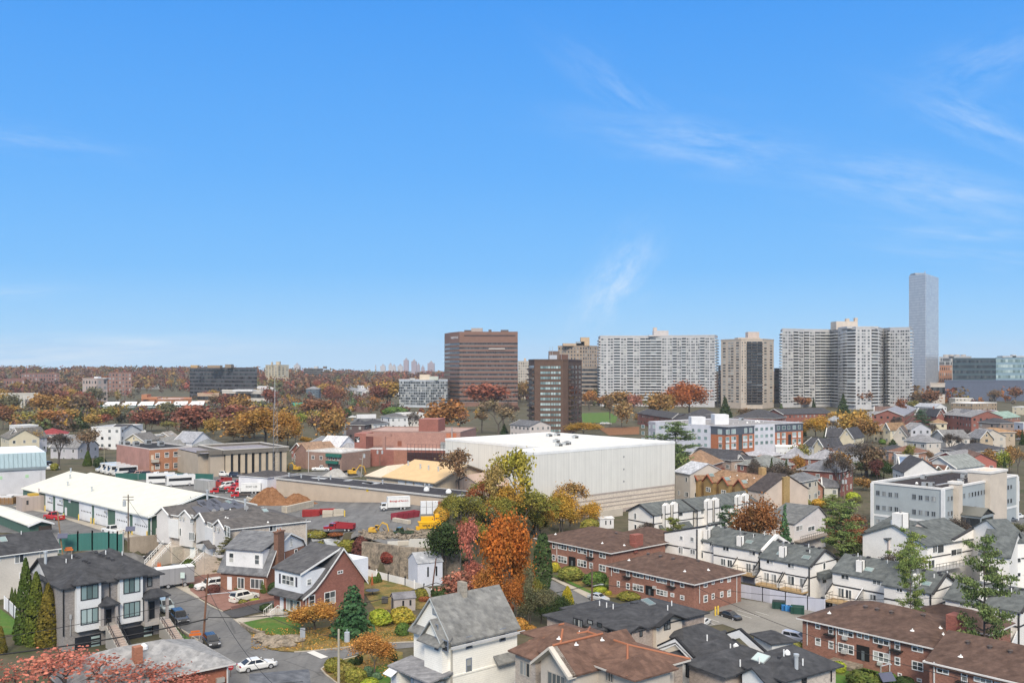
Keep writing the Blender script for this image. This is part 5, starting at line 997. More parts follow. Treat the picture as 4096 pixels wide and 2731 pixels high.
for x0,x1,y0,y1,dd in ((635,800,200,290,7),(908,1075,172,290,8)):
 h=b.onroof(t(34,x0,y1-3)); h2=b.onroof(t(34,x1,y1-3));
 if h and h2:
  hh=(y1-y0)/2.94*(38-13)/(t(34,x0,y1)[1]-YH); o=Bld.__new__(Bld); m=MB(); d=h2[0]-h[0]; nn=Vector((-d.y,d.x,0)).normalized()*dd; p=[h[0],h2[0],h2[0]+nn,h[0]+nn]; b.part('stair_box',m.ext([(q.x,q.y,13) for q in p],(0,0,hh)),'paint',(.70,.70,.70))
b.vents(34,'ac',[(1220,240),(1740,250)],1.5); b.vents(34,'dome',[(1390,258),(1410,250),(1430,262),(1290,270)],1.0); b.vents(34,'pipe',[(330,255),(415,260),(520,262),(600,270),(1125,285),(1190,275),(1340,265),(1480,262)],1.4)
gz0=3.5
b=Bld('works_garage','long green metal works garage with white roof and a row of white overhead doors','garage',t(1,1745,1060),None,8.0,L=t(1,490,765),W=24,zb=gz0); D=b.D; z=b.z; GG=(.075,.14,.105)
b.part('wall',MB().gbody(0,0,24,D,0,z-.05,3.4,'y'),'panel',GG); b.roof(MB().gable(0,0,24,D,z,3.4,'y',.45,.2),(.66,.65,.56),'roof','panel'); b.part('rake_trim',MB().gable(0,-.55,24,-.47,z,3.4,'y',.42,.32),'paint',(.7,.72,.7)); b.part('gutter',MB().box(-.62,-.4,z-.45,-.45,D+.3,z-.2),'metal',(.55,.57,.56))
b.part('rear_section',MB().gbody(.2,D,23.8,D+13,0,z-.6,3.4,'y'),'panel',GG); b.roof(MB().gable(.2,D+.55,23.8,D+13,z-.55,3.4,'y',.45,.2),(.66,.65,.56),'rear_roof','panel'); b.part('rake_trim',MB().gable(0,D+.1,24,D+.5,z-.1,3.4,'y',.3,.7),'paint',GG)
for x0,x1,y0,y1 in ((1565,1742,1048,1318),(1360,1528,1000,1255),(1112,1270,940,1185),(935,1083,895,1142),(655,745,832,1020),(540,625,800,1000)):
 o=b.on('overhead_door','L',1,x0,x1,y0,y1,0,.1,'paint',(.70,.71,.72)); u0,_=b.hit('L',t(1,x0+22,y0)); u1,_=b.hit('L',t(1,x1,y0)); m=MB();
 for k in range(7):
  u=u0+(u1-u0)*(k+.3)/7.2; m.box(-.13,min(u,u-.32),1.95,-.1,max(u,u-.32),2.25)
 m.build('pane','glassdark',o)
b.on('door','L',1,765,788,965,1085,0,.06,'paint',(.7,.7,.7)); b.on('door','F',1,1833,1893,1205,1312,0,.06,'paint',(.7,.7,.7)); b.on('sign_board','F',1,1840,1895,1055,1110,0,.05,'paint',(.4,.42,.42)); b.pipe('F',1,1775,1060,1318,r=.14); b.pipe('F',1,1915,970,1300,r=.14); b.on('sign_board','L',1,808,832,860,910,0,.05,'paint',(.6,.6,.6)); b.on('sign_board','L',1,450,472,745,825,0,.05,'paint',(.6,.5,.5),c=.2)
for x,y in ((625,850),(745,880),(1275,1010),(1532,1068)):
 u,zc=b.hit('L',t(1,x,y)); b.part('mirror_dish',MB().cyl((-.9,u,zc),(-.7,u,zc),.15,.42,10).cyl((-.7,u,zc),(0,u,zc),.04,.04,4),'metal',(.35,.36,.36))
b.vents(1,'flue',[(708,575),(832,552),(797,712),(1080,775),(825,625)],.8); b.part('gable_pipe',MB().cyl((9,-.3,2),(9,-.3,z+3),.1,.1,6),'metal',(.45,.47,.46)); GAR=b
b=Bld('works_shed','low green shed with white roof at the left edge beside the yard road','garage',t(1,345,1165),t(1,600,1138),6.0,D=30,zb=2.5); W=b.W; D=b.D; b.part('wall',MB().gbody(0,0,W,D,0,3.4,.7,'y'),'panel',GG); b.roof(MB().gable(0,0,W,D,3.5,.7,'y',.4,.2),(.66,.65,.57),'roof','panel'); b.part('rake_trim',MB().gable(0,-.5,W,-.42,3.5,.7,'y',.4,.3),'paint',(.7,.7,.7))
b=Bld('warehouse','white block warehouse with sloping teal metal roof edge at the left edge','warehouse',t(1,-60,520),t(1,535,490),10.5,D=26,zb=3.5); W=b.W
b.part('wall',MB().box(0,0,0,W,26,6.95),'paint',(.62,.61,.62)); TE=(.33,.43,.46); b.part('eave_strip',MB().box(-.2,-.4,6.5,W+.25,0,7.2),'paint',(.22,.26,.28)); b.roof(MB().ext([(-.2,-.4,7.2),(-.2,1.2,11.0),(-.2,26,11.0),(-.2,26,7.2)],(W+.45,0,0)),TE,'roof','panel'); b.part('roof_top',MB().box(0,1.4,11.0,W,26,11.1),'paint',(.7,.74,.78))
sm=MB();
for i in range(int(W/1.1)): sm.ext([(i*1.1,-.46,7.2),(i*1.1+.08,-.46,7.2),(i*1.1+.08,1.12,10.95),(i*1.1,1.12,10.95)],(0,-.06,.03))
b.part('roof_ribs',sm,'metal',(.2,.27,.29)); b.on('green_panel','F',1,298,337,580,617,0,.05,'paint',(.42,.62,.38)); b.on('green_panel','F',1,0,28,600,637,0,.05,'paint',(.42,.62,.38)); b.pipe('F',1,477,490,760)
b=Bld('brick_office','orange brick office with pink stained side wall and rooftop fans','office',t(1,1758,292),t(1,2255,262),10.8,L=t(1,1252,240),zb=3.5); W,D=b.W,b.D; OBR=(.42,.20,.115)
b.part('wall',MB().box(0,0,0,W,D,7.3),'brick',OBR); b.part('stained_wall',MB().box(-.1,0,0,-.003,D,7.5),'stain',(.44,.24,.20)); b.roof(MB().box(.2,.2,7.3,W-.2,D-.2,7.36),(.03,.03,.032),'roof','roof'); b.part('parapet',MB().ring(-.05,-.05,W+.05,D,7.3,7.75,.3),'paint',(.55,.52,.5))
b.wins('F',1,[(x,x+52,y,y+62,1,2) for x,y in ((1825,325),(1935,317),(2040,310),(2145,300),(1825,455),(1935,447),(2040,440),(2145,428),(2040,568),(2148,558))]); b.wins('L',1,[(1620,1645,330,365),(1665,1692,335,372),(1708,1732,340,375)],pane='glasspale'); b.on('stair_door','F',1,1775,1808,350,420,0,.05,'paint',(.6,.5,.38)); b.on('stair_door','F',1,1778,1808,478,530,0,.05,'paint',(.6,.5,.38)); b.on('fire_balcony','F',1,1775,1855,400,435,0,1.2,'metal',(.6,.57,.5)); b.vents(1,'ac',[(1440,235),(1490,240),(1600,240),(1740,220),(1890,240)],1.6)
b=Bld('striped_office','tan office with tall dark window strips between pale piers','office',t(3,585,300),t(3,1308,262),11.6,zb=3.5,D=24); W=b.W; TN=(.50,.41,.30)
b.part('wall',MB().box(0,0,.6,W,24,7.3),'paint',(.06,.055,.05)); rl=MB()
for x0,x1 in ((590,650),(683,735),(767,817),(850,897),(932,980),(1013,1060),(1095,1140),(1175,1222),(1255,1305)): b.on('pier','F',3,x0,x1,290,560,-.2,.45,'paint',TN)
for x0,x1 in ((650,683),(735,767),(817,850),(897,932),(980,1013),(1060,1095),(1140,1175),(1222,1255)): b.on('window_strip','F',3,x0+1,x1-1,320,560,0,.1,'glassdark')
b.part('side_wall',MB().box(-7.5,3,0,0,24,7.2).box(-4.5,.3,0,0,3,7.2),'paint',(.43,.36,.28)); b.part('cornice',MB().ring(-.8,-.9,W+.6,24,7.0,8.3,.8).box(-8,2.4,7.0,-.9,3.0,8.3).box(-5,-.5,7.0,-.9,.3,8.3),'paint',(.17,.15,.125)); b.part('coping',MB().ring(-.9,-1.0,W+.7,24.1,8.3,8.5,.9),'paint',(.5,.47,.42)); b.roof(MB().box(-7.5,.3,7.5,W,24,7.6),(.26,.25,.28),'roof','roof'); b.vents(3,'ac',[(875,190),(770,235),(995,215),(1065,218),(320,235)],1.8); b.vents(3,'dome',[(385,245)],1.0)
b=Bld('corner_shops','brown brick shops with green awnings and a pitched gable block','shops',t(3,1545,305),t(3,1960,330),9.5,D=15,zb=3); W=b.W
b.part('wall',MB().box(0,0,0,W,15,6.4),'brick',(.30,.20,.16)); b.roof(MB().box(.2,.2,6.4,W-.2,14.8,6.46),(.55,.55,.54),'roof','roof'); b.part('parapet',MB().ring(-.05,-.05,W+.05,15.05,6.4,6.8,.3),'paint',(.6,.55,.5)); b.part('gable_block',MB().gbody(-6,1,0,15,0,6.2,2.6,'y') ,'brick',(.27,.17,.14)); b.roof(MB().gable(-6,1,0,15,6.3,2.6,'y',.3),(.33,.22,.15),'gable_roof')
for x0,x1,y0,y1 in ((1790,1960,335,372),(1790,1925,420,450)): b.on('awning','F',3,x0,x1,y0,y1,0,.9,'paint',(.02,.13,.10))
b.wins('F',3,[(1605,1640,355,400,2,1),(1700,1735,360,405,2,1),(1810,1830,375,410),(1855,1880,378,412),(1910,1930,380,415)],pane='glassdark'); b.on('shop_front','F',3,1800,1940,455,525,0,.08,'glassdark'); b.wins('L',3,[(1375,1390,305,332),(1405,1420,330,360),(1378,1392,380,410),(1408,1420,395,425),(1435,1450,385,415)],c=-6)
b=Bld('corner_shop','small cream shop with red awning beside the brick theatre','shops',t(3,1962,315),t(3,2105,310),8.5,D=12,zb=3); W=b.W; b.part('wall',MB().box(0,0,0,W,12,5.4),'paint',(.55,.45,.38)); b.roof(MB().box(.2,.2,5.4,W-.2,11.8,5.46),(.6,.6,.6),'roof','roof'); b.on('awning','F',3,1995,2100,385,412,0,.9,'paint',(.35,.03,.04)); b.wins('F',3,[(1975,2040,330,355,3,1),(2090,2105,325,350)],pane='glassdark'); b.on('shop_front','F',3,1995,2100,415,460,0,.08,'glassdark')
b=Bld('theatre','dark red brick theatre block with open roof terrace and white square emblem','theatre',t(5,52,95),t(5,1235,110),15.0,D=34,zb=2); W=b.W; TR=(.28,.115,.09); TP=(.36,.20,.16)
ul,_=b.hit('F',t(5,188,100)); _,zl=b.hit('F',t(5,600,290)); zl=max(5,zl)
b.part('wall',MB().box(0,0,0,W,8,zl).box(0,0,zl,ul,8,13),'brick',TR); b.part('terrace_floor',MB().box(ul,.3,zl,W,8,zl+.06),'paint',(.6,.6,.6)); b.part('rear_block',MB().box(0,8,0,W,34,13),'brick',TP); b.part('portal',MB().box(ul,0,12.0,ul+9,.9,13).box(ul+6,0,zl,ul+7,.9,12.0),'paint',TP); b.roof(MB().box(.3,8.3,13,W-.3,33.7,13.06),(.42,.30,.26),'roof','roof'); b.part('parapet',MB().ring(-.05,8,W+.05,34,13.0,13.4,.3),'paint',(.3,.2,.17)); b.part('roof_block',MB().box(W*.55,12,13,W*.75,22,17.5),'brick',TR)
u0,zc=b.hit('F',t(5,56,135)); u1,z0=b.hit('F',t(5,115,200)); o=b.part('emblem',MB().box(u0,-.1,z0,u1,0,zc),'paint',(.012,.012,.012)); a=u1-u0; hh=zc-z0
MB().ext([(u0+a*.12,-.13,z0+hh*.72),(u0+a*.3,-.13,z0+hh*.72),(u0+a*.5,-.13,z0+hh*.45),(u0+a*.95,-.13,z0+hh*.92),(u0+a*.95,-.13,z0+hh*.99),(u0+a*.48,-.13,z0+hh*.55)],(0,.03,0)).box(u0+a*.45,-.13,z0+hh*.05,u0+a*.92,-.1,z0+hh*.4).build('emblem_mark','paint',o,(.7,.7,.7))
b.on('door','F',5,560,607,185,247,0,.06,'paint',(.22,.08,.05),c=8); b.on('rooftop_unit','F',5,1085,1172,195,272,.1,2.5,'metal',(.3,.3,.29),c=8); b.part('orange_panel',MB().box(W*.86,7.9,zl+.1,W-1.5,8-.003,12.9),'brick',(.46,.17,.09)); b.part('stack_pipe',MB().cyl((W*.92,7.4,zl+3),(W*.92,7.4,15),.3,.3,8),'metal',(.5,.4,.36))
u0,_=b.hit('F',t(5,678,320)); nt_=MB()
for i in range(14): x=u0+(W-u0)*i/13; nt_.cyl((x,-.5,0),(x,-.5,zl+2.2),.06,.06,4)
for k in range(5): nt_.cyl((u0,-.5,1.5+k*2),(W,-.5,1.5+k*2),.04,.04,4)
b.part('scaffold',nt_,'metal',(.06,.05,.05)); b.part('netting',MB().box(u0,-.3,0,W,-.25,zl-.8),'paint',(.05,.022,.022)); b.part('brick_panel',MB().box(u0-5,-.05,0,u0,-.003,zl-.2),'brick',(.34,.16,.11)); b.vents(5,'ac',[(745,255),(900,285),(1100,300)],1.3)
b=Bld('tan_garage','tan garage with pale orange metal roof and four white doors','garage',t(5,990,668),None,9.5,L=t(5,405,597),W=22,zb=4); D=b.D; YR=(.62,.43,.22); YW=(.50,.41,.30)
b.part('wall',MB().gbody(0,0,22,D,0,5.4,3.6,'y'),'panel',YW); b.roof(MB().gable(0,0,22,D,5.5,3.6,'y',.5,.2),YR,'roof','panel'); b.part('rake_trim',MB().gable(0,-.6,22,-.52,5.45,3.6,'y',.5,.3),'paint',(.2,.17,.13)); b.part('gutter',MB().box(-.7,-.4,5.0,-.55,D+.3,5.25),'metal',(.25,.22,.17))
for x0,x1,y0 in ((568,650,645),(665,742,660),(760,858,675),(875,975,690)): b.on('overhead_door','L',5,x0,x1,y0,y0+45,0,.08,'paint',(.65,.65,.63))
b.vents(5,'flue',[(828,510),(925,525),(1040,540),(685,475)],.9); TAN=b
b=Bld('tan_annex','small tan annex with pale hip roof left of the orange metal roof','garage',t(5,430,615),None,8.6,L=t(5,195,590),W=14,zb=4); D=b.D; b.part('wall',MB().box(0,0,0,14,D,4.5),'panel',YW); b.roof(MB().hip(0,0,14,D,4.6,2.6,.4),(.62,.52,.40),'roof','panel'); b.part('gutter',MB().ring(-.5,-.5,14.5,D+.5,4.2,4.42,.15),'metal',(.25,.22,.17))
b=Bld('tan_wing','low pale peach wing with shed roof behind the black flat roof','garage',t(5,1330,760),t(5,1640,790),7.0,D=12,zb=4); W=b.W; b.part('wall',MB().ext([(-4,0,0),(W,0,0),(W,0,3),(W*.1,0,6.5),(-4,0,3.8)],(0,12,0)),'panel',(.55,.42,.34)); b.winm('F',W*.55,1.8,1,.9,1,1); b.winm('F',W*.75,1.8,1,.9,1,1); b.roof(MB().ext([(-4.4,-.3,3.9),(W*.1,-.3,6.6),(W+.3,-.3,3.0),(W+.3,-.3,3.2),(W*.1,-.3,6.85),(-4.4,-.3,4.1)],(0,12.6,0)),(.45,.33,.26),'roof','panel')
b=Bld('storage_sheds','long low beige shed row with black flat roof along the works yard','shed',t(5,1170,845),None,8.2,L=t(3,1190,625),W=9.5,zb=4.6); D=b.D; z=b.z
b.part('wall',MB().box(0,0,-4,9.5,D,z),'paint',(.52,.42,.32)); b.roof(MB().box(-.2,-.2,z,9.7,D+.2,z+.12),(.052,.05,.056),'roof','roof'); b.part('roof_edge',MB().ring(-.4,-.4,9.9,D+.4,z-.15,z+.25,.25),'paint',(.5,.49,.47)); b.vents(5,'dome',[(900,770),(1160,795)],1.6); b.vents(3,'flue',[(1340,605),(1485,620),(1690,650),(1830,640)],.8); b.vents(5,'flue',[(385,690),(880,735),(930,740)],.8);
for (n,x,y) in ((5,205,760),(3,2055,728)):
 u,zc=b.hit('L',t(n,x,y)); b.part('bay_sign',MB().box(-.06,u-.35,zc-.4,0,u+.35,zc+.4),'paint',(.65,.42,.03))
pm=MB()
for (n,x,y,s_) in ((3,1690,622,3.2),(3,2270,680,2.4),(5,260,680,3.0),(3,2040,648,1.0)):
 h=b.onroof(t(n,x,y))
 if h: q=h[0]; pm.poly(*[(q.x+math.cos(a)*1.6*R.uniform(.7,1.2),q.y+math.sin(a)*s_*R.uniform(.7,1.2),z+.13) for a in [k*.7 for k in range(9)]])
b.part('puddle_stain',pm,'paint',(.42,.43,.44))
b=Bld('white_shed','white sided shed with dark low roof beside the parked red trucks','shed',t(3,1085,612),t(3,1420,565),8.0,L=t(3,798,580),zb=4); W,D=b.W,b.D; b.part('wall',MB().box(0,0,0,W,D,b.z-.05),'siding',(.68,.68,.70)); b.roof(MB().hip(0,0,W,D,b.z,1.2,.3),(.075,.07,.072)); b.gutter(0,0,W,D,b.z,.3,(.6,.6,.6))
# ---------------------------------------------------------------- towers and far blocks
def towerbody(name,label,cat,pts,back,zt,mat,col,zb=0,base=None,group=None):
 """pts: visible facade from left to right as (column, distance); back: depth"""
 w=[Vector(((px-CX)/F*Y,Y)) for px,Y in pts]; c=w[0]
 bk=[Vector((w[-1].x*(1+back/w[-1].y),w[-1].y+back)),Vector((w[0].x*(1+back/w[0].y),w[0].y+back))]
 root=empty(name,(c.x,c.y,zb),0,label,cat,group)
 p2=[(p.x-c.x,p.y-c.y) for p in w+bk]
 MB().prism(p2,-25,zt-zb).build('wall',mat,root,col)
 return root,[Vector(p) for p in p2],p2
def onseg(a,b,u0,u1,o0,o1,z0,z1,mb):
 d=(b-a); L=d.length; d=d/L; n=Vector((d.y,-d.x))
 p=a+d*(u0*L); q=a+d*(u1*L)
 mb.prism([tuple(p+n*o0),tuple(q+n*o0),tuple(q+n*o1),tuple(p+n*o1)][::-1],z0,z1)
class Lim:
 """individual parts for the first 100, the remaining ones of the kind as one part"""
 def __init__(s,root,name,mat,col,cap=100): s.r=root;s.n=name;s.m=mat;s.c=col;s.k=0;s.rest=MB();s.cap=cap
 def add(s,fn):
  if s.k<s.cap: m=MB(); fn(m); m.build(s.n,s.m,s.r,s.c)
  else: fn(s.rest)
  s.k+=1
 def done(s):
  if s.rest.f: o=s.rest.build(s.n,s.m,s.r,s.c); o['kind']='stuff'
def highrise(label,pts,plan,zt,floors,back,wall,zb=0,wincol='glass',base_h=6,bcol=(.60,.60,.59),slab=True):
 root,w,p2=towerbody('high_rise',label,'high-rise',pts,back,zt,'paint',wall,zb)
 hh=(zt-zb-base_h-1.5)/floors; wn=Lim(root,'window',wincol,WHITE); bl=Lim(root,'balcony','paint',bcol); rc=Lim(root,'balcony_recess','glassdark',WHITE)
 for f in range(floors-1,-1,-1):
  z=base_h+f*hh
  for i,s_ in enumerate(plan):
   a,b_=w[i],w[i+1]; n=len(s_)
   for k,ch in enumerate(s_):
    u0=k/n;u1=(k+1)/n;du=u1-u0
    if ch=='w':
     wn.add(lambda m:(onseg(a,b_,u0+du*.12,u0+du*.46,0,.12,z+hh*.30,z+hh*.80,m),onseg(a,b_,u0+du*.54,u0+du*.88,0,.12,z+hh*.30,z+hh*.80,m)))
    elif ch=='b':
     (wn if R.random()<.14 else rc).add(lambda m:onseg(a,b_,u0+du*.04,u0+du*.96,0,.1,z+hh*.12,z+hh*.93,m)); bl.add(lambda m:onseg(a,b_,u0,u1,.1,1.6,z-.1,z+hh*.36,m))
    elif ch=='s': wn.add(lambda m:onseg(a,b_,u0+du*.3,u0+du*.7,0,.12,z+hh*.3,z+hh*.8,m))
 wn.done(); bl.done(); rc.done()
 rim=MB();
 for i in range(len(w)): onseg(w[i],w[(i+1)%len(w)],0,1,-.4,.25,zt-zb,zt-zb+1.0,rim)
 rim.build('parapet','paint',root,wall); return root,w
def roofbox(root,px0,px1,ytop,Y,z0,depth,col,c,name='roof_block',mat='paint'):
 x0=(px0-CX)/F*Y-c[0]; x1=(px1-CX)/F*Y-c[0]; zt=H-(ytop-YH)*Y/F
 return MB().box(x0,Y-c[1],z0,x1,Y-c[1]+depth,zt-root.location.z).build(name,mat,root,col)
HW=(.50,.49,.485)
zt=lambda y,Y:H-(y-YH)*Y/F
r,w=highrise('wide pale grey high-rise slab with stacked balconies, left of the tan tower',[(2394,965),(2402,935),(2560,935),(2690,928),(2800,918),(2858,912),(2870,935)],['b','wwbwbw','bbbbww','bwbwww','bww','b'],zt(1346,935),22,30,HW)
c=r.location; roofbox(r,2596,2688,1340,930,zt(1346,935),14,(.5,.46,.44),c); roofbox(r,2615,2674,1322,934,zt(1346,935)+1,9,(.5,.46,.44),c); roofbox(r,2614,2628,1310,938,zt(1346,935)+2,4,(.5,.42,.36),c)
r,w=highrise('tall pale high-rise with concave left wing and rounded centre by the skyscraper',[(3123,945),(3130,900),(3215,915),(3325,925),(3352,905),(3388,872),(3424,862),(3485,862),(3512,870),(3535,895),(3560,882),(3640,870),(3648,890)],['b','wwbw','bwbbb','bb','wb','b','sws','b','w','wb','wwww','b'],zt(1317,900),24,26,HW,base_h=4)
c=r.location; roofbox(r,3345,3430,1285,905,zt(1317,900),16,(.52,.45,.38),c); roofbox(r,3385,3398,1274,908,zt(1317,900),4,(.5,.42,.34),c); roofbox(r,3420,3431,1271,908,zt(1317,900),4,(.5,.42,.34),c); roofbox(r,3388,3512,1305,866,zt(1317,900)-.5,24,HW,c,'raised_bay')
r,w=highrise('tan tower with dark balcony strip down its middle between the two pale slabs',[(2884,905),(2964,880),(2986,878),(3050,878),(3095,900)],['sws','ss','bbb','ss'],zt(1360,890),22,24,(.50,.42,.34),bcol=(.07,.06,.055),base_h=5)
c=r.location; roofbox(r,2952,3040,1350,885,zt(1360,890),14,(.45,.38,.32),c); roofbox(r,2992,3037,1327,888,zt(1360,890)+1,10,(.5,.42,.37),c)
root,w,p2=towerbody('brick_tower','dark brown brick apartment tower with pale window bands behind the storage building','high-rise',[(2115,560),(2138,538),(2252,538),(2273,541),(2327,585)],22,zt(1442,540),'brick',(.125,.078,.058)); top=zt(1442,540)
fl=13; hh=(top-3.2)/fl; wn=Lim(root,'window_band','glasspale',WHITE); bl=Lim(root,'balcony','paint',(.10,.065,.05)); rc=Lim(root,'balcony_recess','glassdark',WHITE)
for f in range(fl):
 z=.8+f*hh
 def wb(m):
  for k in range(4): onseg(w[1],w[2],.21+k*.088,.29+k*.088,0,.12,z+hh*.30,z+hh*.75,m); onseg(w[1],w[2],.60+k*.088 if False else .22+.36+k*.088,.30+.36+k*.088-.01,0,.12,z+hh*.30,z+hh*.75,m)
 wn.add(wb)
 rc.add(lambda m:onseg(w[0],w[1],.15,.95,0,.15,z+hh*.1,z+hh*.85,m)); bl.add(lambda m:onseg(w[0],w[1],.1,1.0,.15,1.5,z-.1,z+hh*.3,m))
 rc.add(lambda m:onseg(w[3],w[4],.02,.38,0,.15,z+hh*.1,z+hh*.85,m)); bl.add(lambda m:onseg(w[3],w[4],.0,.4,.15,1.5,z-.1,z+hh*.3,m)); rc.add(lambda m:onseg(w[3],w[4],.5,.62,0,.12,z+hh*.25,z+hh*.85,m)); rc.add(lambda m:onseg(w[3],w[4],.75,.9,0,.12,z+hh*.25,z+hh*.85,m))
rim=MB()
for i in range(len(w)): onseg(w[i],w[(i+1)%len(w)],0,1,-.5,.2,top,top+.8,rim)
rim.build('parapet','paint',root,(.11,.07,.055)); c=root.location; roofbox(root,2196,2238,1404,545,top,9,(.16,.11,.09),c); roofbox(root,2198,2228,1420,542,top,2,(.5,.52,.55),c,'cooling_unit','metal'); roofbox(root,2236,2272,1418,546,top,7,(.13,.07,.055),c)
for px in (2200,2210,2245,2276):
 x=(px-CX)/F*545-c[0]; MB().cyl((x,545-c[1],top),(x,545-c[1],top+8 if px<2230 else top+4),.15,.1,5).build('antenna','metal',root,(.4,.4,.4))
root,w,p2=towerbody('office_tower','brown office tower with ribbon windows and white lettering at its top left','office tower',[(1778,985),(1800,955),(1838,930),(2071,930)],45,zt(1327,935),'paint',(.215,.12,.088)); top=zt(1327,935)
wb=Lim(root,'window_ribbon','glassdark',WHITE); sl=Lim(root,'sill_band','paint',(.42,.36,.33)); fl=14; hh=(top-13)/fl
for f in range(fl):
 z=3+f*hh
 def rib(m):
  for i in range(3):
   n=max(3,int((w[i+1]-w[i]).length/1.6))
   for k in range(n): onseg(w[i],w[i+1],k/n,(k+.93)/n,0,.15,z+hh*.38,z+hh*.80,m)
 wb.add(rib); sl.add(lambda m:[onseg(w[i],w[i+1],0,1,0,.3,z+hh*.30,z+hh*.36,m) for i in range(3)])
m=MB(); onseg(w[2],w[3],.08,.96,0,.2,top-4.6,top-3.2,m); m.build('louvre_band','paint',root,(.07,.05,.05))
c=root.location; roofbox(root,1885,1930,1312,938,top,8,(.38,.33,.3),c); roofbox(root,1857,1890,1320,940,top,5,(.1,.08,.08),c); roofbox(root,1954,1966,1318,940,top,5,(.12,.1,.1),c); roofbox(root,2003,2034,1319,940,top,5,(.12,.1,.1),c)
d=(w[2]-w[1]); a=math.atan2(d.y,d.x); mid=w[1]*.5+w[2]*.5; n=Vector((d.y,-d.x)).normalized()*.25
text_on(root,'PARKER PLAZA',3.1,(mid.x+n.x,mid.y+n.y,top-5.6),(math.pi/2,0,a),(.75,.72,.7),bold=.05)
m=MB(); onseg(w[2],w[3],.50,.78,.2,1.3,top-17.5,top-16.2,m); m.build('window_cleaning_cradle','metal',root,(.6,.5,.42))
root,w,p2=towerbody('glass_skyscraper','slender mirrored glass skyscraper, tallest building in view','skyscraper',[(3636,1275),(3702,1245),(3754,1305)],42,zt(1098,1260),'paint',(.25,.27,.3)); top=zt(1098,1260)
fl=47; hh=top/fl; pn=Lim(root,'glass_floor','mirror',WHITE);
for f in range(fl):
 z=f*hh
 def g(m):
  for i in range(2):
   for k in range(10): onseg(w[i],w[i+1],(k+.02)/10,(k+.98)/10,0,.2,z+.12*hh,z+.94*hh,m)
 pn.add(g)
c=root.location; roofbox(root,3660,3702,1092,1262,top,15,(.35,.36,.38),c); MB().cyl(((3700-CX)/F*1262-c[0],1262-c[1],top),((3700-CX)/F*1262-c[0],1262-c[1],top+5),.8,.4,6).build('roof_mast','metal',root,(.4,.4,.42))
def block(name,label,cat,x0,x1,ytop,Y,depth,floors,col,glass='glassdark',style='rib',dz=0,zb=0,n=12,corner=None,mat='paint',base=0.0,extra=()):
 pts=[(x0,Y+dz),(x1,Y)] if corner is None else [(x0,Y+dz),(corner,Y),(x1,Y+dz*1.2)]
 top=zt(ytop,Y); root,w,p2=towerbody(name,label,cat,pts,depth,top,mat,col,zb); T=top-zb; hh=(T*(1-base)-1.0)/floors
 wn=Lim(root,'window_ribbon' if style=='rib' else 'window',glass,WHITE)
 for f in range(floors-1,-1,-1):
  z=T*base+f*hh
  for i in range(len(pts)-1):
   k_=max(2,int(n*(w[i+1]-w[i]).length/sum((w[j+1]-w[j]).length for j in range(len(pts)-1))))
   if style=='rib': wn.add(lambda m:[onseg(w[i],w[i+1],(k+.02)/k_,(k+.98)/k_,0,.2,z+hh*.28,z+hh*.82,m) for k in range(k_)])
   elif style=='win':
    for k in range(k_): wn.add(lambda m:onseg(w[i],w[i+1],(k+.28)/k_,(k+.72)/k_,0,.2,z+hh*.3,z+hh*.8,m))
   elif style=='grid': wn.add(lambda m:[onseg(w[i],w[i+1],(k+.1)/k_,(k+.9)/k_,0,.2,z+hh*.1,z+hh*.9,m) for k in range(k_)])
 wn.done(); c=root.location
 rim=MB()
 for i in range(len(w)): onseg(w[i],w[(i+1)%len(w)],0,1,-.4,.25,T-.4,T+.5,rim)
 rim.build('parapet','paint',root,tuple(v*.9 for v in col))
 for (a,b_,y,d,cc) in extra: roofbox(root,a,b_,y,Y+6,T,d,cc,c)
 return root
block('office_block','low wide dark grey office block with long window bands on the wooded ridge','office',759,1028,1471,1150,40,8,(.085,.082,.09),'glassdark','rib',40,0,40,extra=((830,880,1461,10,(.3,.22,.15)),(900,925,1457,10,(.25,.2,.15)),(762,790,1460,8,(.45,.3,.15))))
block('office_block','glass grid office with white frame beside the brown lettered tower','office',1596,1790,1521,905,40,9,(.50,.53,.56),'glass','grid',14,0,30,corner=1702,base=.08,extra=((1678,1718,1498,12,(.62,.52,.4)),(1718,1752,1505,10,(.5,.52,.45)),(1640,1660,1512,6,(.5,.5,.48))))
block('apartment_block','tan apartment block with water-tank penthouse behind the dark brown tower','apartments',2232,2394,1383,1080,36,16,(.40,.31,.23),'glass','win',20,0,16,corner=2330,extra=((2324,2358,1349,14,(.52,.38,.24)),(2252,2330,1373,14,(.48,.36,.25)),(2305,2338,1366,10,(.3,.36,.4))))
block('office_block','striped tan and glass office half hidden right of the dark brown tower','office',2318,2394,1468,960,30,9,(.33,.27,.22),'glassdark','rib',6,0,10)
block('apartment_block','small pale tower glimpsed between lettered tower and dark brown tower','apartments',2072,2118,1445,1150,20,14,(.50,.45,.38),'glass','win',6,0,5,extra=((2096,2104,1433,6,(.55,.42,.3)),))
block('office_block','slim blue-black glass block seen between the two pale high-rises','office',2873,2883,1462,1000,20,12,(.06,.08,.11),'glassdark','rib',2,0,3)
block('office_block','dark block seen between tan tower and tall pale high-rise','office',3097,3124,1474,1000,20,9,(.07,.065,.07),'glassdark','rib',2,0,4)
block('office_block','pale grey block with four round stacks right of the glass skyscraper','building',3757,3808,1428,1450,30,5,(.42,.42,.43),'glass','grid',0,0,10,base=.45)
for px in (3783,3805,3828,3853):
 x=(px-CX)/F*1455; o=empty('chimney_stack',(x,1455,0),0,None,'chimney'); MB().cyl((0,0,0),(0,0,zt(1418,1455)),4,3.8,12).build('stack','paint',o,(.5,.45,.4)); THINGS.append((o,'round grey stack','chimney','roof stacks by the dark glass office',px,1420))
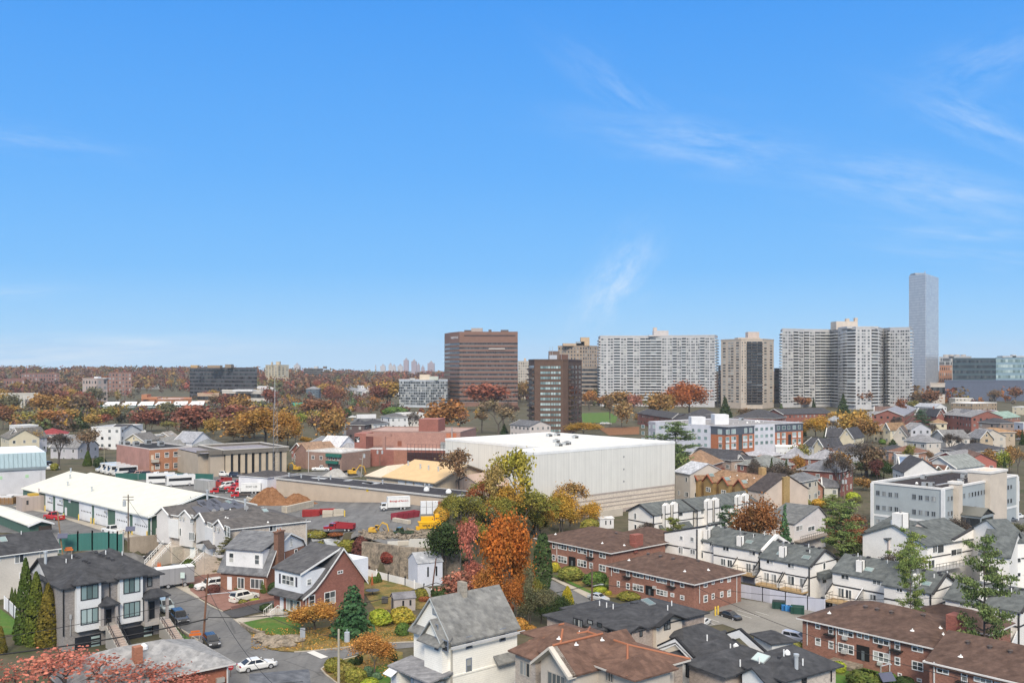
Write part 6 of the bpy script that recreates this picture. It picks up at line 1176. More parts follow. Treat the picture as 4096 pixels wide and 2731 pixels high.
block('apartment_block','orange brick block at the foot of the glass skyscraper','apartments',3757,3808,1462,1380,20,5,(.40,.20,.12),'glass','win',0,0,6)
block('office_block','dark green glass office right of the stacks','office',3810,3985,1433,1300,50,7,(.05,.085,.10),'glassdark','rib',-10,0,22,extra=((3815,3886,1424,14,(.35,.36,.37)),))
block('office_block','pale blue glass office at the right edge','office',3983,4130,1430,1290,50,7,(.22,.33,.40),'glasspale','rib',10,0,20,corner=4080,extra=((4010,4100,1423,14,(.4,.4,.4)),(4050,4065,1418,6,(.5,.5,.5))))
block('retail_building','long low blue-grey metal store with pale roof line, in front of the glass offices','building',3778,4160,1524,1080,60,2,(.10,.12,.17),'glassdark','none',0)
block('retail_building','low beige hall left of the long blue-grey store','building',3722,3780,1535,1000,30,1,(.50,.44,.38),'glassdark','rib',0,0,5,base=.3)
block('apartment_block','cream apartment block rising above the red trees left of the skyline','apartments',1062,1155,1460,1700,30,6,(.50,.43,.30),'glass','win',20,22,8,corner=1110,extra=((1104,1118,1446,10,(.5,.42,.3)),(1084,1089,1448,5,(.5,.42,.3))))
block('apartment_block','dark low block with pale roof rooms on the ridge','apartments',1216,1290,1474,1900,25,3,(.13,.12,.11),'glassdark','rib',0,22,10,extra=((1256,1270,1465,10,(.5,.5,.5)),(1292,1304,1465,10,(.15,.12,.1))))
for i,(a,b_,y,dep) in enumerate(((1177,1200,1460,4900),(1500,1505,1464,5600),(1522,1542,1463,5500),(1555,1569,1458,5200),(1569,1584,1464,5200),(1591,1612,1463,5300),(1615,1635,1440,4800),(1646,1667,1445,4800),(1667,1680,1459,4900),(1685,1698,1468,5200),(1711,1738,1452,4700))):
 Y=dep; x0=(a-CX)/F*Y; x1=(b_-CX)/F*Y; T=zt(y,Y); o=empty('skyline_tower',((x0+x1)/2,Y,0),0,None,'tower'); hw=(x1-x0)/2
 m=MB().box(-hw,-hw*.8,0,hw,hw*.8,T); m.build('wall','paint',o,(.30,.25,.28) if i>5 else (.42,.40,.40)); MB().box(-hw*.5,-hw*.4,T,hw*.5,hw*.4,T+5).cyl((0,0,T+5),(0,0,T+13),hw*.35,.2,4).build('roof_cap','paint',o,(.30,.26,.28))
 THINGS.append((o,'hazy blue-grey tower on the far skyline','tower','towers of the far skyline',(a+b_)/2,y))
# ---------------------------------------------------------------- houses of the middle ground
def house(n,xN,yN,xR,yR,z,D,kind,rise,wall,roofc,label,mat='siding',cols=None,cat='house',zb=0,trim=(.66,.65,.62),name='house',side=True,oh=.4,dormer=False,chim_=False):
 b=Bld(name,label,cat,t(n,xN,yN),t(n,xR,yR),z,D=D,zb=zb); W=b.W; E=b.z
 far=b.o.y>430
 if kind=='gx': b.part('wall',MB().gbody(0,0,W,D,-1,E-.05,rise,'x'),mat,wall); b.roof(MB().gable(0,0,W,D,E,rise,'x',oh),roofc); b.part('rake_trim',MB().gable(-oh-.08,0,-oh-.01,D,E-.03,rise,'x',oh-.1,.28),'paint',trim); b.part('rake_trim',MB().gable(W+oh+.01,0,W+oh+.08,D,E-.03,rise,'x',oh-.1,.28) if False else MB().box(0,-.07,E-.3,W,0,E-.1),'paint',trim)
 elif kind=='gy': b.part('wall',MB().gbody(0,0,W,D,-1,E-.05,rise,'y'),mat,wall); b.roof(MB().gable(0,0,W,D,E,rise,'y',oh),roofc); b.part('rake_trim',MB().gable(0,-oh-.08,W,-oh-.01,E-.03,rise,'y',oh-.1,.28),'paint',trim)
 elif kind=='hip': b.part('wall',MB().box(0,0,-1,W,D,E-.05),mat,wall); b.roof(MB().hip(0,0,W,D,E,rise,oh+.1),roofc); b.gutter(0,0,W,D,E,oh+.1,trim)
 else: b.part('wall',MB().box(0,0,-1,W,D,E),mat,wall); b.roof(MB().box(.2,.2,E,W-.2,D-.2,E+.08),roofc,'roof','paint'); b.part('parapet',MB().ring(-.1,-.1,W+.1,D+.1,E-.1,E+.45,.35),'paint',trim)
 fl=max(1,int(E/2.9)); fh=E/fl
 def put_(face,L):
  k=cols or max(1,int(L/3.3))
  for f in range(fl):
   for i in range(k):
    if R.random()<.1: continue
    if far: put('window',winmesh(1.2,1.3,1,1,'glass',.09)[1],b.root,WHITE,(*b.lp(face,L*(i+.5)/k,None,.03),f*fh+fh*.55),{'F':0,'L':-math.pi/2,'R':math.pi/2}[face])
    else: b.winm(face,L*(i+.5)/k,f*fh+fh*.55,R.choice((.9,1.2,1.8)),1.4,R.choice((1,2)),1,fc=trim)
 put_('F',W)
 if side:
  o=b.o;
  if (o.x*b.ux.x+o.y*b.ux.y)>0: put_('L',D)
  else: put_('R',D)
 if kind=='gy': b.winm('F',W/2,E+rise*.3,.9,1.1,1,1,fc=trim)
 if dormer:
  b.part('dormer',MB().gbody(W*.3,-.05,W*.55,D*.5,E-.4,E+.9,1.1,'y'),mat,wall); b.roof(MB().gable(W*.3,-.1,W*.55,D*.5,E+1.0,1.15,'y',.25),roofc,'dormer_roof')
 if chim_: b.part('chimney',MB().box(W*.6,D*.45,E,W*.6+.8,D*.45+.8,E+rise+1.3),'brick',(.33,.16,.11))
 return b
BE=(.52,.47,.40); WH=(.68,.67,.65); YL=(.62,.55,.40); DR=(.07,.07,.078); TR2=(.26,.17,.10); GY=(.24,.24,.25); BK=(.27,.11,.085); LG=(.38,.38,.40)
HS=[
(33,478,318,705,318,6.5,12,'gx',3.5,WH,GY,'white house with grey cross gables in front of the tall pale high-rise',dict(dormer=True)),
(33,672,300,805,305,5,9,'flat',0,WH,WH,'low white flat addition right of the grey-gabled white house',{}),
(33,575,470,690,480,6,12,'gx',3,YL,TR2,'cream house with tan roof right of the golden trees',{}),
(33,688,455,772,462,7.5,10,'gy',3.2,YL,TR2,'pale yellow gable house facing the viewer beside the beige gable house',{}),
(33,806,530,968,535,6.2,13,'gy',4.2,BE,(.13,.11,.1),'beige gable house with brown steep roof left of the big beige house',dict(cols=2)),
(33,905,450,1015,460,7,12,'gx',3,(.5,.5,.53),GY,'grey house with roof ridge half hidden behind the beige gable house',{}),
(33,20,540,185,545,7,10,'gx',3.4,BE,DR,'beige house with black roof and two skylights above the leafless bush',{}),
(33,180,548,335,555,7,14,'gy',4,YL,DR,'cream gable house with black porch roof and balcony by the golden trees',{}),
(33,938,590,1195,602,7.6,13,'hip',2.4,(.55,.50,.44),GY,'big beige stucco house with grey hip roof behind the bare tree',dict(mat='paint')),
(33,1200,612,1370,605,7.6,12,'hip',2.4,(.58,.53,.47),GY,'beige stucco wing with projecting bay right of the big beige house',dict(mat='paint')),
(33,1430,560,1710,560,8,14,'gx',3,(.58,.53,.47),(.2,.2,.2),'long beige stucco house behind the bare spreading tree',dict(mat='paint')),
(33,1690,520,1830,540,6.5,12,'gx',3,BE,GY,'tan house with grey gable roof and tan chimney wall above the hedge',{}),
(33,1835,560,1985,560,6.2,10,'gy',3.4,(.47,.38,.27),GY,'tan brick gable house right of the hedge top',dict(mat='brick')),
(33,1800,480,1990,498,7,12,'hip',1.8,(.45,.36,.26),(.36,.22,.12),'tan house with orange-brown hip roof above the dark hedge',{}),
(33,1995,496,2190,492,7,12,'hip',1.8,(.45,.36,.26),(.36,.22,.12),'tan wing with orange-brown hip roof nearest the right villas',{}),
(33,1245,388,1440,392,6.5,12,'hip',2.2,YL,(.30,.20,.12),'yellow house with tan hip roof in front of the dark brick row',{}),
(33,930,300,1080,215,9,18,'gx',3.5,BK,(.25,.26,.3),'brick row house with tall end gable left of the dark brick row',dict(mat='brick')),
(33,590,245,900,250,8,14,'gx',3,BK,(.15,.1,.085),'long dark red brick block behind the ivy-grown rust tree',dict(mat='brick')),
(33,1075,282,1340,290,8.5,16,'gx',3.6,BK,DR,'dark brick row with black roof and chimneys behind the green pine',dict(mat='brick',chim_=True)),
(33,1320,300,1405,300,9,16,'gy',3.6,BK,DR,'brick gable end with small window, middle of the brick row',dict(mat='brick')),
(33,1405,285,1590,300,9.5,16,'gx',3.6,BK,GY,'brick house with grey roof joining the row from the right',dict(mat='brick')),
(33,1585,300,1730,315,10,18,'gx',3.4,BK,GY,'broad brick house with metal grey roof left of the blue house',dict(mat='brick')),
(33,1728,300,1825,300,10,16,'gy',3.4,BK,GY,'brick gable end facing the bright blue house',dict(mat='brick')),
(33,1792,240,1860,250,8,10,'flat',0,(.05,.15,.60),(.1,.2,.6),'bright blue flat-roofed house left of the white brown-roofed house',dict(mat='paint')),
(33,1860,265,1925,270,6,10,'flat',0,(.06,.16,.58),(.1,.2,.6),'lower bright blue block with dark balcony opening',dict(mat='paint')),
(33,1930,285,2100,270,8,14,'hip',2.2,WH,(.17,.10,.08),'white house with brown hip roof right of the bright blue house',{}),
(33,2090,330,2310,310,6,16,'gx',3.4,(.33,.17,.12),(.26,.36,.31),'brick hall with pale green metal roof and skylights',dict(mat='brick')),
(33,2215,200,2360,205,6,16,'flat',0,YL,WH,'cream low building at the right edge above the green roof',{}),
(33,2070,390,2235,385,8,14,'hip',2.4,(.32,.25,.21),DR,'brown villa with dark roof and white window bay at the right edge',dict(mat='brick')),
(33,2235,385,2345,395,8.6,6,'flat',0,(.55,.55,.58),DR,'white modern villa front with square dark window at right edge',dict(mat='paint',cols=1)),
(33,1570,715,1800,720,6.2,15,'hip',2.4,(.40,.33,.28),DR,'long tan house with dark hip roof below the hedge, left half',dict(mat='brick')),
(33,1800,722,2150,690,6.2,15,'hip',2.2,(.42,.36,.3),DR,'long tan house with dark roof and white gable front below the hedge',dict(mat='brick')),
(33,1660,700,1785,705,5.9,4,'gy',1.6,YL,DR,'cream gabled porch front of the long dark-roofed house',{}),
(33,845,770,1105,775,4.6,14,'flat',0,WH,(.78,.78,.78),'white flat-roofed house behind the big bare tree',dict(mat='paint')),
(33,870,725,1055,715,5.6,11,'hip',2,(.36,.28,.24),DR,'house with dark roof and brick front left of the russet roof',dict(mat='brick')),
(33,1080,740,1220,722,5.6,11,'hip',2.2,(.42,.24,.17),(.20,.11,.08),'pink brick house with russet roof above the white flat roof',dict(mat='brick')),
(33,800,905,935,960,5.5,11,'gx',4,WH,DR,'white house with swept gable and black roof beside the blue roof',{}),
(33,910,925,1085,930,5.4,10,'gx',3.4,(.42,.55,.62),(.16,.22,.33),'pale blue house with slate blue roof',{}),
(33,1018,975,1230,985,4.6,13,'gx',3.2,(.34,.17,.12),(.17,.095,.07),'brick house with russet roof and two cream gables behind the office',dict(mat='brick',dormer=True)),
(33,1240,985,1385,960,4.6,9,'gy',2.2,YL,(.17,.095,.07),'cream gable with russet roof peeping over the office',{}),
(33,1390,960,1465,950,4.6,9,'gy',1.9,YL,(.17,.095,.07),'smaller cream gable right next to the dark conifer',{}),
(33,1640,835,1860,800,5.2,12,'gx',2.8,(.42,.10,.085),GY,'red house with grey roof and white windows',{}),
(33,1525,780,1665,830,5.2,10,'gx',2.6,(.40,.14,.11),(.16,.10,.08),'house with dark red roof left of the red house',{}),
(33,1560,915,1880,880,5,12,'gx',3.4,WH,(.24,.26,.25),'white house with grey-green roof right of the dark conifer',{}),
(33,10,715,425,735,6,16,'hip',2.6,LG,(.085,.08,.088),'long grey house with dark roof behind the big bare tree',{}),
(33,1230,790,1340,810,4.6,9,'gx',2,(.5,.5,.52),(.22,.23,.25),'small house with pale grey roof left of the dark conifer',{}),
(33,1745,160,2030,150,7,20,'flat',0,(.33,.25,.17),(.78,.78,.77),'brown commercial building with bright white flat roof',dict(mat='paint',cols=9)),
(33,1060,190,1300,200,7,14,'gx',2.6,WH,(.36,.38,.42),'white building with pale roof behind the brick row',{}),
(33,1540,100,1760,100,6,14,'flat',0,(.52,.48,.42),WH,'cream hall with row of windows in front of the long blue-grey store',dict(mat='paint')),
(34,1955,520,2080,535,5.5,9,'gx',3,WH,DR,'black-roofed cottage with two skylights right of the orange brick front',{}),
(34,2075,535,2195,545,5.5,12,'gy',3.2,YL,DR,'pale yellow gabled cottage right of the apartment complex',{}),
(34,1250,640,1500,660,5.5,12,'hip',1.6,(.45,.37,.32),(.40,.40,.43),'low house with pale grey roof in front of the apartment complex',{}),
(34,1500,655,1700,640,5.2,12,'hip',1.4,(.45,.37,.32),(.42,.42,.45),'low house with whitish hip roof behind the brick grey-roofed row',{}),
(34,1625,555,1890,560,5.6,9,'flat',0,(.66,.66,.65),(.75,.75,.74),'white flat-roofed extension at the foot of the apartment complex',dict(mat='paint')),
(34,1690,670,1960,680,6,12,'hip',3.4,BK,(.30,.30,.32),'brick duplex with weathered grey hip roof, left of the brick row',dict(mat='brick')),
(34,1965,680,2320,700,6,12,'hip',3,BK,(.30,.30,.32),'brick duplex row with weathered grey hip roof behind bare trees',dict(mat='brick')),
(34,460,740,860,760,5.6,14,'hip',4.2,(.36,.20,.14),(.28,.18,.115),'brick house with broad tan hip roof right of the storage building',dict(mat='brick')),
(34,620,660,1110,700,5.2,12,'gx',3.0,(.40,.31,.25),DR,'long house with black roof behind the tan hip roof',dict(mat='brick')),
(34,1105,705,1390,690,5.4,12,'hip',2.4,(.40,.31,.25),DR,'dark-roofed house with arched white entrance gable',dict(mat='brick')),
(34,1160,705,1255,705,5.2,2,'gy',1.9,(.66,.62,.6),(.5,.48,.46),'white entrance gable projecting from the dark-roofed house',dict(mat='paint',cols=1)),
(34,445,830,620,860,8.4,12,'gx',2.6,(.52,.47,.41),(.46,.48,.52),'tall beige house with pale metal gable roof beside the storage building',dict(mat='siding')),
(34,1510,780,1835,750,5.8,12,'hip',3,BK,(.21,.22,.21),'brick house with mossy grey roof among bare trees',dict(mat='brick')),
(34,1895,810,2352,840,7.6,14,'hip',3.0,BK,(.17,.175,.195),'two-storey brick house with slate hip roof and chimney behind the cottages',dict(mat='brick',chim_=True)),
(9,1245,640,1480,660,6.6,11,'hip',1.8,(.58,.52,.43),(.17,.175,.185),'cream two-storey house with grey roof left of the brick cottage',{}),
(9,1525,725,1735,715,4.2,12,'gy',2.6,(.38,.19,.13),(.14,.13,.135),'brick cottage with cream gable and grey roof',dict(mat='brick',cols=2)),
(9,1755,715,1915,720,3.6,9,'gx',2.2,(.55,.53,.47),(.14,.14,.15),'tiny cream cottage with grey roof right of the brick cottage',dict(cols=2)),
(34,0,150,420,215,7.5,14,'gx',2.8,BK,DR,'long brick apartment row with dark roof behind the white complex, left end',dict(mat='brick')),
(34,420,215,900,235,7.5,14,'gx',2.8,BK,DR,'long brick apartment row with dark roof directly behind the white complex',dict(mat='brick')),
(34,660,165,940,165,7.5,14,'hip',3.4,BK,DR,'brick apartments with dark hip roof left of the big conifer',dict(mat='brick')),
(34,1130,200,1620,215,7.5,20,'hip',4.6,BK,DR,'brick apartments with broad dark roof right of the big conifer',dict(mat='brick')),
(34,1720,165,2290,150,7.5,18,'gx',3.2,BK,DR,'long brick apartment row with dark roof below the tall pale high-rise',dict(mat='brick')),
(34,2215,235,2352,250,6,12,'gx',2.6,(.5,.48,.46),(.33,.35,.37),'small house with grey metal roof between the golden trees',{}),
(31,10,545,120,580,7.5,12,'gx',3.6,YL,(.17,.16,.145),'cream house with brown roof at the left edge',{}),
(31,120,575,300,580,7,14,'gy',4.4,(.62,.60,.62),(.17,.16,.145),'white gable house at the left edge beside the golden round tree',{}),
(31,480,530,900,520,6,14,'hip',2.6,WH,(.28,.055,.06),'low house with dark red roof behind the bare trees',{}),
(31,680,690,1045,700,6.6,12,'gx',4.4,(.47,.45,.46),(.22,.22,.225),'grey wooden house with steep roof and porch behind the bare tree',dict(dormer=True)),
(31,1430,490,1620,495,8,14,'gx',3.2,WH,DR,'white modern house with black roof and long windows',{}),
(31,1620,440,1920,400,10,14,'flat',0,WH,LG,'upper white block of the modern house with flat roof',{}),
(31,1785,495,1960,490,7,8,'flat',0,WH,DR,'white modern house front with black cornice',{}),
(31,1665,605,1935,610,6,12,'gy',3,YL,(.17,.165,.16),'pale yellow gable house behind the pink stained wall',{}),
(31,1985,545,2100,548,7,12,'flat',0,(.47,.41,.34),(.4,.35,.3),'tan boxy house with flat roof right of the white modern house',{}),
(31,2100,560,2285,560,6.2,10,'gy',2.2,(.47,.41,.34),(.33,.3,.27),'tan house front with low gable and attic window',{}),
(31,1990,620,2352,660,4.6,14,'hip',2.4,(.33,.27,.2),(.21,.21,.205),'house with broad mossy grey roof behind the brick office',{}),
(32,245,690,440,700,5.4,12,'gx',4.2,(.7,.7,.72),(.33,.34,.37),'white house with steep pale grey roof and two tiny windows',{}),
(32,440,735,660,735,5,12,'hip',2.4,(.4,.36,.32),(.20,.21,.215),'low house with grey hip roof behind the striped office',{}),
(31,128,410,250,420,8,10,'flat',0,WH,(.6,.62,.65),'small white flat-roofed house among trees at the left',{}),
(31,250,470,420,470,5,10,'hip',2.2,LG,GY,'grey-roofed low house left of the dark red roof',{}),
(32,1480,780,1610,790,5.5,12,'gy',3,BK,(.3,.2,.14),'red brick gable house beside the green-awning shops',dict(mat='brick')),
(32,1670,700,1800,720,6,12,'gx',2.5,(.45,.40,.37),(.2,.21,.23),'grey-roofed house behind the shops',{}),
(32,1770,740,1970,750,6,12,'gx',4,(.7,.71,.74),(.6,.6,.62),'white barn-like house with broad gable behind the shops',{}),
(32,1830,770,2110,780,5,12,'hip',2.6,(.5,.5,.5),(.33,.33,.34),'pale grey hip roof directly behind the corner shops',{}),
(22,1052,1030,1130,1015,8,10,'hip',1.8,(.12,.09,.09),DR,'dark brick and white house with black roof by the curving road',dict(mat='brick',cols=2)),
(22,1135,1020,1270,1010,8,11,'hip',1.8,WH,DR,'white house with black roof beside the curving road',{}),
(22,1288,960,1450,955,11,12,'hip',2,WH,(.13,.13,.135),'white three-storey house behind leafless trees left of the brick roof block',{}),
(22,1450,985,1600,980,8,12,'hip',2,WH,(.15,.15,.16),'white house with grey roof in the leafless trees near the brick roof block',{}),
(22,1395,930,1600,925,7,12,'flat',0,WH,(.68,.68,.67),'white flat hall below the glass grid office',{}),
(23,95,1025,275,1040,7,14,'gx',2.4,(.58,.52,.48),(.14,.145,.16),'pale house with dark roof left of the dark brown tower',{}),
(22,5,700,150,705,10,16,'hip',4,(.45,.42,.4),(.45,.45,.46),'large pale-roofed house above the highway at the left of the green signs',{}),
(22,515,700,630,700,12,14,'hip',3,(.10,.13,.16),GY,'dark blue-grey house among red trees',{}),
(22,620,705,780,705,9,14,'hip',3,(.5,.45,.42),(.36,.37,.39),'house with pale grey hip roof among red trees right of the dark blue one',{}),
(22,830,705,940,712,9,14,'hip',3,(.42,.4,.4),(.22,.23,.25),'grey-roofed house in the wooded slope',{}),
(22,915,670,1020,675,14,12,'flat',0,WH,LG,'tall white house with dark windows in the wooded slope',{}),
(22,595,655,690,655,9,12,'hip',2.6,YL,DR,'cream house with black roof high in the wooded slope',{}),
(22,1255,680,1345,685,12,14,'gx',4,WH,DR,'white house with black roof left of the glass grid office',{}),
(22,940,715,1030,725,8,12,'gx',3,(.6,.58,.56),(.4,.4,.41),'small white house below the tall white one',{}),
(22,370,690,470,690,8,12,'gx',3,(.45,.38,.34),(.2,.19,.18),'brown-roofed house on the wooded slope',{}),
]
for a in HS: house(*a[:12],**a[12])
bt=Bld('brown_townhouses','row of brown townhouses with four red-edged gables and tan roofs','house',t(34,640,915),t(34,1370,1035),6.6,D=13); W=bt.W
bt.part('wall',MB().box(0,0,-1,W,13,6.5),'siding',(.26,.16,.07)); rb=MB().gable(0,2,W,13,6.5,2.6,'x',.3)
for k in range(4):
 x0=W*(k/4)+.3; x1=x0+W/4*.62; rb.gable(x0,-1.2,x1,8,6.9,1.8,'y',.25); bt.part('gable_front',MB().gbody(x0,-1.2,x1,0,-1,6.85,1.8,'y'),'siding',(.30,.20,.085)); bt.part('rake_trim',MB().gable(x0,-1.52,x1,-1.46,6.88,1.8,'y',.25,.3),'paint',(.30,.09,.05)); bt.winm('F',(x0+x1)/2,4.4,1.9,1.2,2,2,c=-1.2); bt.winm('F',(x0+x1)/2,1.5,1.9,1.0,2,1,c=-1.2)
bt.roof(rb,(.27,.17,.105)); bt.vents(34,'sky',[(870,880),(1055,925),(1258,960)],1.0); bt.vents(34,'cap',[(1090,900),(1172,885),(1290,935),(1372,915)],1.2); bt.part('chimney',MB().box(W*.72,8,8,W*.78,9.4,11),'brick',(.42,.28,.13))
bt.part('end_wall',MB().gbody(W-.05,-2,W+6,13,-1,6.5,4.0,'x'),'siding',(.58,.48,.40)); bt.part('end_chimney',MB().box(W+5.9,4,-1,W+6.7,6,10.0),'brick',(.36,.25,.11)); bt.roof(MB().gable(W,-2,W+6,13,6.6,4.0,'x',.3),(.07,.06,.06),'end_roof')
root=block('market_hall','long market hall with white zigzag roof and green wall in the middle left','hall',402,815,1622,760,22,1,(.03,.10,.095),'glassdark','none',-20)
c=root.location; m=MB(); w0=Vector(((402-CX)/F*740,740)); w1=Vector(((815-CX)/F*760,760))
for k in range(6):
 a=w0.lerp(w1,k/6); b_=w0.lerp(w1,(k+.98)/6); T=zt(1622,760); d=(b_-a)
 m.ext([(a.x-c.x,a.y-c.y-.5,T-1.0),(b_.x-c.x,b_.y-c.y-.5,T-1.0),(b_.x-c.x-d.x*.12,b_.y-c.y+8,T+3.2),(a.x-c.x+d.x*.12,a.y-c.y+8,T+3.2)],(0,0,.3))
m.build('roof','panel',root,(.66,.66,.67))
block('brick_hall','orange brick hall with stepped flat roofs above the market roof','hall',566,766,1598,830,40,1,(.43,.19,.10),'glass','none',10,0,10,corner=665,mat='brick',extra=((566,588,1577,10,(.43,.19,.10)),(588,628,1588,12,(.43,.19,.10)),(632,720,1594,10,(.6,.6,.6))))
block('office_block','white framed office with dark glass corner beside the highway','office',888,1070,1566,900,40,2,(.55,.51,.45),'glassdark','rib',25,0,14,extra=((930,1010,1558,14,(.6,.6,.6)),))
block('apartment_block','low white and brick block with lift tower above the car park','apartments',330,430,1515,1050,26,4,(.45,.36,.32),'glass','win',10,0,8,corner=388,extra=((376,392,1506,8,(.65,.65,.65)),(390,425,1512,12,(.6,.6,.6))))
block('apartment_block','old red brick apartment block on the wooded ridge','apartments',434,526,1490,1300,30,6,(.26,.15,.12),'glass','win',0,0,7)
block('apartment_block','long low brick block with pale roof line, upper left of the ridge','apartments',85,238,1494,1500,30,3,(.24,.13,.11),'glass','win',0,12,14)
block('apartment_block','small brick block with white roof line at the far left','apartments',15,98,1517,1300,26,3,(.25,.13,.11),'glass','win',0,0,8)
block('shop','small red and tan shop building left of the white framed office','shops',790,875,1575,880,20,2,(.50,.36,.25),'glassdark','rib',0,0,8,extra=((815,845,1572,8,(.4,.05,.04)),))
block('house_row','row of pale low houses at the far left among trees','house',-10,150,1575,760,14,1,(.55,.52,.46),'glass','win',-10,0,12)
# ---------------------------------------------------------------- ground, roads, yards
def T(n,*pts): return [t(n,*p) for p in pts]
yard=T(1,(-200,930),(300,890),(520,880))+T(3,(0,560),(450,600),(800,560),(1420,560),(1500,700))+T(5,(560,760),(1170,940),(1080,1190),(1000,1370),(440,1410))+T(3,(1930,1310),(1560,1230))+T(1,(2035,1312),(1525,1352),(1440,1482),(700,1500),(620,1300),(-200,1250))
drape('yard_paving',yard,'asphalt',.07,2.0)
drape('apron',T(1,(150,958),(300,925),(500,1000),(545,1012),(760,1085),(930,1120),(1742,1322),(1700,1345),(1530,1345),(1200,1245),(780,1110),(560,1040)),'concrete',.1,2.0)
drape('road',T(1,(560,1500),(1440,1490),(1560,1492),(1700,1530))+T(2,(1790,130))+T(4,(0,420),(130,490),(280,570),(420,650),(560,720),(690,810),(780,880),(870,970),(930,1030),(1010,1100),(1100,1165),(1250,1195),(1400,1203),(1600,1190),(2160,1130))+T(6,(480,1095),(800,1078),(800,1135),(500,1165),(100,1215))+T(4,(1800,1330),(1720,1400),(1770,1460),(1950,1600),(2100,1900),(640,1900),(500,1270),(270,1060),(130,970),(0,890))+T(2,(1990,700),(1850,440),(1700,180))+T(1,(690,1640)),'asphalt',.045,4.0)
drape('pavement',T(4,(-60,300),(0,330),(170,440),(180,480),(280,555),(290,575),(130,495),(0,425),(-120,370)),'concrete',.12)
drape('driveway',T(4,(120,350),(330,290),(620,255),(700,400),(1000,490),(1270,520),(1270,556),(660,688),(570,718),(280,556),(180,480)),'paver',.10)
drape('driveway',T(4,(560,727),(680,698),(1270,560),(1300,645),(1150,695),(700,803)),'asphaltdark',.09)
drape('driveway',T(2,(1780,130),(1870,165),(2170,130),(2300,100),(2120,60),(1700,60)),'asphaltdark',.09)
drape('footpath',T(4,(690,815),(780,858),(1160,783),(1140,735)),'concrete',.10)
LW=[('lawn',T(4,(800,850),(1150,778),(1420,800),(1520,960),(1380,1010),(1050,985),(960,970)),'grass'),
('leaf_litter',T(4,(880,985),(1000,988),(1400,1012),(1530,950),(1900,880),(2352,850))+T(6,(600,760),(780,760),(795,1068),(480,1088))+T(4,(2160,1125),(1600,1184),(1400,1196),(1250,1188),(1100,1158),(1000,1085)),'litter'),
('lawn',T(6,(250,1380),(620,1290),(640,1400),(520,1500),(400,1620),(100,1620),(150,1450)),'grass'),
('garden_soil',T(4,(1720,1400),(1800,1335),(2160,1245))+T(6,(480,1170),(620,1200),(620,1290),(250,1380),(60,1620))+T(4,(1960,1600),(1770,1460)),'litter'),
('lawn',T(6,(150,275),(300,320),(700,410),(940,560),(900,690),(720,700),(300,700),(150,480)),'litter'),
('lawn',T(8,(320,290),(410,310),(930,552),(855,560)),'grass'),('lawn',T(8,(-60,150),(140,150),(150,250),(-20,230)),'grass'),
('lawn',T(12,(100,1380),(650,1395),(660,1640),(80,1640)),'grass'),('lawn',T(9,(1520,860),(1800,820),(1850,870),(1600,930)),'grass'),
('lawn',T(23,(745,925),(1000,915),(1080,960),(1060,1012),(760,1012)),'grass'),('lawn',T(2,(0,690),(190,830),(200,990),(0,1000)),'grass'),('lawn',T(2,(2060,880),(2110,960),(2260,1060),(2210,1100),(2090,1000)),'grass'),('lawn',T(2,(1900,200),(2050,170),(2350,120),(2400,250),(2080,300)),'grass'),
('flower_bed',T(8,(430,310),(660,360),(960,450),(1240,570),(930,550),(600,400)),'litter')]
for nm,p,m_ in LW: drape(nm,p,m_,.075)
drape('parking_lot',T(10,(300,775),(760,572),(1300,650),(1752,692),(1500,775),(1500,1140),(1300,1140),(560,870),(360,900)),'asphaltpale',.06)
drape('lane',T(10,(765,405),(1250,560),(1600,600),(1900,600),(1900,650),(1755,690),(765,455)),'asphaltdark',.06)
drape('street',T(8,(300,345),(560,470),(800,600),(860,690),(560,730),(440,560),(250,420)),'asphalt',.06); drape('pavement',T(8,(295,330),(340,330),(870,555),(900,590),(800,600),(560,470)),'concrete',.10)
drape('parking_lot',T(11,(1060,1320),(1400,1260),(2100,1160),(2400,1060),(2420,1300),(1940,1440),(1500,1330)),'asphalt',.06)
drape('main_road',T(3,(1290,600),(1420,560),(1800,540),(2150,520))+T(5,(60,480),(160,600),(0,620))+T(3,(1700,640)),'asphalt',.08)
drape('curved_road',T(22,(870,1160),(845,1100),(870,1040),(930,1000),(1000,985),(1010,1010),(940,1040),(920,1080),(950,1160)),'asphalt',.08); drape('slip_road',T(22,(930,985),(1000,960),(1240,975),(1240,1000),(1000,1000)),'asphalt',.08)
drape('verge',T(22,(890,1075),(990,1030),(1045,1030),(1045,1075),(960,1080)),'mulch',.10)
drape('highway',T(32,(590,390),(760,380),(1230,372),(1500,390),(1520,420),(1250,410),(700,400)),'asphaltpale',.2); drape('highway',T(32,(500,270),(560,255),(720,290),(1300,300),(1300,372),(760,372)),'asphaltpale',.2)
drape('car_park',T(21,(985,668),(1450,660),(1470,705),(1000,700)),'asphaltpale',.3); drape('bare_lot',T(23,(900,1062),(1280,1050),(1280,1120),(1000,1130)),'mulch',.2)
def line(n,x0,y0,x1,y1,w,name='marking',dz=.1):
 a=at(t(n,x0,y0)); b_=at(t(n,x1,y1)); d=(b_-a); d.z=0; d.normalize(); s=Vector((-d.y,d.x,0))*w*.5; z=Vector((0,0,dz))
 o=MB().poly(a-s+z,b_-s+z,b_+s+z,a+s+z).build('road_marking','marking'); o['kind']='structure'
line(4,1590,1195,1760,1270,1.1)
for a in ((735,708,1000,788),(610,712,900,803),(480,770,700,835),(370,800,520,850),(945,725,1100,768),(365,840,470,880)): line(10,*a,.12)
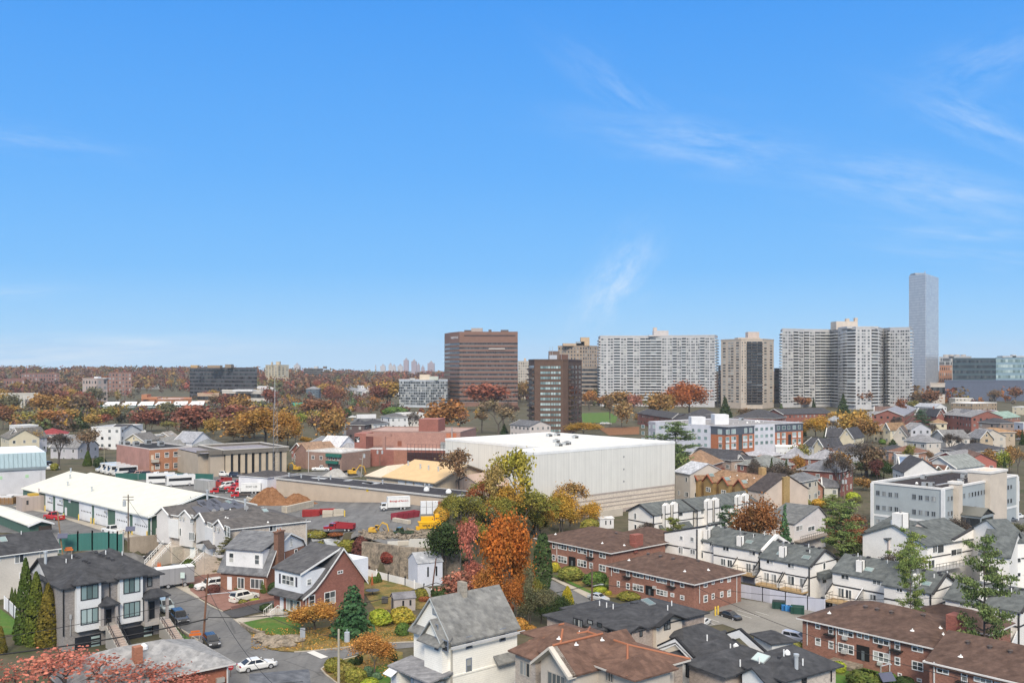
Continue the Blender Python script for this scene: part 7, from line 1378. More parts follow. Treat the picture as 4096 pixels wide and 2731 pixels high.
def wallpx(name,label,cat,pts,h,th,mat,col,cap=None,posts=None,zs=None,parts=None):
 w=[at(p) for p in pts]; root=empty(name,w[0],0,label,cat); o=w[0]
 m=MB()
 for a,b_ in zip(w,w[1:]):
  d=(b_-a); d.z=0
  if d.length<.01: continue
  u=d.normalized(); n=Vector((-u.y,u.x,0))*th/2; zt_=max(a.z,b_.z) if zs is None else zs-h
  q=[a-n-o,b_-n-o,b_+n-o,a+n-o]; z0=min(a.z,b_.z)-o.z-.4
  m.ext([(p.x,p.y,z0) for p in q],(0,0,zt_-o.z+h-z0))
 m.build('panel' if posts else 'wall',mat,root,col)
 if posts:
  sp,r_,pc,ph=posts
  for a,b_ in zip(w,w[1:]):
   k=max(1,int((b_-a).length/sp))
   for i in range(k+1):
    p=a.lerp(b_,i/k)-o; MB().box(p.x-r_,p.y-r_,-.3 if abs(p.z)<.1 else p.z-.3,p.x+r_,p.y+r_,p.z+ph).build('post','paint',root,pc)
 return root
def kerb(pts):
 w=[at(p) for p in pts]; m=MB()
 for a,b_ in zip(w,w[1:]):
  u=(b_-a); u.z=0; u.normalize(); n=Vector((-u.y,u.x,0))*.1; m.ext([(p.x,p.y,a.z-.1) for p in (a-n,b_-n,b_+n,a+n)],(0,0,.24))
 o=m.build('kerb','concrete'); o['kind']='structure'
kerb(T(4,(0,425),(130,495),(280,575),(420,655),(560,723))); kerb(T(4,(690,812),(780,882))); kerb(T(4,(1400,1200),(1600,1187),(2160,1127))+T(6,(480,1092),(790,1077))); kerb(T(4,(0,890),(130,970),(270,1060))); kerb(T(4,(2160,1242),(1800,1332),(1720,1402),(1770,1462),(1950,1602)))
wallpx('stone_wall','long rough stone retaining wall below the works yard','wall',T(6,(150,250),(330,268),(600,320),(800,335),(1000,335),(1300,345)),1,.8,'stone',(1,1,1),zs=5.6)
wallpx('concrete_wall','stained concrete retaining wall between green mesh fence and cream townhouses','wall',T(1,(1522,1492),(1700,1478),(2040,1450)),1,.5,'stain',(.36,.30,.235),zs=4.0)
wallpx('garden_wall','low stone kerb wall bordering the sloping lawn','wall',T(4,(785,885),(880,940),(995,985),(1055,985)),.45,.4,'stone',(1,1,1))
wallpx('garden_wall','low red brick wall between paved driveway and black driveway','wall',T(4,(665,700),(900,640),(1270,570)),.6,.3,'brick',(.24,.13,.11))
wallpx('concrete_barrier','white concrete barrier with yellow coping along the top of the stone wall','wall',T(5,(440,1450),(700,1420),(1050,1390)),1.0,.4,'paint',(.55,.53,.48)); wallpx('yellow_pipe','yellow pipe lying on the barrier above the stone wall','pipe',T(5,(480,1462),(700,1435),(1040,1400)),.35,.3,'paint',(.62,.45,.05))
wallpx('mesh_fence','green mesh fence with grey posts around the works yard gate','fence',T(1,(690,1500),(915,1478),(1085,1468),(1280,1475),(1380,1480),(1450,1482)),3.4,.06,'panel',(.05,.17,.15),posts=(7.5,.11,(.3,.33,.33),3.9))
wallpx('vinyl_fence','white vinyl garden fence beside the tall cypresses','fence',T(2,(55,690),(110,730),(165,790),(210,850)),1.9,.08,'paint',(.72,.72,.74),posts=(2.4,.09,(.75,.75,.75),2.1))
wallpx('vinyl_fence','pale lilac vinyl fence behind the dumpsters of the parking lot','fence',T(10,(765,550),(1030,600),(1300,655),(1560,705),(1760,745)),2.2,.08,'panel',(.55,.56,.64),posts=(2.4,.08,(.58,.58,.66),2.35))
wallpx('picket_fence','white picket fence running along the foot of the stone wall','fence',T(6,(180,295),(450,365),(650,415),(870,500),(960,560)),1.3,.05,'paint',(.7,.7,.7),posts=(2.6,.1,(.74,.74,.74),1.6))
wallpx('yard_fence','dark green screen fence in front of the parked buses','fence',T(3,(-700,640),(100,640),(450,650)),2.0,.06,'panel',(.03,.12,.10),posts=(6,.08,(.2,.25,.25),2.2))
wallpx('retaining_fence','rust-brown sheet wall beside the curving slip road','wall',T(22,(890,905),(1000,915),(1100,920)),5,.5,'stain',(.22,.13,.10)); wallpx('garden_wall','beige wall with white fence on top behind the white shed','wall',T(7,(880,1100),(1145,1060)),1.9,.3,'paint',(.5,.45,.38))
# ---------------------------------------------------------------- street furniture
def pole(n,x,yb,yt,label,r=.16,col=(.16,.12,.09),arm=0,tr=None,lamp=None,solar=None,xt=None,cross=True,name='utility_pole',cat='utility pole'):
 q=at(t(n,x,yb)); hh=(yb-yt)/TL[n][2]*q.y/F; e=empty(name,q,0,label,cat); dx=0 if xt is None else (xt-x)/TL[n][2]*q.y/F
 MB().cyl((0,0,-.5),(dx,0,hh),r,r*.7,8).build('pole','stain',e,col); f=lambda z:dx*z/hh
 if cross:
  for k in (.96,.91)[:arm or 1]: MB().box(f(hh*k)-1.1,-.08,hh*k-.06,f(hh*k)+1.1,.02,hh*k+.08).build('crossarm','paint',e,(.16,.13,.11))
 if tr:
  for s in tr: MB().cyl((f(hh*.82)+s,-.1,hh*.80),(f(hh*.82)+s,-.1,hh*.80+1.1),.32,.32,10).cyl((f(hh*.82)+s,-.1,hh*.80+1.1),(f(hh*.82)+s,-.1,hh*.80+1.45),.06,.05,6).build('transformer','metal',e,(.55,.57,.58))
 if lamp:
  z=hh*lamp[1]; MB().cyl((f(z),0,z),(f(z)+lamp[0]*.8,-.3,z+.35),.05,.05,6).box(f(z)+min(lamp[0]*.75,lamp[0]),-.45,z+.28,f(z)+max(lamp[0]*.75,lamp[0]),-.15,z+.4).build('street_light','metal',e,(.55,.56,.57))
 if solar:
  z=hh*solar; o=MB().box(-.9,-.04,-.6,.9,.04,.6).build('solar_panel','metal',e,(.10,.11,.17),(f(z)+.6,-.4,z)); o.rotation_euler=(math.radians(-48),0,math.radians(15)); MB().ring(-.95,-.05,.95,.05,-.62,.62,.03)
 return e,q+Vector((dx,0,hh))
tops={}
tops['a']=pole(1,1508,1500,815,'brown utility pole with transformer and solar panel before the white overhead doors',tr=(-.75,),solar=.42,arm=2)[1]
tops['b']=pole(1,745,1560,1010,'leaning brown pole with lamp arm and solar panel by the mesh fence',col=(.30,.19,.10),lamp=(1.2,.9),solar=.48,xt=675,cross=False)[1]
tops['c']=pole(4,328,1075,278,'brown utility pole with street light arm beside the parked black hatchback',.17,(.20,.10,.06),lamp=(4.2,.70),xt=387,cross=False)[1]
tops['d']=pole(4,1925,1640,925,'pale grey pole with white transformer by the corner garden',.17,(.42,.38,.30),tr=(1.0,),cross=False)[1]
tops['e']=pole(6,950,560,95,'thin brown leaning pole behind the steep grey roof',.14,(.17,.09,.065),xt=1012,cross=False)[1]
tops['f']=pole(8,788,615,180,'brown pole beside the apartment lawn and pavement',.15,(.14,.09,.07),lamp=(1.8,.45),cross=False)[1]
tops['g']=pole(8,1700,600,190,'utility pole with triple transformers before the brick apartments',.2,(.2,.17,.14),tr=(-.4,.35),arm=2)[1]
tops['h']=pole(7,1160,990,738,'dark utility pole with transformer against the storage building',.15,tr=(.8,))[1]
tops['i']=pole(7,622,1040,788,'dark utility pole left against the striped base of the storage building',.14)[1]; pole(7,568,1040,845,'thin dark pole beside the yellow maple at the storage base',.12,cross=False)
pole(5,128,612,325,'grey utility pole beside yellow excavator and brick theatre',.16,(.4,.36,.3),tr=(.5,),lamp=(-.9,.72),xt=155); pole(5,352,500,295,'dark pole with two white transformers in front of the theatre wall',.13,tr=(-.8,.8)); pole(5,1110,505,375,'dark pole with two transformers before the netted theatre corner',.13,tr=(-.6,.7),lamp=(-1.5,.5))
pole(3,425,600,330,'thin mossy pole in front of the tan striped office',.1,(.18,.17,.1),cross=False); pole(3,1570,555,275,'pale concrete pole before the brown brick shops',.14,(.5,.46,.43),cross=False); pole(1,1225,500,240,'slim weathered pole beside the pink stained wall',.12,(.33,.3,.2),cross=False); pole(31,1185,760,630,'pole with two white transformers behind the bare trees',.13,tr=(-.7,.7)); pole(1,2027,572,365,'thin pole with lamp before the orange brick office',.09,(.2,.14,.1),lamp=(2.8,.98),cross=False)
pole(9,425,1640,1395,'pole with transformer and lamp arm before the middle white townhouses',.15,(.3,.3,.3),tr=(.1,),lamp=(1.9,.65)); pole(12,628,610,340,'pole with transformer by the wooden rear deck',.14,(.33,.31,.28),tr=(-.2,)); pole(11,1872,1300,1060,'utility pole with crossarm before the office entrance canopy',.14,(.45,.42,.36)); pole(9,1990,880,640,'pole with two transformers right of the brick slate-roofed house',.14,tr=(-.4,.4),col=(.26,.18,.13)); pole(9,62,800,575,'pole with wires before the tall beige house',.13); pole(11,1298,500,335,'short pole among the roofs behind the blue-roofed house',.15)
pole(12,668,1640,1340,'lamp post with tilted solar panel by the apartment entrance lawn',.12,(.3,.28,.25),solar=.55,lamp=(1.1,.93),cross=False,name='lamp_post',cat='lamp post'); pole(21,150,930,765,'tall thin floodlight mast among trees at far left',.35,(.13,.08,.08),name='light_mast',cat='mast'); pole(21,1148,945,730,'tall dark mast in front of the white market roof',.35,(.13,.08,.08),cross=False,name='light_mast',cat='mast')
pole(11,2298,890,655,'white flagpole right of the grey-blue office',.08,(.7,.7,.7),cross=False,name='flagpole',cat='flagpole')
for n,x,yb,yt,s in ((22,170,905,800,1),(22,295,915,830,-1),(32,1240,370,265,1),(32,1380,385,290,-1),(22,1300,930,830,1),(22,1005,860,795,1),(22,925,960,880,1),(22,20,860,790,1)):
 e,_=pole(n,x,yb,yt,None,.16,(.45,.47,.48),lamp=(3.5*s,.97),cross=False,name='street_lamp',cat='lamp'); q=proj(e.location); THINGS.append((e,'tall grey highway street lamp','lamp','street lamps of the highway',*q))
q=at(t(32,1305,1040)); hh=(1040-290)/2.613*q.y/F; e=empty('radio_mast',q,0,'tall grey lattice radio mast rising from the works yard','mast'); m=MB(); s=1.15
L3=[(math.cos(a)*s,math.sin(a)*s) for a in (0.3,2.39,4.49)]
for x,y in L3: m.cyl((x,y,0),(x*.6,y*.6,hh),.06,.05,5)
k=0
while k<hh-2:
 for i in range(3):
  a,b_=L3[i],L3[(i+1)%3]; f0,f1=1-.4*k/hh,1-.4*(k+2)/hh; m.cyl((a[0]*f0,a[1]*f0,k),(b_[0]*f1,b_[1]*f1,k+2),.025,.025,4); m.cyl((a[0]*f0,a[1]*f0,k),(b_[0]*f0,b_[1]*f0,k),.025,.025,4)
 k+=2
m.build('lattice','metal',e,(.22,.22,.23)); MB().cyl((0,0,hh-2),(0,0,hh+8),.08,.05,5).build('antenna','metal',e,(.7,.7,.7))
def wire(a,b_,label,sag=1.2,r=.035):
 m=MB(); q=None
 for i in range(15):
  f=i/14; p=a.lerp(b_,f)-a; p.z-=sag*4*f*(1-f)
  if q is not None: m.cyl(q,p,r,r,4,False)
  q=p
 tag(m.build('overhead_wire','rubber',None,(.03,.03,.032),a),label,'wire','overhead wires of the street')
c_=tops['c']; d_=tops['d']
wire(c_-Vector((0,0,6.2)),Vector((-70,100,6.5)),'thick bundled cable from street-light pole past the grey twin house',1.0,.09); wire(c_-Vector((0,0,6.0)),tops['e']-Vector((0,0,4)),'thick cable from street-light pole over driveways to the leaning pole',1.6,.06)
wire(c_-Vector((0,0,.3)),d_-Vector((0,0,1)),'thin wire from street-light pole down to the transformer pole',1.5); wire(c_-Vector((0,0,1.0)),tops['a']-Vector((0,0,1)),'wire from street-light pole up to the pole at the garage doors',1.5); wire(c_-Vector((0,0,2)),Vector((-20,86,8)),'lower thin wire crossing the junction',1.6); wire(c_-Vector((0,0,3)),Vector((-75,92,9)),'thin wire passing the cypresses towards the left edge',1.2); wire(Vector((-22,100,5)),Vector((-80,96,5.2)),'lowest wire in front of the red maple',.8)
wire(tops['f']-Vector((0,0,2.6)),tops['g']-Vector((0,0,2.6)),'cable between the two poles of the brick apartments',.8,.05); wire(tops['g']-Vector((0,0,1)),Vector((46,98,6)),'wire from the triple transformer pole towards the dark roofs',1.5); wire(tops['g']-Vector((0,0,2.4)),Vector((70,128,8)),'wire from the triple transformer pole across the parking lot',2); wire(tops['h'],tops['i'],'wire between the poles at the storage base',1)
wire(tops['e']-Vector((0,0,4)),tops['f']-Vector((0,0,3)),'thick cable running behind the steep grey roof',2,.06)
def thing(nm,n,x,y,label,cat,rz=0,group=None):
 q=at(t(n,x,y)); return empty(nm,q,math.radians(rz),label,cat,group)
def sign(n,x,yb,yt,w,hh,col,label,shape='rect',rz=0,txt=None):
 e=thing('street_sign',n,x,yb,label,'sign',rz); h=(yb-yt)/TL[n][2]*e.location.y/F
 MB().cyl((0,0,0),(0,0,h),.04,.04,6).build('post','metal',e,(.2,.14,.11)); m=MB()
 if shape=='rect': m.box(-w/2,-.08,h-hh,w/2,-.045,h)
 else: m.ext([(math.cos(a)*w/2,-.08,h-w/2+math.sin(a)*w/2) for a in [math.pi/8+k*math.pi/4 for k in range(8)]],(0,.035,0))
 o=m.build('sign_plate','paint',e,col)
 if txt: text_on(o,txt,w*.27,(0,-.1,h-w/2),(math.pi/2,0,0),(.8,.8,.8))
 return e
sign(4,90,440,258,.75,1.0,(.55,.66,.62),'pale street sign on a brown post by the pavement'); sign(4,655,1490,1335,.75,.7,(.45,.02,.03),'red stop sign at the corner of the brick bungalow','oct',txt='STOP'); sign(4,1502,1172,908,.7,1.3,(.33,.35,.37),'grey back of a sign on the leafy corner');
def barrier(n,x,y,label):
 e=thing('sawhorse_barrier',n,x,y,label,'road barrier',20); m=MB()
 for s in (-.5,.5): m.ext([(s,-.3,0),(s,.3,0),(s,0,1.0)],(.08,0,0))
 m.build('legs','paint',e,(.3,.25,.2)); MB().box(-.8,-.12,.6,.8,-.07,.95).build('board','paint',e,(.65,.16,.03)); MB().box(-.6,-.1,1.05,.6,-.05,1.3).build('board','paint',e,(.65,.16,.03))
barrier(4,238,1050,'orange sawhorse barrier behind the pale grey roof'); barrier(1,808,1510,'orange sign barrier in front of the green mesh fence')
for n,x,y,w_,label in ((22,437,845,50,'wide green highway sign beside the wooded slope'),(21,1910,860,17,'small bright green highway sign right of the market hall'),(21,1905,922,20,'lower teal highway sign below the market hall')):
 p=t(n,x,y); q=at((p[0],p[1]+26)); Y=q.y; e=empty('highway_sign',q,0,label,'sign'); ww=w_*Y/F; z=PY(p,Y).z-q.z
 MB().box(-ww/2,-.2,z-1.7,ww*.02-.05,0,z+1.7).build('sign_plate','paint',e,(.06,.38,.27)); MB().box(ww*.02+.05,-.2,z-1.6,ww/2,0,z+1.8).build('sign_plate','paint',e,(.06,.38,.27)); MB().box(-ww*.4,0,0,-ww*.4+.3,.3,z+1.5).box(ww*.4-.3,0,0,ww*.4,.3,z+1.5).build('gantry','metal',e,(.4,.4,.4))
q=at(t(1,745,1112)); e=empty('person',q,math.radians(60),'person in yellow high-visibility vest and dark trousers beside the red pickup','person')
vs=[(0,0,.95),(0,0,1.2),(0,0,1.45),(0,0,1.56),(0,.03,1.72),(.22,0,1.42),(.30,.05,1.12),(.30,.2,.92),(-.22,0,1.42),(-.29,.02,1.12),(-.28,.12,.88),(.10,0,.9),(.12,.03,.48),(.12,-.02,.05),(.12,.16,.03),(-.10,0,.9),(-.13,-.06,.48),(-.14,-.14,.05),(-.14,.04,.03)]
es=[(0,1),(1,2),(2,3),(3,4),(2,5),(5,6),(6,7),(2,8),(8,9),(9,10),(0,11),(11,12),(12,13),(13,14),(0,15),(15,16),(16,17),(17,18)]
rad=[.15,.15,.17,.06,.11,.07,.05,.04,.07,.05,.04,.10,.07,.05,.045,.10,.07,.05,.045]
me=bpy.data.meshes.new('body'); me.from_pydata(vs,es,[]); o=put('body',me,e,(.035,.04,.06)); md=o.modifiers.new('skin','SKIN')
for i,s in enumerate(me.skin_vertices[0].data): s.radius=(rad[i],)*2
me.skin_vertices[0].data[0].use_root=True; o.modifiers.new('sub','SUBSURF').levels=1; me.materials.append(MAT['paint'])
MB().raw([(math.cos(a)*r_,math.sin(a)*r_*.75,z) for z,r_ in ((.92,.2),(1.15,.2),(1.42,.23),(1.5,.12)) for a in [k*.785 for k in range(8)]],[(i*8+k,i*8+(k+1)%8,i*8+8+(k+1)%8,i*8+8+k) for i in range(3) for k in range(8)]).build('vest','paint',e,(.55,.68,.05)); MB().cyl((0,.03,1.72),(0,.03,1.84),.125,.07,10).build('cap','paint',e,(.05,.05,.06))
for n,x,y in ((1,530,1012),(1,607,1002),(1,645,1005),(1,925,1120),(1,1070,1160),(1,1105,1168),(1,1515,1280),(1,1553,1290),(1,1728,1325),(10,475,770),(10,507,760),(3,1995,1075)):
 e=thing('bollard',n,x,y,None,'bollard'); MB().cyl((0,0,0),(0,0,1.35),.13,.13,8).cyl((0,0,1.35),(0,0,1.45),.13,.05,8).build('post','paint',e,(.72,.50,.07)); q=proj(e.location); THINGS.append((e,'yellow safety bollard','bollard','yellow bollards',*q))
def ang2(n,x0,y0,x1,y1): a=at(t(n,x0,y0)); b_=at(t(n,x1,y1)); return math.degrees(math.atan2(b_.y-a.y,b_.x-a.x))
def bin_(n,x,y,w,d,h,col,label,rz=0,name='dumpster',cat='dumpster',lid=None,slope=.25):
 e=thing(name,n,x,y,label,cat,rz); m=MB().ext([(-w/2,-d/2,.15),(w/2,-d/2,.15),(w/2,-d/2-slope,h),(-w/2,-d/2-slope,h)],(0,.08,0)).ext([(-w/2,d/2,.15),(w/2,d/2,.15),(w/2,d/2+slope*.3,h),(-w/2,d/2+slope*.3,h)],(0,.08,0)).box(-w/2,-d/2,.1,w/2,d/2,.2)
 for s in (-1,1): m.ext([(s*w/2,-d/2,.15),(s*w/2,d/2,.15),(s*w/2,d/2+slope*.3,h),(s*w/2,-d/2-slope,h)],(s*.06,0,0))
 m.build('tub','paint',e,col); r=MB()
 for k in range(max(2,int(w/1.1))): x_=-w/2+.3+k*(w-.6)/max(1,int(w/1.1)-1); r.ext([(x_,-d/2-.02,.2),(x_+.12,-d/2-.02,.2),(x_+.12,-d/2-slope-.04,h),(x_,-d/2-slope-.04,h)],(0,-.06,0))
 r.build('ribs','paint',e,tuple(c*.8 for c in col))
 if lid: MB().box(-w/2-.05,-d/2-slope,h,w/2+.05,d/2,h+.06).build('lid','paint',e,lid)
 else: MB().box(-w/2,-d/2,h*.72,w/2,d/2,h*.74).build('contents','rubber',e,(.16,.13,.1))
 return e
bin_(10,1222,685,1.9,1.2,1.2,(.025,.075,.06),'dark green dumpster with closed lid by the pale fence',-18,lid=(.03,.035,.035)); bin_(10,1440,745,1.9,1.2,1.2,(.025,.085,.065),'dark green dumpster standing open at the fence corner',-18)
for n,x,y,c,l in ((10,1280,712,(.03,.17,.42),'blue recycling bin right beside the lidded green dumpster'),(10,1325,718,(.06,.28,.62),'brighter blue bin in the middle of the bins'),(10,1350,722,(.04,.22,.52),'blue bin right next to the open dumpster')): bin_(n,x,y,.6,.6,.9,c,l,-15,'recycling_bin','bin',lid=c,slope=.1)
RD=(.33,.035,.035)
bin_(3,1600,1072,3.8,1.7,1.5,RD,'red steel container beside the concrete block bay',8,'skip_container','container'); bin_(3,1790,1045,3.4,1.7,1.2,RD,'red container heaped with white scrap behind the blocks',12,'skip_container','container'); bin_(5,650,1095,6.6,1.6,1.4,(.30,.04,.06),'long dark red container on the yard behind the barriers',ang2(5,480,1105,830,1050),'skip_container','container'); bin_(5,1072,1000,3.4,1.8,1.8,(.25,.06,.05),'rusty red container beside the white tanks',10,'skip_container','container')
def blocks(n,pts,rows,label,col=(.48,.43,.35)):
 w=[at(t(n,*p)) for p in pts]; e=empty('block_wall',w[0],0,label,'block wall');
 for a,b_ in zip(w,w[1:]):
  k=max(1,int((b_-a).length/1.8)); u=(b_-a).normalized(); nn=Vector((-u.y,u.x,0))*.4
  for r in range(rows):
   for i in range(k):
    p=a.lerp(b_,(i+.02)/k)-w[0]; q=a.lerp(b_,(i+.97)/k)-w[0]; j=R.uniform(.9,1.08); MB().ext([(v.x,v.y,p.z+r*.82+.02) for v in (p-nn,q-nn,q+nn,p+nn)],(0,0,.79)).build('concrete_block','paint',e,tuple(c*j for c in col))
blocks(3,[(1270,1030),(1300,1035),(1620,960)],2,'stacked pale concrete blocks holding back the mulch heap'); blocks(3,[(1735,1085),(1990,1060)],2,'short wall of concrete blocks in front of the scrap container'); blocks(3,[(850,880),(930,905)],1,'low concrete blocks left of the mulch heap'); blocks(5,[(515,1130),(700,1165)],1,'grey jersey barriers on the yard by the yellow machine'); blocks(5,[(560,1412),(690,1405)],1,'pale blocks along the barrier above the stone wall')
def heap(n,x,y,rx,ry,h,mat,name,label,cat,seed):
 r=random.Random(seed); e=at(t(n,x,y)); m=MB(); N=26; K=9
 vs=[(0,0,h*1.0)]; fs=[]
 ph=[r.uniform(0,6.28) for _ in range(4)]
 for k in range(1,K+1):
  for i in range(N):
   a=i*6.2832/N; f=k/K; q=1+.18*math.sin(2*a+ph[0])+.12*math.sin(3*a+ph[1])+.08*math.sin(5*a+ph[2]); z=h*(math.cos(f*math.pi)*.5+.5)*(1+.18*math.sin(3*a+ph[3])*f)+r.uniform(-.07,.07)*h*(1-f)
   vs.append((math.cos(a)*rx*f*q+r.uniform(-.1,.1),math.sin(a)*ry*f*q,z if k<K else -.4))
 for i in range(N): fs.append((0,1+i,1+(i+1)%N))
 for k in range(K-1):
  for i in range(N): fs.append((1+k*N+i,1+(k+1)*N+i,1+(k+1)*N+(i+1)%N,1+k*N+(i+1)%N))
 o=m.raw(vs,fs).build(name,mat,None,(1,1,1),e); return tag(o,label,cat)
heap(3,1120,925,5.6,5,4.2,'mulch','mulch_heap','large heap of brown wood mulch in the yard','heap',3); heap(3,1420,925,5,4,2.6,'mulch','mulch_heap','lower tail of brown mulch behind the stacked blocks','heap',4); heap(3,1900,600,5,3,2.4,'gravel','gravel_heap','pale grey gravel heap beside the yellow excavator','heap',5)
for i,(x,y,s) in enumerate(((1010,1040,1.1),(1075,1075,1.4),(1130,1110,1.3),(1200,1090,1.6),(1270,1060,1.2),(1290,1120,1.4),(1350,1130,1.1),(1340,1035,1.0),(1400,1050,1.2),(1450,1070,1.1),(1080,1120,.8),(1170,1140,.9),(1000,1010,.9),(1230,1130,.8))):
 r=random.Random(i+50); e=at(t(4,x,y)); vs=[];fs=[]
 for k in range(5):
  for j in range(8): a=j*.785+k*.2; f=math.sin((k+.6)/5*math.pi*.95); vs.append((math.cos(a)*s*f*r.uniform(.75,1.1),math.sin(a)*s*.8*f*r.uniform(.75,1.1),-.2+s*.75*(k/4)*r.uniform(.9,1.1)))
 for k in range(4):
  for j in range(8): fs.append((k*8+j,k*8+(j+1)%8,k*8+8+(j+1)%8,k*8+8+j))
 fs.append(tuple(range(32,40))); o=MB().raw(vs,fs).build('boulder','stone',None,(1,1,1),e); THINGS.append((o,'grey-brown weathered boulder','boulder','boulders on the corner bank',*proj(e)))
m=MB()
for i in range(420):
 q=at(t(5,R.uniform(150,1020),R.uniform(1255,1345))); s=R.uniform(.08,.32); d=Vector((R.uniform(-1,1),R.uniform(-1,1),R.uniform(0,.5))).normalized(); m.cyl(q+Vector((0,0,s*.6)),q+d*s*R.uniform(1,5)+Vector((0,0,s*.6)),s,s*.8,R.choice((4,4,5,6)))
tag(m.build('rubble','stone'),'grey rubble, pipes and pallets strewn along the yard edge',kind='stuff')
def shed(n,x,y,w,d,h,rise,rz,wall,roofc,label,door=True):
 e=thing('garden_shed',n,x,y,label,'shed',rz); MB().gbody(-w/2,-d/2,w/2,d/2,-.3,h,rise,'x').build('wall','siding',e,wall); MB().gable(-w/2,-d/2,w/2,d/2,h+.03,rise,'x',.15,.1).build('roof','roof',e,roofc)
 if door: MB().box(-w/2-.06,-d*.22,0,-w/2,d*.22,h*.95).build('door','paint',e,(.06,.06,.065))
 for k in (-.12,.22): MB().box(w*k,-d/2-.05,h*.4,w*k+.3,-d/2,h*.8).build('window','glassdark',e)
 return e
shed(6,625,695,3.4,2.2,2.1,.7,20,(.40,.36,.34),(.20,.20,.22),'small taupe garden shed with arched dark door near the picket fence'); shed(6,885,385,4.6,5,4.2,1.4,25,(.62,.65,.72),(.4,.42,.45),'pale blue-white shed with four tiny windows below the stone wall',False); shed(3,1700,1480,4,3.4,2.6,1,30,(.22,.23,.25),(.48,.5,.53),'grey shed with pale metal roof behind the cream townhouse',False); shed(3,1880,1525,4.5,4,2.4,1,30,(.25,.27,.30),(.42,.45,.48),'second grey shed with rounded pale roof among the shrubs',False); shed(7,935,1205,3.6,2.6,2.4,.3,20,(.66,.66,.67),(.6,.6,.6),'white box shed behind the brown hip roof by the maples',False)
e=thing('parasol',6,260,462,'closed orange parasol standing in the garden','parasol'); MB().cyl((0,0,0),(0,0,1),.03,.03,5).build('pole','metal',e,(.4,.4,.4)); MB().cyl((0,0,.8),(0,0,2.1),.24,.1,8).cyl((0,0,2.1),(0,0,2.9),.1,.02,8).build('canopy','paint',e,(.55,.15,.05))
e=thing('barbecue',6,410,630,'black barbecue grill on the garden terrace','barbecue'); MB().box(-.5,-.3,.2,.5,.3,.8).build('cart','metal',e,(.1,.1,.1)); MB().cyl((-.5,0,.9),(.5,0,.9),.32,.32,10).build('lid','metal',e,(.04,.04,.045))
e=thing('garden_table',6,265,520,'dark garden table beside the big green cedar','table'); MB().cyl((0,0,.7),(0,0,.76),1.2,1.2,14).build('table_top','metal',e,(.12,.13,.14)); MB().cyl((0,0,0),(0,0,.7),.08,.08,6).build('leg','metal',e,(.1,.1,.1))
for n,x,y,l in ((10,1598,632,'orange cone beside the grey garages'),(2,1860,190,'left orange cone behind the grey trailer'),(2,1882,192,'right orange cone behind the grey trailer'),(3,1225,795,'orange cone beside the red utility trucks')):
 e=thing('traffic_cone',n,x,y,l,'cone'); MB().box(-.25,-.25,0,.25,.25,.06).build('base','paint',e,(.55,.13,.03)); MB().cyl((0,0,.06),(0,0,.85),.2,.04,8).build('cone','paint',e,(.62,.14,.03))
for n,x,y,c,k in ((1,390,990,(.42,.35,.30),3.2),):
 e=thing('equipment_box',n,x,y,'large tan metal equipment enclosure at the far end of the green garage','enclosure',46); MB().box(-k,-2,0,k,2,3.4).build('housing','panel',e,(.46,.38,.33)); MB().box(-k*.7,-2.05,1.6,-k*.55,-2,2.6).build('vent','paint',e,(.05,.05,.05)); MB().box(-1,-1,3.4,1,1,3.9).build('exhaust','paint',e,(.5,.33,.05))
for n,x,y,l in ((1,45,925,'wooden crate rack at the left edge by the white warehouse'),(1,195,910,'long wooden crate rack right of the first one')):
 e=thing('crate_rack',n,x,y,l,'crate',5); m=MB()
 for k in range(5): m.box(-2.6,-1,.1+k*.33,2.6,-.9,.3+k*.33); m.box(-2.6,.9,.1+k*.33,2.6,1,.3+k*.33)
 for k in range(6): m.box(-2.6+k*1.03,-1.05,0,-2.5+k*1.03,1.05,1.75)
 m.build('slats','paint',e,(.33,.19,.08)); MB().box(-2.2,-.8,.2,2.2,.8,2.1).build('load','paint',e,(.6,.6,.6))
# ---------------------------------------------------------------- vehicles
WC=(.74,.74,.72); KC=(.012,.013,.017); RC=(.50,.02,.025); GC=(.10,.11,.12)
car(t(2,2112,842),-57,'suv',KC,'black sport utility car parked by the kerb beside the grey twin house'); car(t(4,428,1115),-60,'hatch',KC,'black hatchback with pale windscreen parked behind the brown pole'); car(t(4,962,1395),ang2(4,885,1415,1130,1370),'sedan',WC,'white saloon crossing the junction'); car(t(4,405,452),ang2(4,555,420,310,455),'suv',WC,'white sport utility car nearest the conifer on the paved driveway'); car(t(4,815,592),ang2(4,715,612,920,565),'suv',(.72,.71,.66),'white sport utility car with roof rails on the lower paved driveway')
car(t(2,2040,130),ang2(2,1945,140,2145,108),'hatch',GC,'dark grey hatchback on the black driveway below the cream townhouses'); car(t(1,1810,1555),ang2(1,1900,1500,1740,1560),'sedan',KC,'black saloon at the foot of the white stairs'); car(t(2,2105,245),50,'sedan',GC,'dark saloon half hidden by the round bush'); car(t(2,1945,700),-57,'van',(.45,.52,.50),'pale mint car half hidden by the right porch of the twin house')
q=at(t(2,1945,440)); e=empty('box_trailer',q,math.radians(33),'grey box trailer with white roof parked on the road behind the twin house','trailer'); MB().box(-1.6,-1.2,.7,4.6,1.2,3.4).build('cargo_box','panel',e,(.30,.30,.31)); MB().box(-1.65,-1.25,3.4,4.65,1.25,3.5).build('roof','panel',e,(.74,.74,.74)); add_wheels(e,(.2,3),1.2,.42)
car(t(1,635,1108),ang2(1,720,1110,560,1085),'pickup',RC,'red pickup beside the worker in the yellow vest'); car(t(1,1325,1275),ang2(1,1420,1280,1230,1245),'pickup',WC,'white pickup in front of the white overhead doors')
def yt(p,a,c,k,bc,l,**kw): return truck(t(*p),a,c,k,bc,l,**kw)
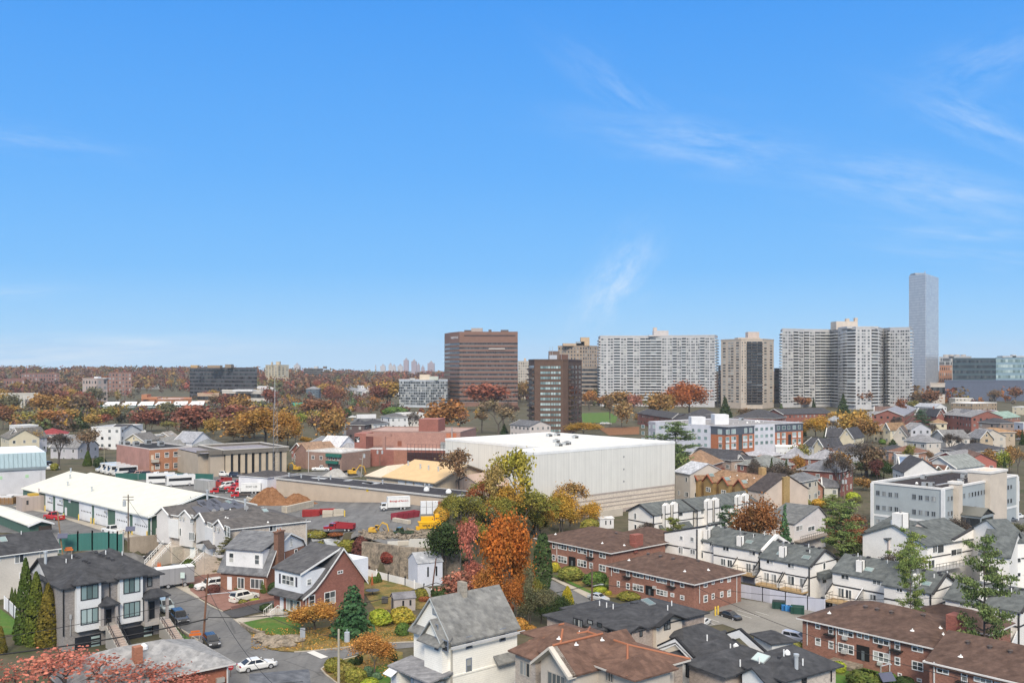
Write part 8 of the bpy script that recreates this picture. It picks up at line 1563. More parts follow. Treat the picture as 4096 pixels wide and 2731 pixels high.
yt((3,520,740),-125,RC,'dump',(.38,.05,.04),'red dump truck left in the row of yard trucks',hood=.8,Lb=4,scale=.72); yt((3,650,690),-125,RC,'dump',(.33,.04,.035),'dark red dump truck behind the white van',hood=.8,Lb=4,scale=.72); yt((3,625,795),-160,RC,'flat',(.05,.05,.05),'red flatbed truck in front of the white van',hood=.9,Lb=3.6,cab=2.6,scale=.68); yt((3,815,790),-160,RC,'flat',(.06,.06,.06),'middle red flatbed truck facing left',hood=.9,Lb=3.4,cab=2.2,scale=.68); yt((3,885,845),-165,RC,'flat',(.12,.1,.09),'red flatbed truck nearest the mulch heap',hood=.9,Lb=4,cab=2.2,scale=.7)
e=yt((3,1010,800),-170,WC,'box',WC,'white box truck with black lettering among the red trucks',Lb=7,Hb=2.9,scale=.75); text_on(e,'FORT LEE',.95,(3.2,1.19,2.6),(math.pi/2,0,math.pi),(.03,.03,.035))
car(t(3,600,735),-125,'van',WC,'white van between the red yard trucks'); yt((3,1220,765),-175,RC,'box',RC,'red utility box truck beside the white shed',Lb=5.5,Hb=2.0,hood=.6,scale=.75); car(t(3,1265,790),-165,'pickup',RC,'red pickup parked beside the red utility truck')
e=yt((5,700,985),-163,WC,'box',WC,'white box truck with red lettering parked by the beige sheds',Lb=7.2,Hb=3.3,cab=2.2,scale=.72); text_on(e,'Borough of Fort Lee',.72,(3.6,1.19,2.9),(math.pi/2,0,math.pi),(.45,.03,.03),bold=.02)
e=yt((3,2110,1245),171,(.32,.02,.03),'dump',(.30,.025,.035),'dark red dump truck with ribbed body beside the yellow excavator',Lb=5.6,Hb=1.7,hood=1.6,cab=2.3,W=2.6,scale=.66)
def excavator(p,rz,s,label,boomdown=True):
 q=at(t(*p)); e=empty('excavator',q,math.radians(rz),label,'excavator'); e.scale=(s,s,s); Yc=(.60,.36,.05)
 for y in (-1.1,1.1): MB().ext([(-1.6,y-.25,.25),(-1.3,y-.25,0),(1.3,y-.25,0),(1.6,y-.25,.25),(1.6,y-.25,.6),(1.3,y-.25,.8),(-1.3,y-.25,.8),(-1.6,y-.25,.6)],(0,.5,0)).build('track','rubber',e,(.05,.045,.04))
 MB().box(-1.7,-1.2,.95,1.1,1.2,1.7).box(-1.7,-1.1,1.7,-.3,1.1,2.2).build('body','paint',e,Yc); c=MB().box(0,.2,1.7,1.1,1.15,2.9).build('cab','paint',e,Yc); MB().box(.1,.12,2.0,1.0,.2,2.8).box(1.1,.3,1.9,1.13,1.05,2.8).build('window','carglass',c)
 b_=MB(); P_=[(1.0,1.6),(2.6,3.9),(4.2,3.4)];
 for (x0,z0),(x1,z1) in zip(P_,P_[1:]): b_.ext([(x0,-.45,z0-.22),(x1,-.45,z1-.18),(x1,-.45,z1+.18),(x0,-.45,z0+.28)],(0,.35,0))
 b_.build('boom','paint',e,Yc); MB().ext([(4.0,-.42,3.6),(4.4,-.42,3.5),(5.0,-.42,1.2),(4.7,-.42,1.1)],(0,.3,0)).build('stick','paint',e,Yc); MB().ext([(4.5,-.8,1.2),(5.2,-.8,1.2),(5.0,-.8,.3),(4.3,-.8,.4)],(0,1.1,0)).build('bucket','paint',e,(.25,.14,.06)); return e
excavator((5,290,1285),-12,.62,'yellow excavator with bent arm on the yard beside the red dump truck'); excavator((3,2090,595),25,.85,'yellow excavator with raised arm in front of the theatre wall'); excavator((3,1430,540),160,.7,'yellow digger working before the gabled shop block')
e=thing('wide_load_machine',5,950,1240,'bright yellow hopper machine with black wide load lettering','machine',12); e.scale=(.62,)*3; YC=(.72,.40,.012); MB().ext([(-3.6,-1.3,.9),(3.2,-1.3,.9),(3.6,-1.3,2.9),(-4,-1.3,2.9)],(0,2.8,0)).build('hopper','paint',e,YC); MB().ring(-4.1,-1.4,3.7,1.6,2.8,3.0,.15).build('hopper_rim','paint',e,YC); MB().box(-2.9,1.7,1,1.2,3.6,4.2).box(1.6,1.8,1,3,3.4,4.9).build('engine_housing','paint',e,YC); MB().box(1.8,1.74,3.4,2.2,1.8,3.9).box(2.4,1.74,3.4,2.8,1.8,3.9).build('vent','paint',e,(.03,.03,.03)); MB().box(-4.8,-1.0,.5,-3.6,1.0,1.5).box(1.8,-2.0,.0,3.4,-1.2,1.6).build('frame','paint',e,YC); text_on(e,'WIDE LOAD',1.0,(-.1,-1.4,1.9),(math.pi/2,0,0),(.02,.02,.02),bold=.02)
truck(t(5,740,1305),165,(.045,.07,.035),'flat',(.04,.065,.035),'old dark green army truck among the rubble',Lb=3.2,cab=1.6,hood=.6,scale=.7); e=thing('water_tanks',5,935,1040,'row of white plastic tanks in a cage behind the yellow machine','tank',8); e.scale=(.66,)*3
for k in range(3): MB().box(-3+k*2,-1,0,-1.2+k*2,1,2.4).box(-3+k*2,-1,2.5,-1.2+k*2,1,4.2).build('tank','paint',e,(.66,.68,.70))
yt((1,545,1290),150,(.12,.09,.07),'dump',(.07,.055,.045),'rusty dark truck body behind the low white-roofed shed',Lb=4.2,cab=1.4,Hb=1.4,scale=1.0)
for i,(x,y) in enumerate(((1275,545),(1335,562),(1385,575),(1470,588))):
 q=at(t(1,x,y)); e=empty('shuttle_bus',q,math.radians(-140),None,'bus','white shuttle buses'); MB().box(-3.6,-1.15,.6,2.4,1.15,3.0).build('body','car',e,WC); MB().ext([(2.4,-1,.5),(3.9,-1,.5),(3.9,-1,1.2),(3.0,-1,1.35),(2.4,-1,2.4)],(0,2,0)).build('cab','car',e,WC)
 MB().box(-3.3,-1.18,1.6,2.2,-1.15,2.6).box(-3.3,1.15,1.6,2.2,1.18,2.6).build('side_window','carglass',e); MB().ext([(3.02,-.85,1.4),(3.02,.85,1.4),(2.5,.85,2.3),(2.5,-.85,2.3)],(.02,0,.02)).build('windshield','carglass',e); add_wheels(e,(-2,2.9),1.12,.4); THINGS.append((e,'white shuttle bus','bus','white shuttle buses',*proj(q)))
for i,(n,x,y,l) in enumerate(((1,1890,690,'long white camper bus behind the garage roof'),(1,2120,715,'white camper bus with dark windscreen right of the first'))):
 q=at(t(n,x,y)); e=empty('camper_bus',q,math.radians(-160+i*10),l,'bus'); MB().box(-4,-1.2,.5,4,1.2,3.3).build('body','car',e,WC); MB().box(4,-1.05,1.5,4.03,1.05,2.7).build('windshield','carglass',e); MB().box(-3,-1.23,1.7,3.4,-1.2,2.5).box(-3,1.2,1.7,3.4,1.23,2.5).build('side_window','carglass',e); MB().box(-2,-.5,3.3,-1,.5,3.6).box(1,-.5,3.3,2,.5,3.6).build('roof_unit','metal',e,(.7,.7,.7)); add_wheels(e,(-2.4,2.8),1.2,.45)
e=thing('storage_container',3,350,765,'weathered grey storage container beside the camper buses','container',-40); MB().box(-3.4,-1.3,0,3.4,1.3,3).build('body','panel',e,(.35,.35,.34)); MB().box(3.4,-1.1,.2,3.45,1.1,2.8).build('door','stain',e,(.5,.49,.46))
CARS=[(3,560,725,-140,'pickup',RC,'red pickup'),(3,745,715,-150,'pickup',RC,'red pickup'),(3,700,760,-160,'pickup',RC,'red pickup'),(3,1330,760,-165,'suv',(.36,.03,.03),'dark red car'),(1,1535,590,-150,'suv',KC,'dark car'),(1,1605,600,-150,'suv',(.5,.3,.25),'white and orange car'),(1,1685,605,-150,'suv',KC,'black car'),(1,1770,605,-160,'sedan',GC,'dark grey car'),(1,1860,612,-170,'pickup',WC,'white pickup'),(3,480,588,-30,'suv',WC,'white off-road car'),(3,575,600,-10,'suv',WC,'white crossover car'),(3,728,612,-10,'suv',(.03,.04,.07),'dark blue car'),(3,1715,535,5,'pickup',WC,'white pickup on a trailer'),(3,2070,498,5,'suv',WC,'white car by the shops'),(3,1900,530,5,'hatch',RC,'small red car by the awning'),
(10,655,800,-58,'sedan',KC,'black saloon in a marked bay'),(10,335,880,60,'sedan',WC,'white car beside the tan villa'),(10,1425,1070,-40,'van',(.45,.46,.52),'silver minivan at the apartment corner'),(11,1145,1310,20,'suv',(.06,.065,.09),'dark blue car below the grey-blue office'),(11,2285,1095,25,'suv',WC,'white car at the office lot'),(11,2200,1130,25,'sedan',GC,'dark car in the office lot'),(11,1860,1250,60,'suv',KC,'black car under the office pole'),(8,865,585,-40,'sedan',(.5,.52,.53),'pale car on the apartment street'),(10,1830,640,30,'suv',KC,'black car under the wooden deck'),(34,1110,800,20,'sedan',GC,'dark car before the arched entrance'),(11,1080,1400,20,'sedan',WC,'white car behind the pine'),(22,950,1140,70,'suv',WC,'white car on the curving road'),(23,950,1025,5,'sedan',WC,'white car by the playing field'),(23,990,1025,5,'sedan',WC,'second white car by the playing field'),(31,670,1000,30,'pickup',WC,'white van beside the green bush'),(1,580,480,60,'suv',KC,'black car behind the garage'),(34,225,500,0,'suv',GC,'grey car')]
for n,x,y,a,k,c,nt_ in CARS[:-1]: car(t(n,x,y),a,k,c,note=nt_,detail=1,scale=.78 if n in(8,10,11) else 1,group='cars parked around the neighbourhood')
q=at(t(22,1068,985)); e=empty('semi_trailer',q,math.radians(20),'white semi-trailer on the slip road above the black-roofed houses','trailer'); MB().box(-7,-1.3,1.2,7,1.3,4).build('cargo_box','panel',e,(.7,.7,.7)); add_wheels(e,(-5.5,-4.2,5),1.2,.5)
for i in range(34):
 if i<14: p=t(32,780+i*38+R.uniform(-8,8),R.choice((345,352,362)))
 elif i<26: p=t(21,1010+(i-14)*36,R.choice((675,682,690)))
 else: p=t(22,920+(i-26)*14,R.choice((960,966)))
 q=at(p); e=empty('distant_car',q,math.radians(R.choice((0,10,170,80))),None,'car','cars on the far roads'); c=R.choice((WC,WC,GC,KC,RC,(.3,.32,.36))); MB().ext([(-2.3,-.9,.3),(2.3,-.9,.3),(2.3,-.9,.9),(1.2,-.9,1.0),(.6,-.9,1.5),(-1.6,-.9,1.5),(-2.3,-.9,1.0)],(0,1.8,0)).build('body','car',e,c); MB().box(-1.5,-.93,1.0,.7,-.9,1.4).build('window','carglass',e)
 THINGS.append((e,{WC:'white',GC:'dark grey',KC:'black',RC:'red'}.get(c,'grey')+' car','car','cars on the far roads',*proj(q)))
# ---------------------------------------------------------------- trees and shrubs
PR['cedar']=[proto_spruce(s,2600,.55,10,8,.55) for s in (55,)]; WID['cedar']=8
PR['maple']=[proto_round(s,1900,.19,depth=5,sig=.3,nch=(3,2,2),trunk=.2,spread=.58) for s in (23,24)]; WID['maple']=8
def tr(n,x,yb,yt,w,kind,col,label=None,base=None,**k):
 p=t(n,x,yb); q=t(n,x,yt); wpx=w/TL[n][2]*(1.15 if kind in('round','oval','thin','low','lowoval','pine') else 1)
 if base is not None: p=(p[0],base)   # true foot row when it is hidden behind something
 return tree(p[0],p[1],q[1],wpx,kind,col,label,**k)
G=None
tree(0,0,0,0,'maple','salmon','large salmon-red maple with thinning leaves in the lower left corner',pos=Vector((-47.5,99,0)),hm=9.4,wm=16); tree(0,0,0,0,'maple','salmon','second salmon-red maple with bare twigs before the pale grey roof',pos=Vector((-37.5,100,0)),hm=7.4,wm=13)
FORE=[(2,300,1090,95,235,'cypress','cyp','tall deep green cypress, highest of the three beside the twin house'),(2,425,1110,255,250,'cypress',(.10,.125,.02),'middle olive cypress of the three beside the twin house'),(2,565,1130,390,270,'cypress','gcyp','yellow-brown cypress nearest the twin house wall'),
(2,140,610,430,50,'cypress','cyp','small cypress left of a trio by the vinyl fence'),(2,178,650,445,50,'cypress','cyp','small cypress in the middle of the trio by the vinyl fence'),(2,210,700,475,55,'cypress','cyp','small cypress right of the trio by the vinyl fence'),(2,10,1210,890,130,'cypress','gcyp','cypress cut by the left picture edge'),
(4,640,345,-160,270,'pine',(0.15,0.151,0.0709),'ragged yellow-green conifer before the cream townhouse'),(4,785,470,120,190,'spruce',(.10,.13,.04),'drooping conifer beside the upper white sport utility car'),(4,700,300,225,120,'shrub','cyp','dark round bush below the ragged conifer'),(4,1050,505,270,88,'cypress','cyp','narrow clipped cypress at the gambrel house front'),(4,165,295,110,155,'shrub','cyp','big clipped round bush by the white stairs'),(4,450,505,405,150,'shrub','maroon','red-leaved bush between driveway and road'),(4,1185,525,380,175,'shrub','dark','dark clipped hedge between the two brick fronts'),(4,1085,705,630,160,'shrub','dark','low dark hedge by the white steps'),(4,797,640,580,95,'shrub','olive','small olive bush behind the lower white car'),(4,672,418,345,60,'shrub','blue','grey-blue bush under the drooping conifer'),(4,945,600,565,100,'shrub','lime','lime ground bush beside the lower white car'),(4,195,445,395,60,'shrub','dark','low dark bush in front of the upper white car'),(4,620,390,320,80,'shrub','dark','dark bush behind the upper white car'),
(4,1320,755,690,150,'shrub','dark','dark bush right of the white steps'),(4,960,470,425,80,'shrub','green','green bush at the foot of the narrow cypress'),(4,1640,945,630,500,'round','amber','spreading amber-orange tree in front of the brick house'),(4,2090,1010,400,500,'cedar',(.055,.13,.055),'big dense green cedar at the corner of the brick house'),(6,290,1440,1020,400,'round',(.40,.20,.06),'round orange-pink tree in the corner garden'),(6,345,880,700,230,'shrub','lime','lime and olive bush right of the big cedar'),(6,605,860,675,250,'shrub',(.36,.30,.05),'yellow-orange bush in front of the garden shed'),(6,620,1000,855,140,'shrub','green','dark green bush on the leafy bank'),(6,210,1485,1365,110,'shrub','blue','round blue-green bush in the corner garden'),(6,100,1345,1240,80,'shrub','dark','small conical bush left of the orange-pink tree'),(6,520,1305,1210,80,'shrub','dark','dark bush by the cream porch'),(6,315,1515,1435,110,'shrub','blue','low blue-green bush nearest the front path'),(6,850,1620,1425,210,'shrub','green','bright green bush before the cream porch'),(6,240,1640,1505,190,'shrub','lime','lime bush at the bottom edge of the corner garden'),(6,60,1560,1390,220,'shrub','olive','olive hedge bush beside the grey pole'),(4,1870,1420,1270,220,'shrub','olive','olive bush behind the grey transformer pole'),(4,2010,1520,1330,200,'shrub',(.25,.22,.06),'yellowish hedge along the junction corner'),(4,2165,1330,1235,90,'shrub','cyp','small conical evergreen in the corner garden hedge'),(4,2080,1350,1280,90,'shrub','dark','dark small bush left of the conical evergreen'),
(6,1120,390,-300,340,'oval','dark','dense dark green tree beside the pale shed','@',),(6,1060,560,440,200,'shrub','dark',None),(6,335,375,255,80,'cypress','cyp','small cone bush before the stone wall'),(6,290,385,310,80,'shrub','green','round green bush before the stone wall'),(6,830,580,450,160,'shrub','olive','olive garden bush beside the picket fence'),(6,870,600,540,120,'shrub','rust','rusty low bush behind the garden shed'),
(6,90,240,120,330,'shrub','maroon','dark red creeper bush behind the white dormer'),(3,2200,1570,1310,180,'shrub','maroon','maroon creeper at the left end of the stone wall'),(6,480,150,0,230,'shrub','crimson','crimson creeper hanging on the stone wall'),
(6,1400,520,-340,360,'thin','salmon','salmon-red tree left of the big orange one'),(6,1850,800,-330,520,'round',(.46,.15,.03),'tall orange tree behind the steep grey roof'),(6,1990,760,150,300,'round','orange','lower orange tree at the right of the tall orange tree'),(6,1480,560,170,260,'round','salmon','low salmon tree right behind the chimney'),
(8,210,560,-190,190,'ivy','dark','ivy-covered dark green column by the apartment lawn'),(8,190,860,470,330,'round','grey','grey-green shaggy tree below the ivy column'),(8,370,880,560,280,'round','dark','dark green tree behind the tan villa'),(8,500,680,420,170,'cypress',(.42,.36,.03),'bright yellow conical tree before the apartment street'),(8,40,870,200,230,'thin','grey','thin grey-green tree left of the ivy column'),(8,60,970,880,130,'shrub','amber','orange low bush behind the brown hip roof'),
(5,1270,900,300,480,'thin','brown','thin brown tree with dark stems left of the storage building'),(5,1960,1290,310,560,'thin',(.33,.29,.05),'tall olive-yellow tree before the storage building'),(5,1700,1240,480,360,'thin',(.30,.22,.08),'thinning tan tree at the left of the tall olive one'),(7,290,820,460,260,'bare','bare','bare tree before the storage wall right of the olive tree'),(7,230,960,600,220,'thin','rust','rust-brown thin tree against the storage wall'),(7,420,1240,925,330,'round','gold','golden-green round tree left of the pair before the storage base'),(7,750,1200,925,270,'round','gold','golden-green round tree right of the pair before the storage base'),(7,340,1010,790,150,'oval','orange',None),(7,455,900,730,120,'thin','maroon','dark red thin tree at the storage corner'),
(5,1190,1120,840,260,'round','olive',None),(5,1480,1110,800,220,'oval','olive',None),(5,1620,1130,900,200,'round','grey',None),(5,2020,1280,940,300,'round','olive',None),(5,2230,1310,980,260,'round','gold',None),(7,130,1190,880,250,'round',(.30,.29,.05),None),(7,180,1290,1080,240,'round','olive',None),(7,40,1290,1020,220,'thin','grey',None),(5,1830,1170,820,240,'round','amber',None),(5,1400,1080,900,150,'oval','gold',None),(5,2200,1000,700,220,'thin','rust',None),(5,1080,1130,960,180,'shrub','gold',None),
(7,1490,885,355,330,'thin',(.38,.33,.12),'tall thin tree with sparse tan leaves before the storage wall'),(34,450,800,270,540,'pine','pine','large spreading green pine right of the storage building','@'),(7,1525,1290,925,300,'pine',(0.23,0.238,0.0709),'yellow-green pine before the gable-end townhouse'),(7,1745,1490,1085,280,'pine',(0.218,0.238,0.0637),'yellow-green pine left of the slanting parapet'),(7,1430,1350,1150,220,'thin','bare','thin bare tree below the gable-end townhouse'),
(9,640,1210,955,260,'pine',(0.0688,0.13,0.0637),'dark green pine among the green roofs',2230),(9,950,1300,910,470,'round',(.26,.12,.05),'russet brown oak behind the middle townhouses',2260),(9,1290,1385,940,270,'spruce',(.07,.15,.07),'blue-green spruce right of the russet oak',2270),(9,1960,1700,890,540,'pine',(0.173,0.227,0.078),'tall feathery green pine left of the grey-blue office'),(9,1850,1010,820,260,'pine',(0.196,0.238,0.0709),'smaller pine behind the tall feathery pine'),(9,1700,960,870,180,'shrub','gold','golden bush on the lawn behind the cottages'),(9,2090,910,790,150,'shrub','lime','lime bush beside the two-transformer pole'),(9,1160,900,420,420,'bare','bare','large bare tree before the brown townhouses end wall'),(9,965,900,400,230,'bare','bare','slim bare tree left of the large bare one'),(9,560,790,500,200,'thin','crimson','thin reddish tree before the brown townhouses'),(9,1935,860,300,380,'bare','bare','bare tree before the slate-roofed brick house'),(11,500,620,180,560,'bare','bare','great bare tree with spreading crown left of the blue roof'),(11,700,650,440,260,'round','dark','dark evergreen tree beside the great bare tree'),(9,850,565,470,300,'shrub','maroon','maroon bush before the arched entrance'),(9,1460,600,420,150,'spruce','dark','dark spruce beside the brick duplex'),(9,1060,560,350,170,'thin','orange','thin orange tree before the mossy grey roof'),(9,1560,1400,1010,330,'bare','brown','bare brown tree before the steep-roofed townhouse'),(9,1740,1390,1080,260,'lowbare','rust',None),(9,220,1180,1060,200,'thin','rust','rusty low tree between green roof rows'),(9,2100,1000,840,200,'thin','grey',None),
(11,480,1561,1250,260,'round',(.28,.13,.06),None),(11,1020,1640,1255,420,'pine',(0.196,0.249,0.0709),'pine with layered branches before the balcony townhouse',2480),(11,1950,1330,1110,180,'pine','pine','young pine beside the office entrance'),(11,1740,1235,1105,60,'cypress','cyp','slim cypress at the office foot'),(11,690,1130,690,420,'bare','bare','bare tree against the grey-blue office wall'),(11,1560,1600,1090,480,'bare','bare','bare tree before the balcony townhouse'),(11,2230,1330,1160,250,'round','grey','grey-green tree at the right edge before the office lot'),(11,1780,1620,1440,260,'pine',(0.23,0.259,0.0851),'low pine before the plain green roof'),(11,2060,1640,1370,240,'spruce','blue','blue-green spruce before the plain green roof'),
(12,1880,1040,-130,600,'pine',(0.138,0.184,0.0709),'tallest straight pine with open crown at lower right',2720),(12,1015,700,-20,260,'pine',(0.161,0.216,0.0709),'slender pine before the lower white townhouse row',2600),(12,1345,770,440,230,'pine',(0.0918,0.162,0.0851),'small dark pine between the two taller pines'),(12,1210,760,550,300,'round',(.13,.19,.11),'grey-green low tree behind the chimney apartments'),(12,815,625,-30,440,'bare','bare','bare tree with forked stem before the lower white row'),(12,2150,420,110,400,'pine',(0.173,0.206,0.0709),'bushy pine at the right edge behind the tall pine'),(12,2060,260,-10,240,'pine',(0.0918,0.162,0.0992),None),(12,1660,880,680,300,'shrub',(.33,.30,.05),'yellow-green bush behind the big brick chimney'),(12,680,640,540,150,'shrub','green',None),(12,2020,1060,940,260,'shrub','olive',None),(12,1374,245,145,50,'cypress','cyp','tiny columnar bush on the balcony terrace'),
(12,480,1600,1420,380,'shrub',(.10,.13,.03),'clipped green hedge before the apartment entrance'),(12,170,1430,1310,170,'shrub','lime','yellow bush beside the entrance path'),(12,60,1400,1330,140,'shrub','olive',None),(12,760,1540,1440,180,'shrub','green',None),(12,950,1580,1490,200,'shrub','dark',None),(10,1430,1150,1080,160,'shrub',(.3,.3,.08),'pale yellow-green bush at the apartment corner'),(10,1590,1180,1130,160,'shrub','green',None),
(8,535,345,195,260,'shrub',(.20,.21,.05),'large clipped bush with yellow top at the apartment entrance'),(8,350,250,145,110,'shrub',(.38,.34,.04),'yellow bush left of the clipped apartment bush'),(8,840,420,260,240,'shrub','green','big green bush in front of the apartment windows'),(8,1030,465,310,150,'shrub',(.13,.19,.05),'green bush right beside the big apartment bush'),(8,985,525,475,70,'shrub',(.4,.36,.04),'small yellow ball bush on the flower bed'),(8,1230,580,490,260,'shrub','olive',None),(8,890,490,430,140,'shrub','lime',None),(8,630,325,250,80,'shrub','dark',None),(8,440,190,140,110,'shrub','dark',None),
(3,1700,1320,1240,260,'shrub','olive',None),(3,1850,1450,1330,280,'shrub','olive',None),(3,2050,1480,1350,260,'shrub','olive',None),(3,1620,1290,1230,200,'shrub',(.12,.09,.04),None),(3,1900,1300,1260,180,'shrub','rust',None)]
for a in FORE:
 bs=a[8] if len(a)>8 and not isinstance(a[8],str) else None
 tr(*a[:8],base=bs)
for k in range(7): tr(7,895+k*38,1050-k*3,1005-k*3,24,'cypress','cyp',None,group='row of young cypresses on the beige wall')
for a in ((6,1330,700,330,330,'low','salmon'),(6,1640,860,250,380,'round',(.42,.17,.045)),(6,1960,860,380,260,'round',(.40,.15,.04)),(6,1540,700,380,240,'thin',(.40,.14,.06)),(6,1240,560,330,200,'round','dark'),(6,1780,900,560,260,'shrub','rust'),(6,2120,860,560,240,'round','grey'),(6,1980,960,800,200,'shrub','amber'),(8,280,900,640,260,'round','dark'),(8,120,700,340,220,'thin','olive'),(6,1420,480,130,240,'thin','salmon'),(5,1560,1380,1040,300,'thin','rust'),(5,1330,1330,1000,260,'thin','olive'),(5,1760,1340,980,320,'thin','amber'),(5,2050,1360,1060,260,'thin','grey'),(5,2200,1340,1050,240,'thin','olive'),(12,1500,760,600,220,'shrub','green'),(12,1100,740,620,200,'shrub','olive'),(12,1720,1000,830,220,'thin','amber'),(9,2040,1250,1080,240,'low','rust'),(9,1880,1480,1250,260,'thin','rust'),(9,480,1190,1050,170,'thin','rust'),(11,420,1500,1240,260,'low','rust'),(11,900,1240,1120,140,'bare','bare'),(9,1500,960,860,170,'shrub','olive'),(9,1400,940,850,130,'shrub','dark')): tr(*a,None)
MID=[(31,385,770,480,245,'oval','gold'),(31,1090,450,215,240,'spruce','dark'),(31,1010,445,240,130,'spruce','dark'),(31,700,460,225,320,'low','orange'),(31,300,450,245,310,'low','olive'),(31,500,450,265,160,'lowoval','olive'),(31,40,460,175,190,'low','rust'),(31,920,430,215,240,'low','gold'),(31,790,950,500,360,'bare','bare'),(31,1190,860,450,520,'lowbare','brown'),(31,610,700,540,220,'lowbare','maroon'),(31,1180,950,745,115,'cypress','cyp'),(31,1345,970,835,150,'shrub','dark'),(31,730,1010,915,100,'shrub','olive'),(31,1960,490,245,310,'low','crimson'),(31,1450,395,185,150,'lowoval','olive'),(31,1555,380,180,100,'lowoval','gold'),(31,1320,420,280,220,'low','red'),(31,1240,460,280,160,'lowoval','gold'),(31,110,330,170,200,'low','gold'),(31,480,720,680,90,'shrub','dark'),(31,1300,800,700,300,'lowbare','maroon'),(31,560,740,560,130,'lowbare','maroon'),(31,230,760,600,120,'bare','bare'),
(32,1200,750,390,560,'round','amber'),(32,1440,770,415,240,'round','amber'),(32,980,700,465,320,'low','amber'),(32,490,640,370,340,'low','crimson'),(32,655,690,475,120,'lowoval','gold'),(32,930,560,355,300,'low','crimson'),(32,1110,480,355,200,'low','rust'),(32,1740,690,415,240,'lowbare','maroon'),(32,1910,720,385,230,'low','amber'),(32,1920,560,380,150,'low','crimson'),(32,1630,740,648,95,'oval','gold'),(32,1580,540,415,90,'lowoval','lime'),(32,1660,440,315,130,'low','orange'),(32,1790,480,280,260,'low','rust'),(32,820,640,450,200,'lowbare','rust'),(32,110,500,380,120,'lowoval','amber'),(32,240,500,400,200,'low','brown'),(32,20,590,400,120,'low','crimson'),(32,180,620,480,220,'lowbare','olive'),(32,740,360,265,120,'low','rust'),(32,1075,280,165,130,'lowoval','gold'),(32,1520,700,480,150,'lowbare','olive'),(32,1370,780,560,160,'lowoval','amber'),(32,560,660,560,140,'lowbare','olive'),(32,870,680,600,120,'lowbare','olive'),
(22,2215,900,685,320,'low','red'),(22,2280,1130,800,330,'thin',(.25,.19,.12)),(22,1780,1120,840,280,'low','orange'),(22,1930,1120,880,200,'lowbare','rust'),(22,2130,1100,900,180,'lowbare','brown'),(22,2110,960,880,80,'shrub','gold'),(22,1480,1130,900,160,'bare','bare'),(22,1330,1130,930,120,'bare','bare'),(22,1180,870,690,120,'lowoval','crimson'),(22,1150,890,780,70,'lowoval','orange'),(22,1260,860,670,230,'low','gold'),(22,870,960,880,100,'shrub','dark'),(22,1330,960,870,220,'shrub','green'),(22,750,1140,930,160,'low','crimson'),(22,40,1150,920,300,'low','gold'),(22,320,1150,940,170,'low','gold'),(22,2050,1150,1060,120,'lowbare','olive'),(22,2330,1148,1030,80,'spruce','dark'),
(23,1740,945,660,370,'round',(.40,.13,.04)),(23,1440,1000,780,190,'low','amber'),(23,1545,950,780,110,'low','gold'),(23,1090,900,745,190,'low','amber'),(23,1120,1060,845,150,'low','tan'),(23,1010,1050,770,120,'lowbare','brown'),(23,1225,920,780,110,'low','salmon'),(23,1440,810,705,190,'low','rust'),(23,2065,985,770,150,'spruce','dark'),(23,2200,850,695,95,'spruce','dark'),(23,770,1130,1020,260,'round','gold'),(23,790,760,650,90,'low','red'),(23,870,850,720,110,'low','olive'),(23,975,880,720,50,'spruce','dark'),(23,1290,1010,930,90,'low','amber'),(23,215,830,660,100,'low','tan'),(23,120,1010,830,180,'lowbare','maroon'),(23,30,1050,820,200,'bare','bare'),(23,40,1110,1020,90,'spruce','dark'),(23,2130,830,700,160,'lowbare','brown'),(23,1330,900,800,100,'lowbare','olive'),(23,820,900,800,130,'lowbare','bare'),
(34,2090,450,205,290,'round','gold'),(34,1740,270,130,190,'low','rust'),(34,1690,150,40,90,'spruce','pine'),(34,1040,220,-20,190,'spruce','dark'),(34,1310,240,120,180,'low','brown'),(34,950,630,560,110,'shrub','amber'),(34,1840,280,220,80,'shrub','gold'),(34,1470,780,650,170,'thin','orange'),(34,1390,1100,660,140,'bare','bare'),
(33,330,610,285,250,'low','gold'),(33,170,460,280,200,'low','gold'),(33,500,630,365,180,'low','amber'),(33,430,500,270,110,'lowoval','gold'),(33,215,310,45,200,'spruce','dark'),(33,900,400,100,240,'thin','rust'),(33,730,200,95,180,'lowbare','rust'),(33,1150,520,235,190,'pine',(0.0688,0.13,0.0709)),(33,1275,490,380,80,'spruce','dark'),(33,1880,440,320,150,'cedar','blue'),(33,1750,450,380,150,'low','blue'),(33,2010,440,390,120,'low','blue'),(33,2120,660,525,130,'low','green'),(33,2220,620,530,90,'low','dark'),(33,1480,800,505,260,'bare','bare'),(33,1450,945,750,210,'spruce',(.05,.11,.06)),(33,1930,970,735,140,'low','amber'),(33,2090,975,750,130,'low','lime'),(33,2180,960,700,110,'low','amber'),(33,2280,990,670,180,'lowbare','tan'),(33,800,700,575,140,'cedar','dark'),(33,680,640,580,80,'shrub','green'),(33,2000,800,700,90,'low','olive'),(33,1500,470,240,150,'bare','bare'),(33,1580,460,300,120,'bare','bare'),(33,1380,110,10,170,'low','rust'),(33,1670,120,10,150,'low','rust'),(33,1850,110,40,120,'low','crimson'),(33,2010,130,10,180,'lowbare','brown'),(33,100,680,560,200,'lowbare','salmon'),(33,450,1180,1050,160,'low','amber'),(33,430,1000,870,160,'low','green'),(33,780,340,290,80,'shrub','blue'),(33,2290,600,480,120,'low','orange'),(33,1100,100,20,120,'lowbare','maroon'),(33,600,1020,900,160,'spruce','dark')]
for a in MID: tr(*a)
for k in range(11): tr(33,1745+k*32,640,585-R.uniform(0,10),46,'shrub','dark',None,group='tall dark hedge of the long dark-roofed house')
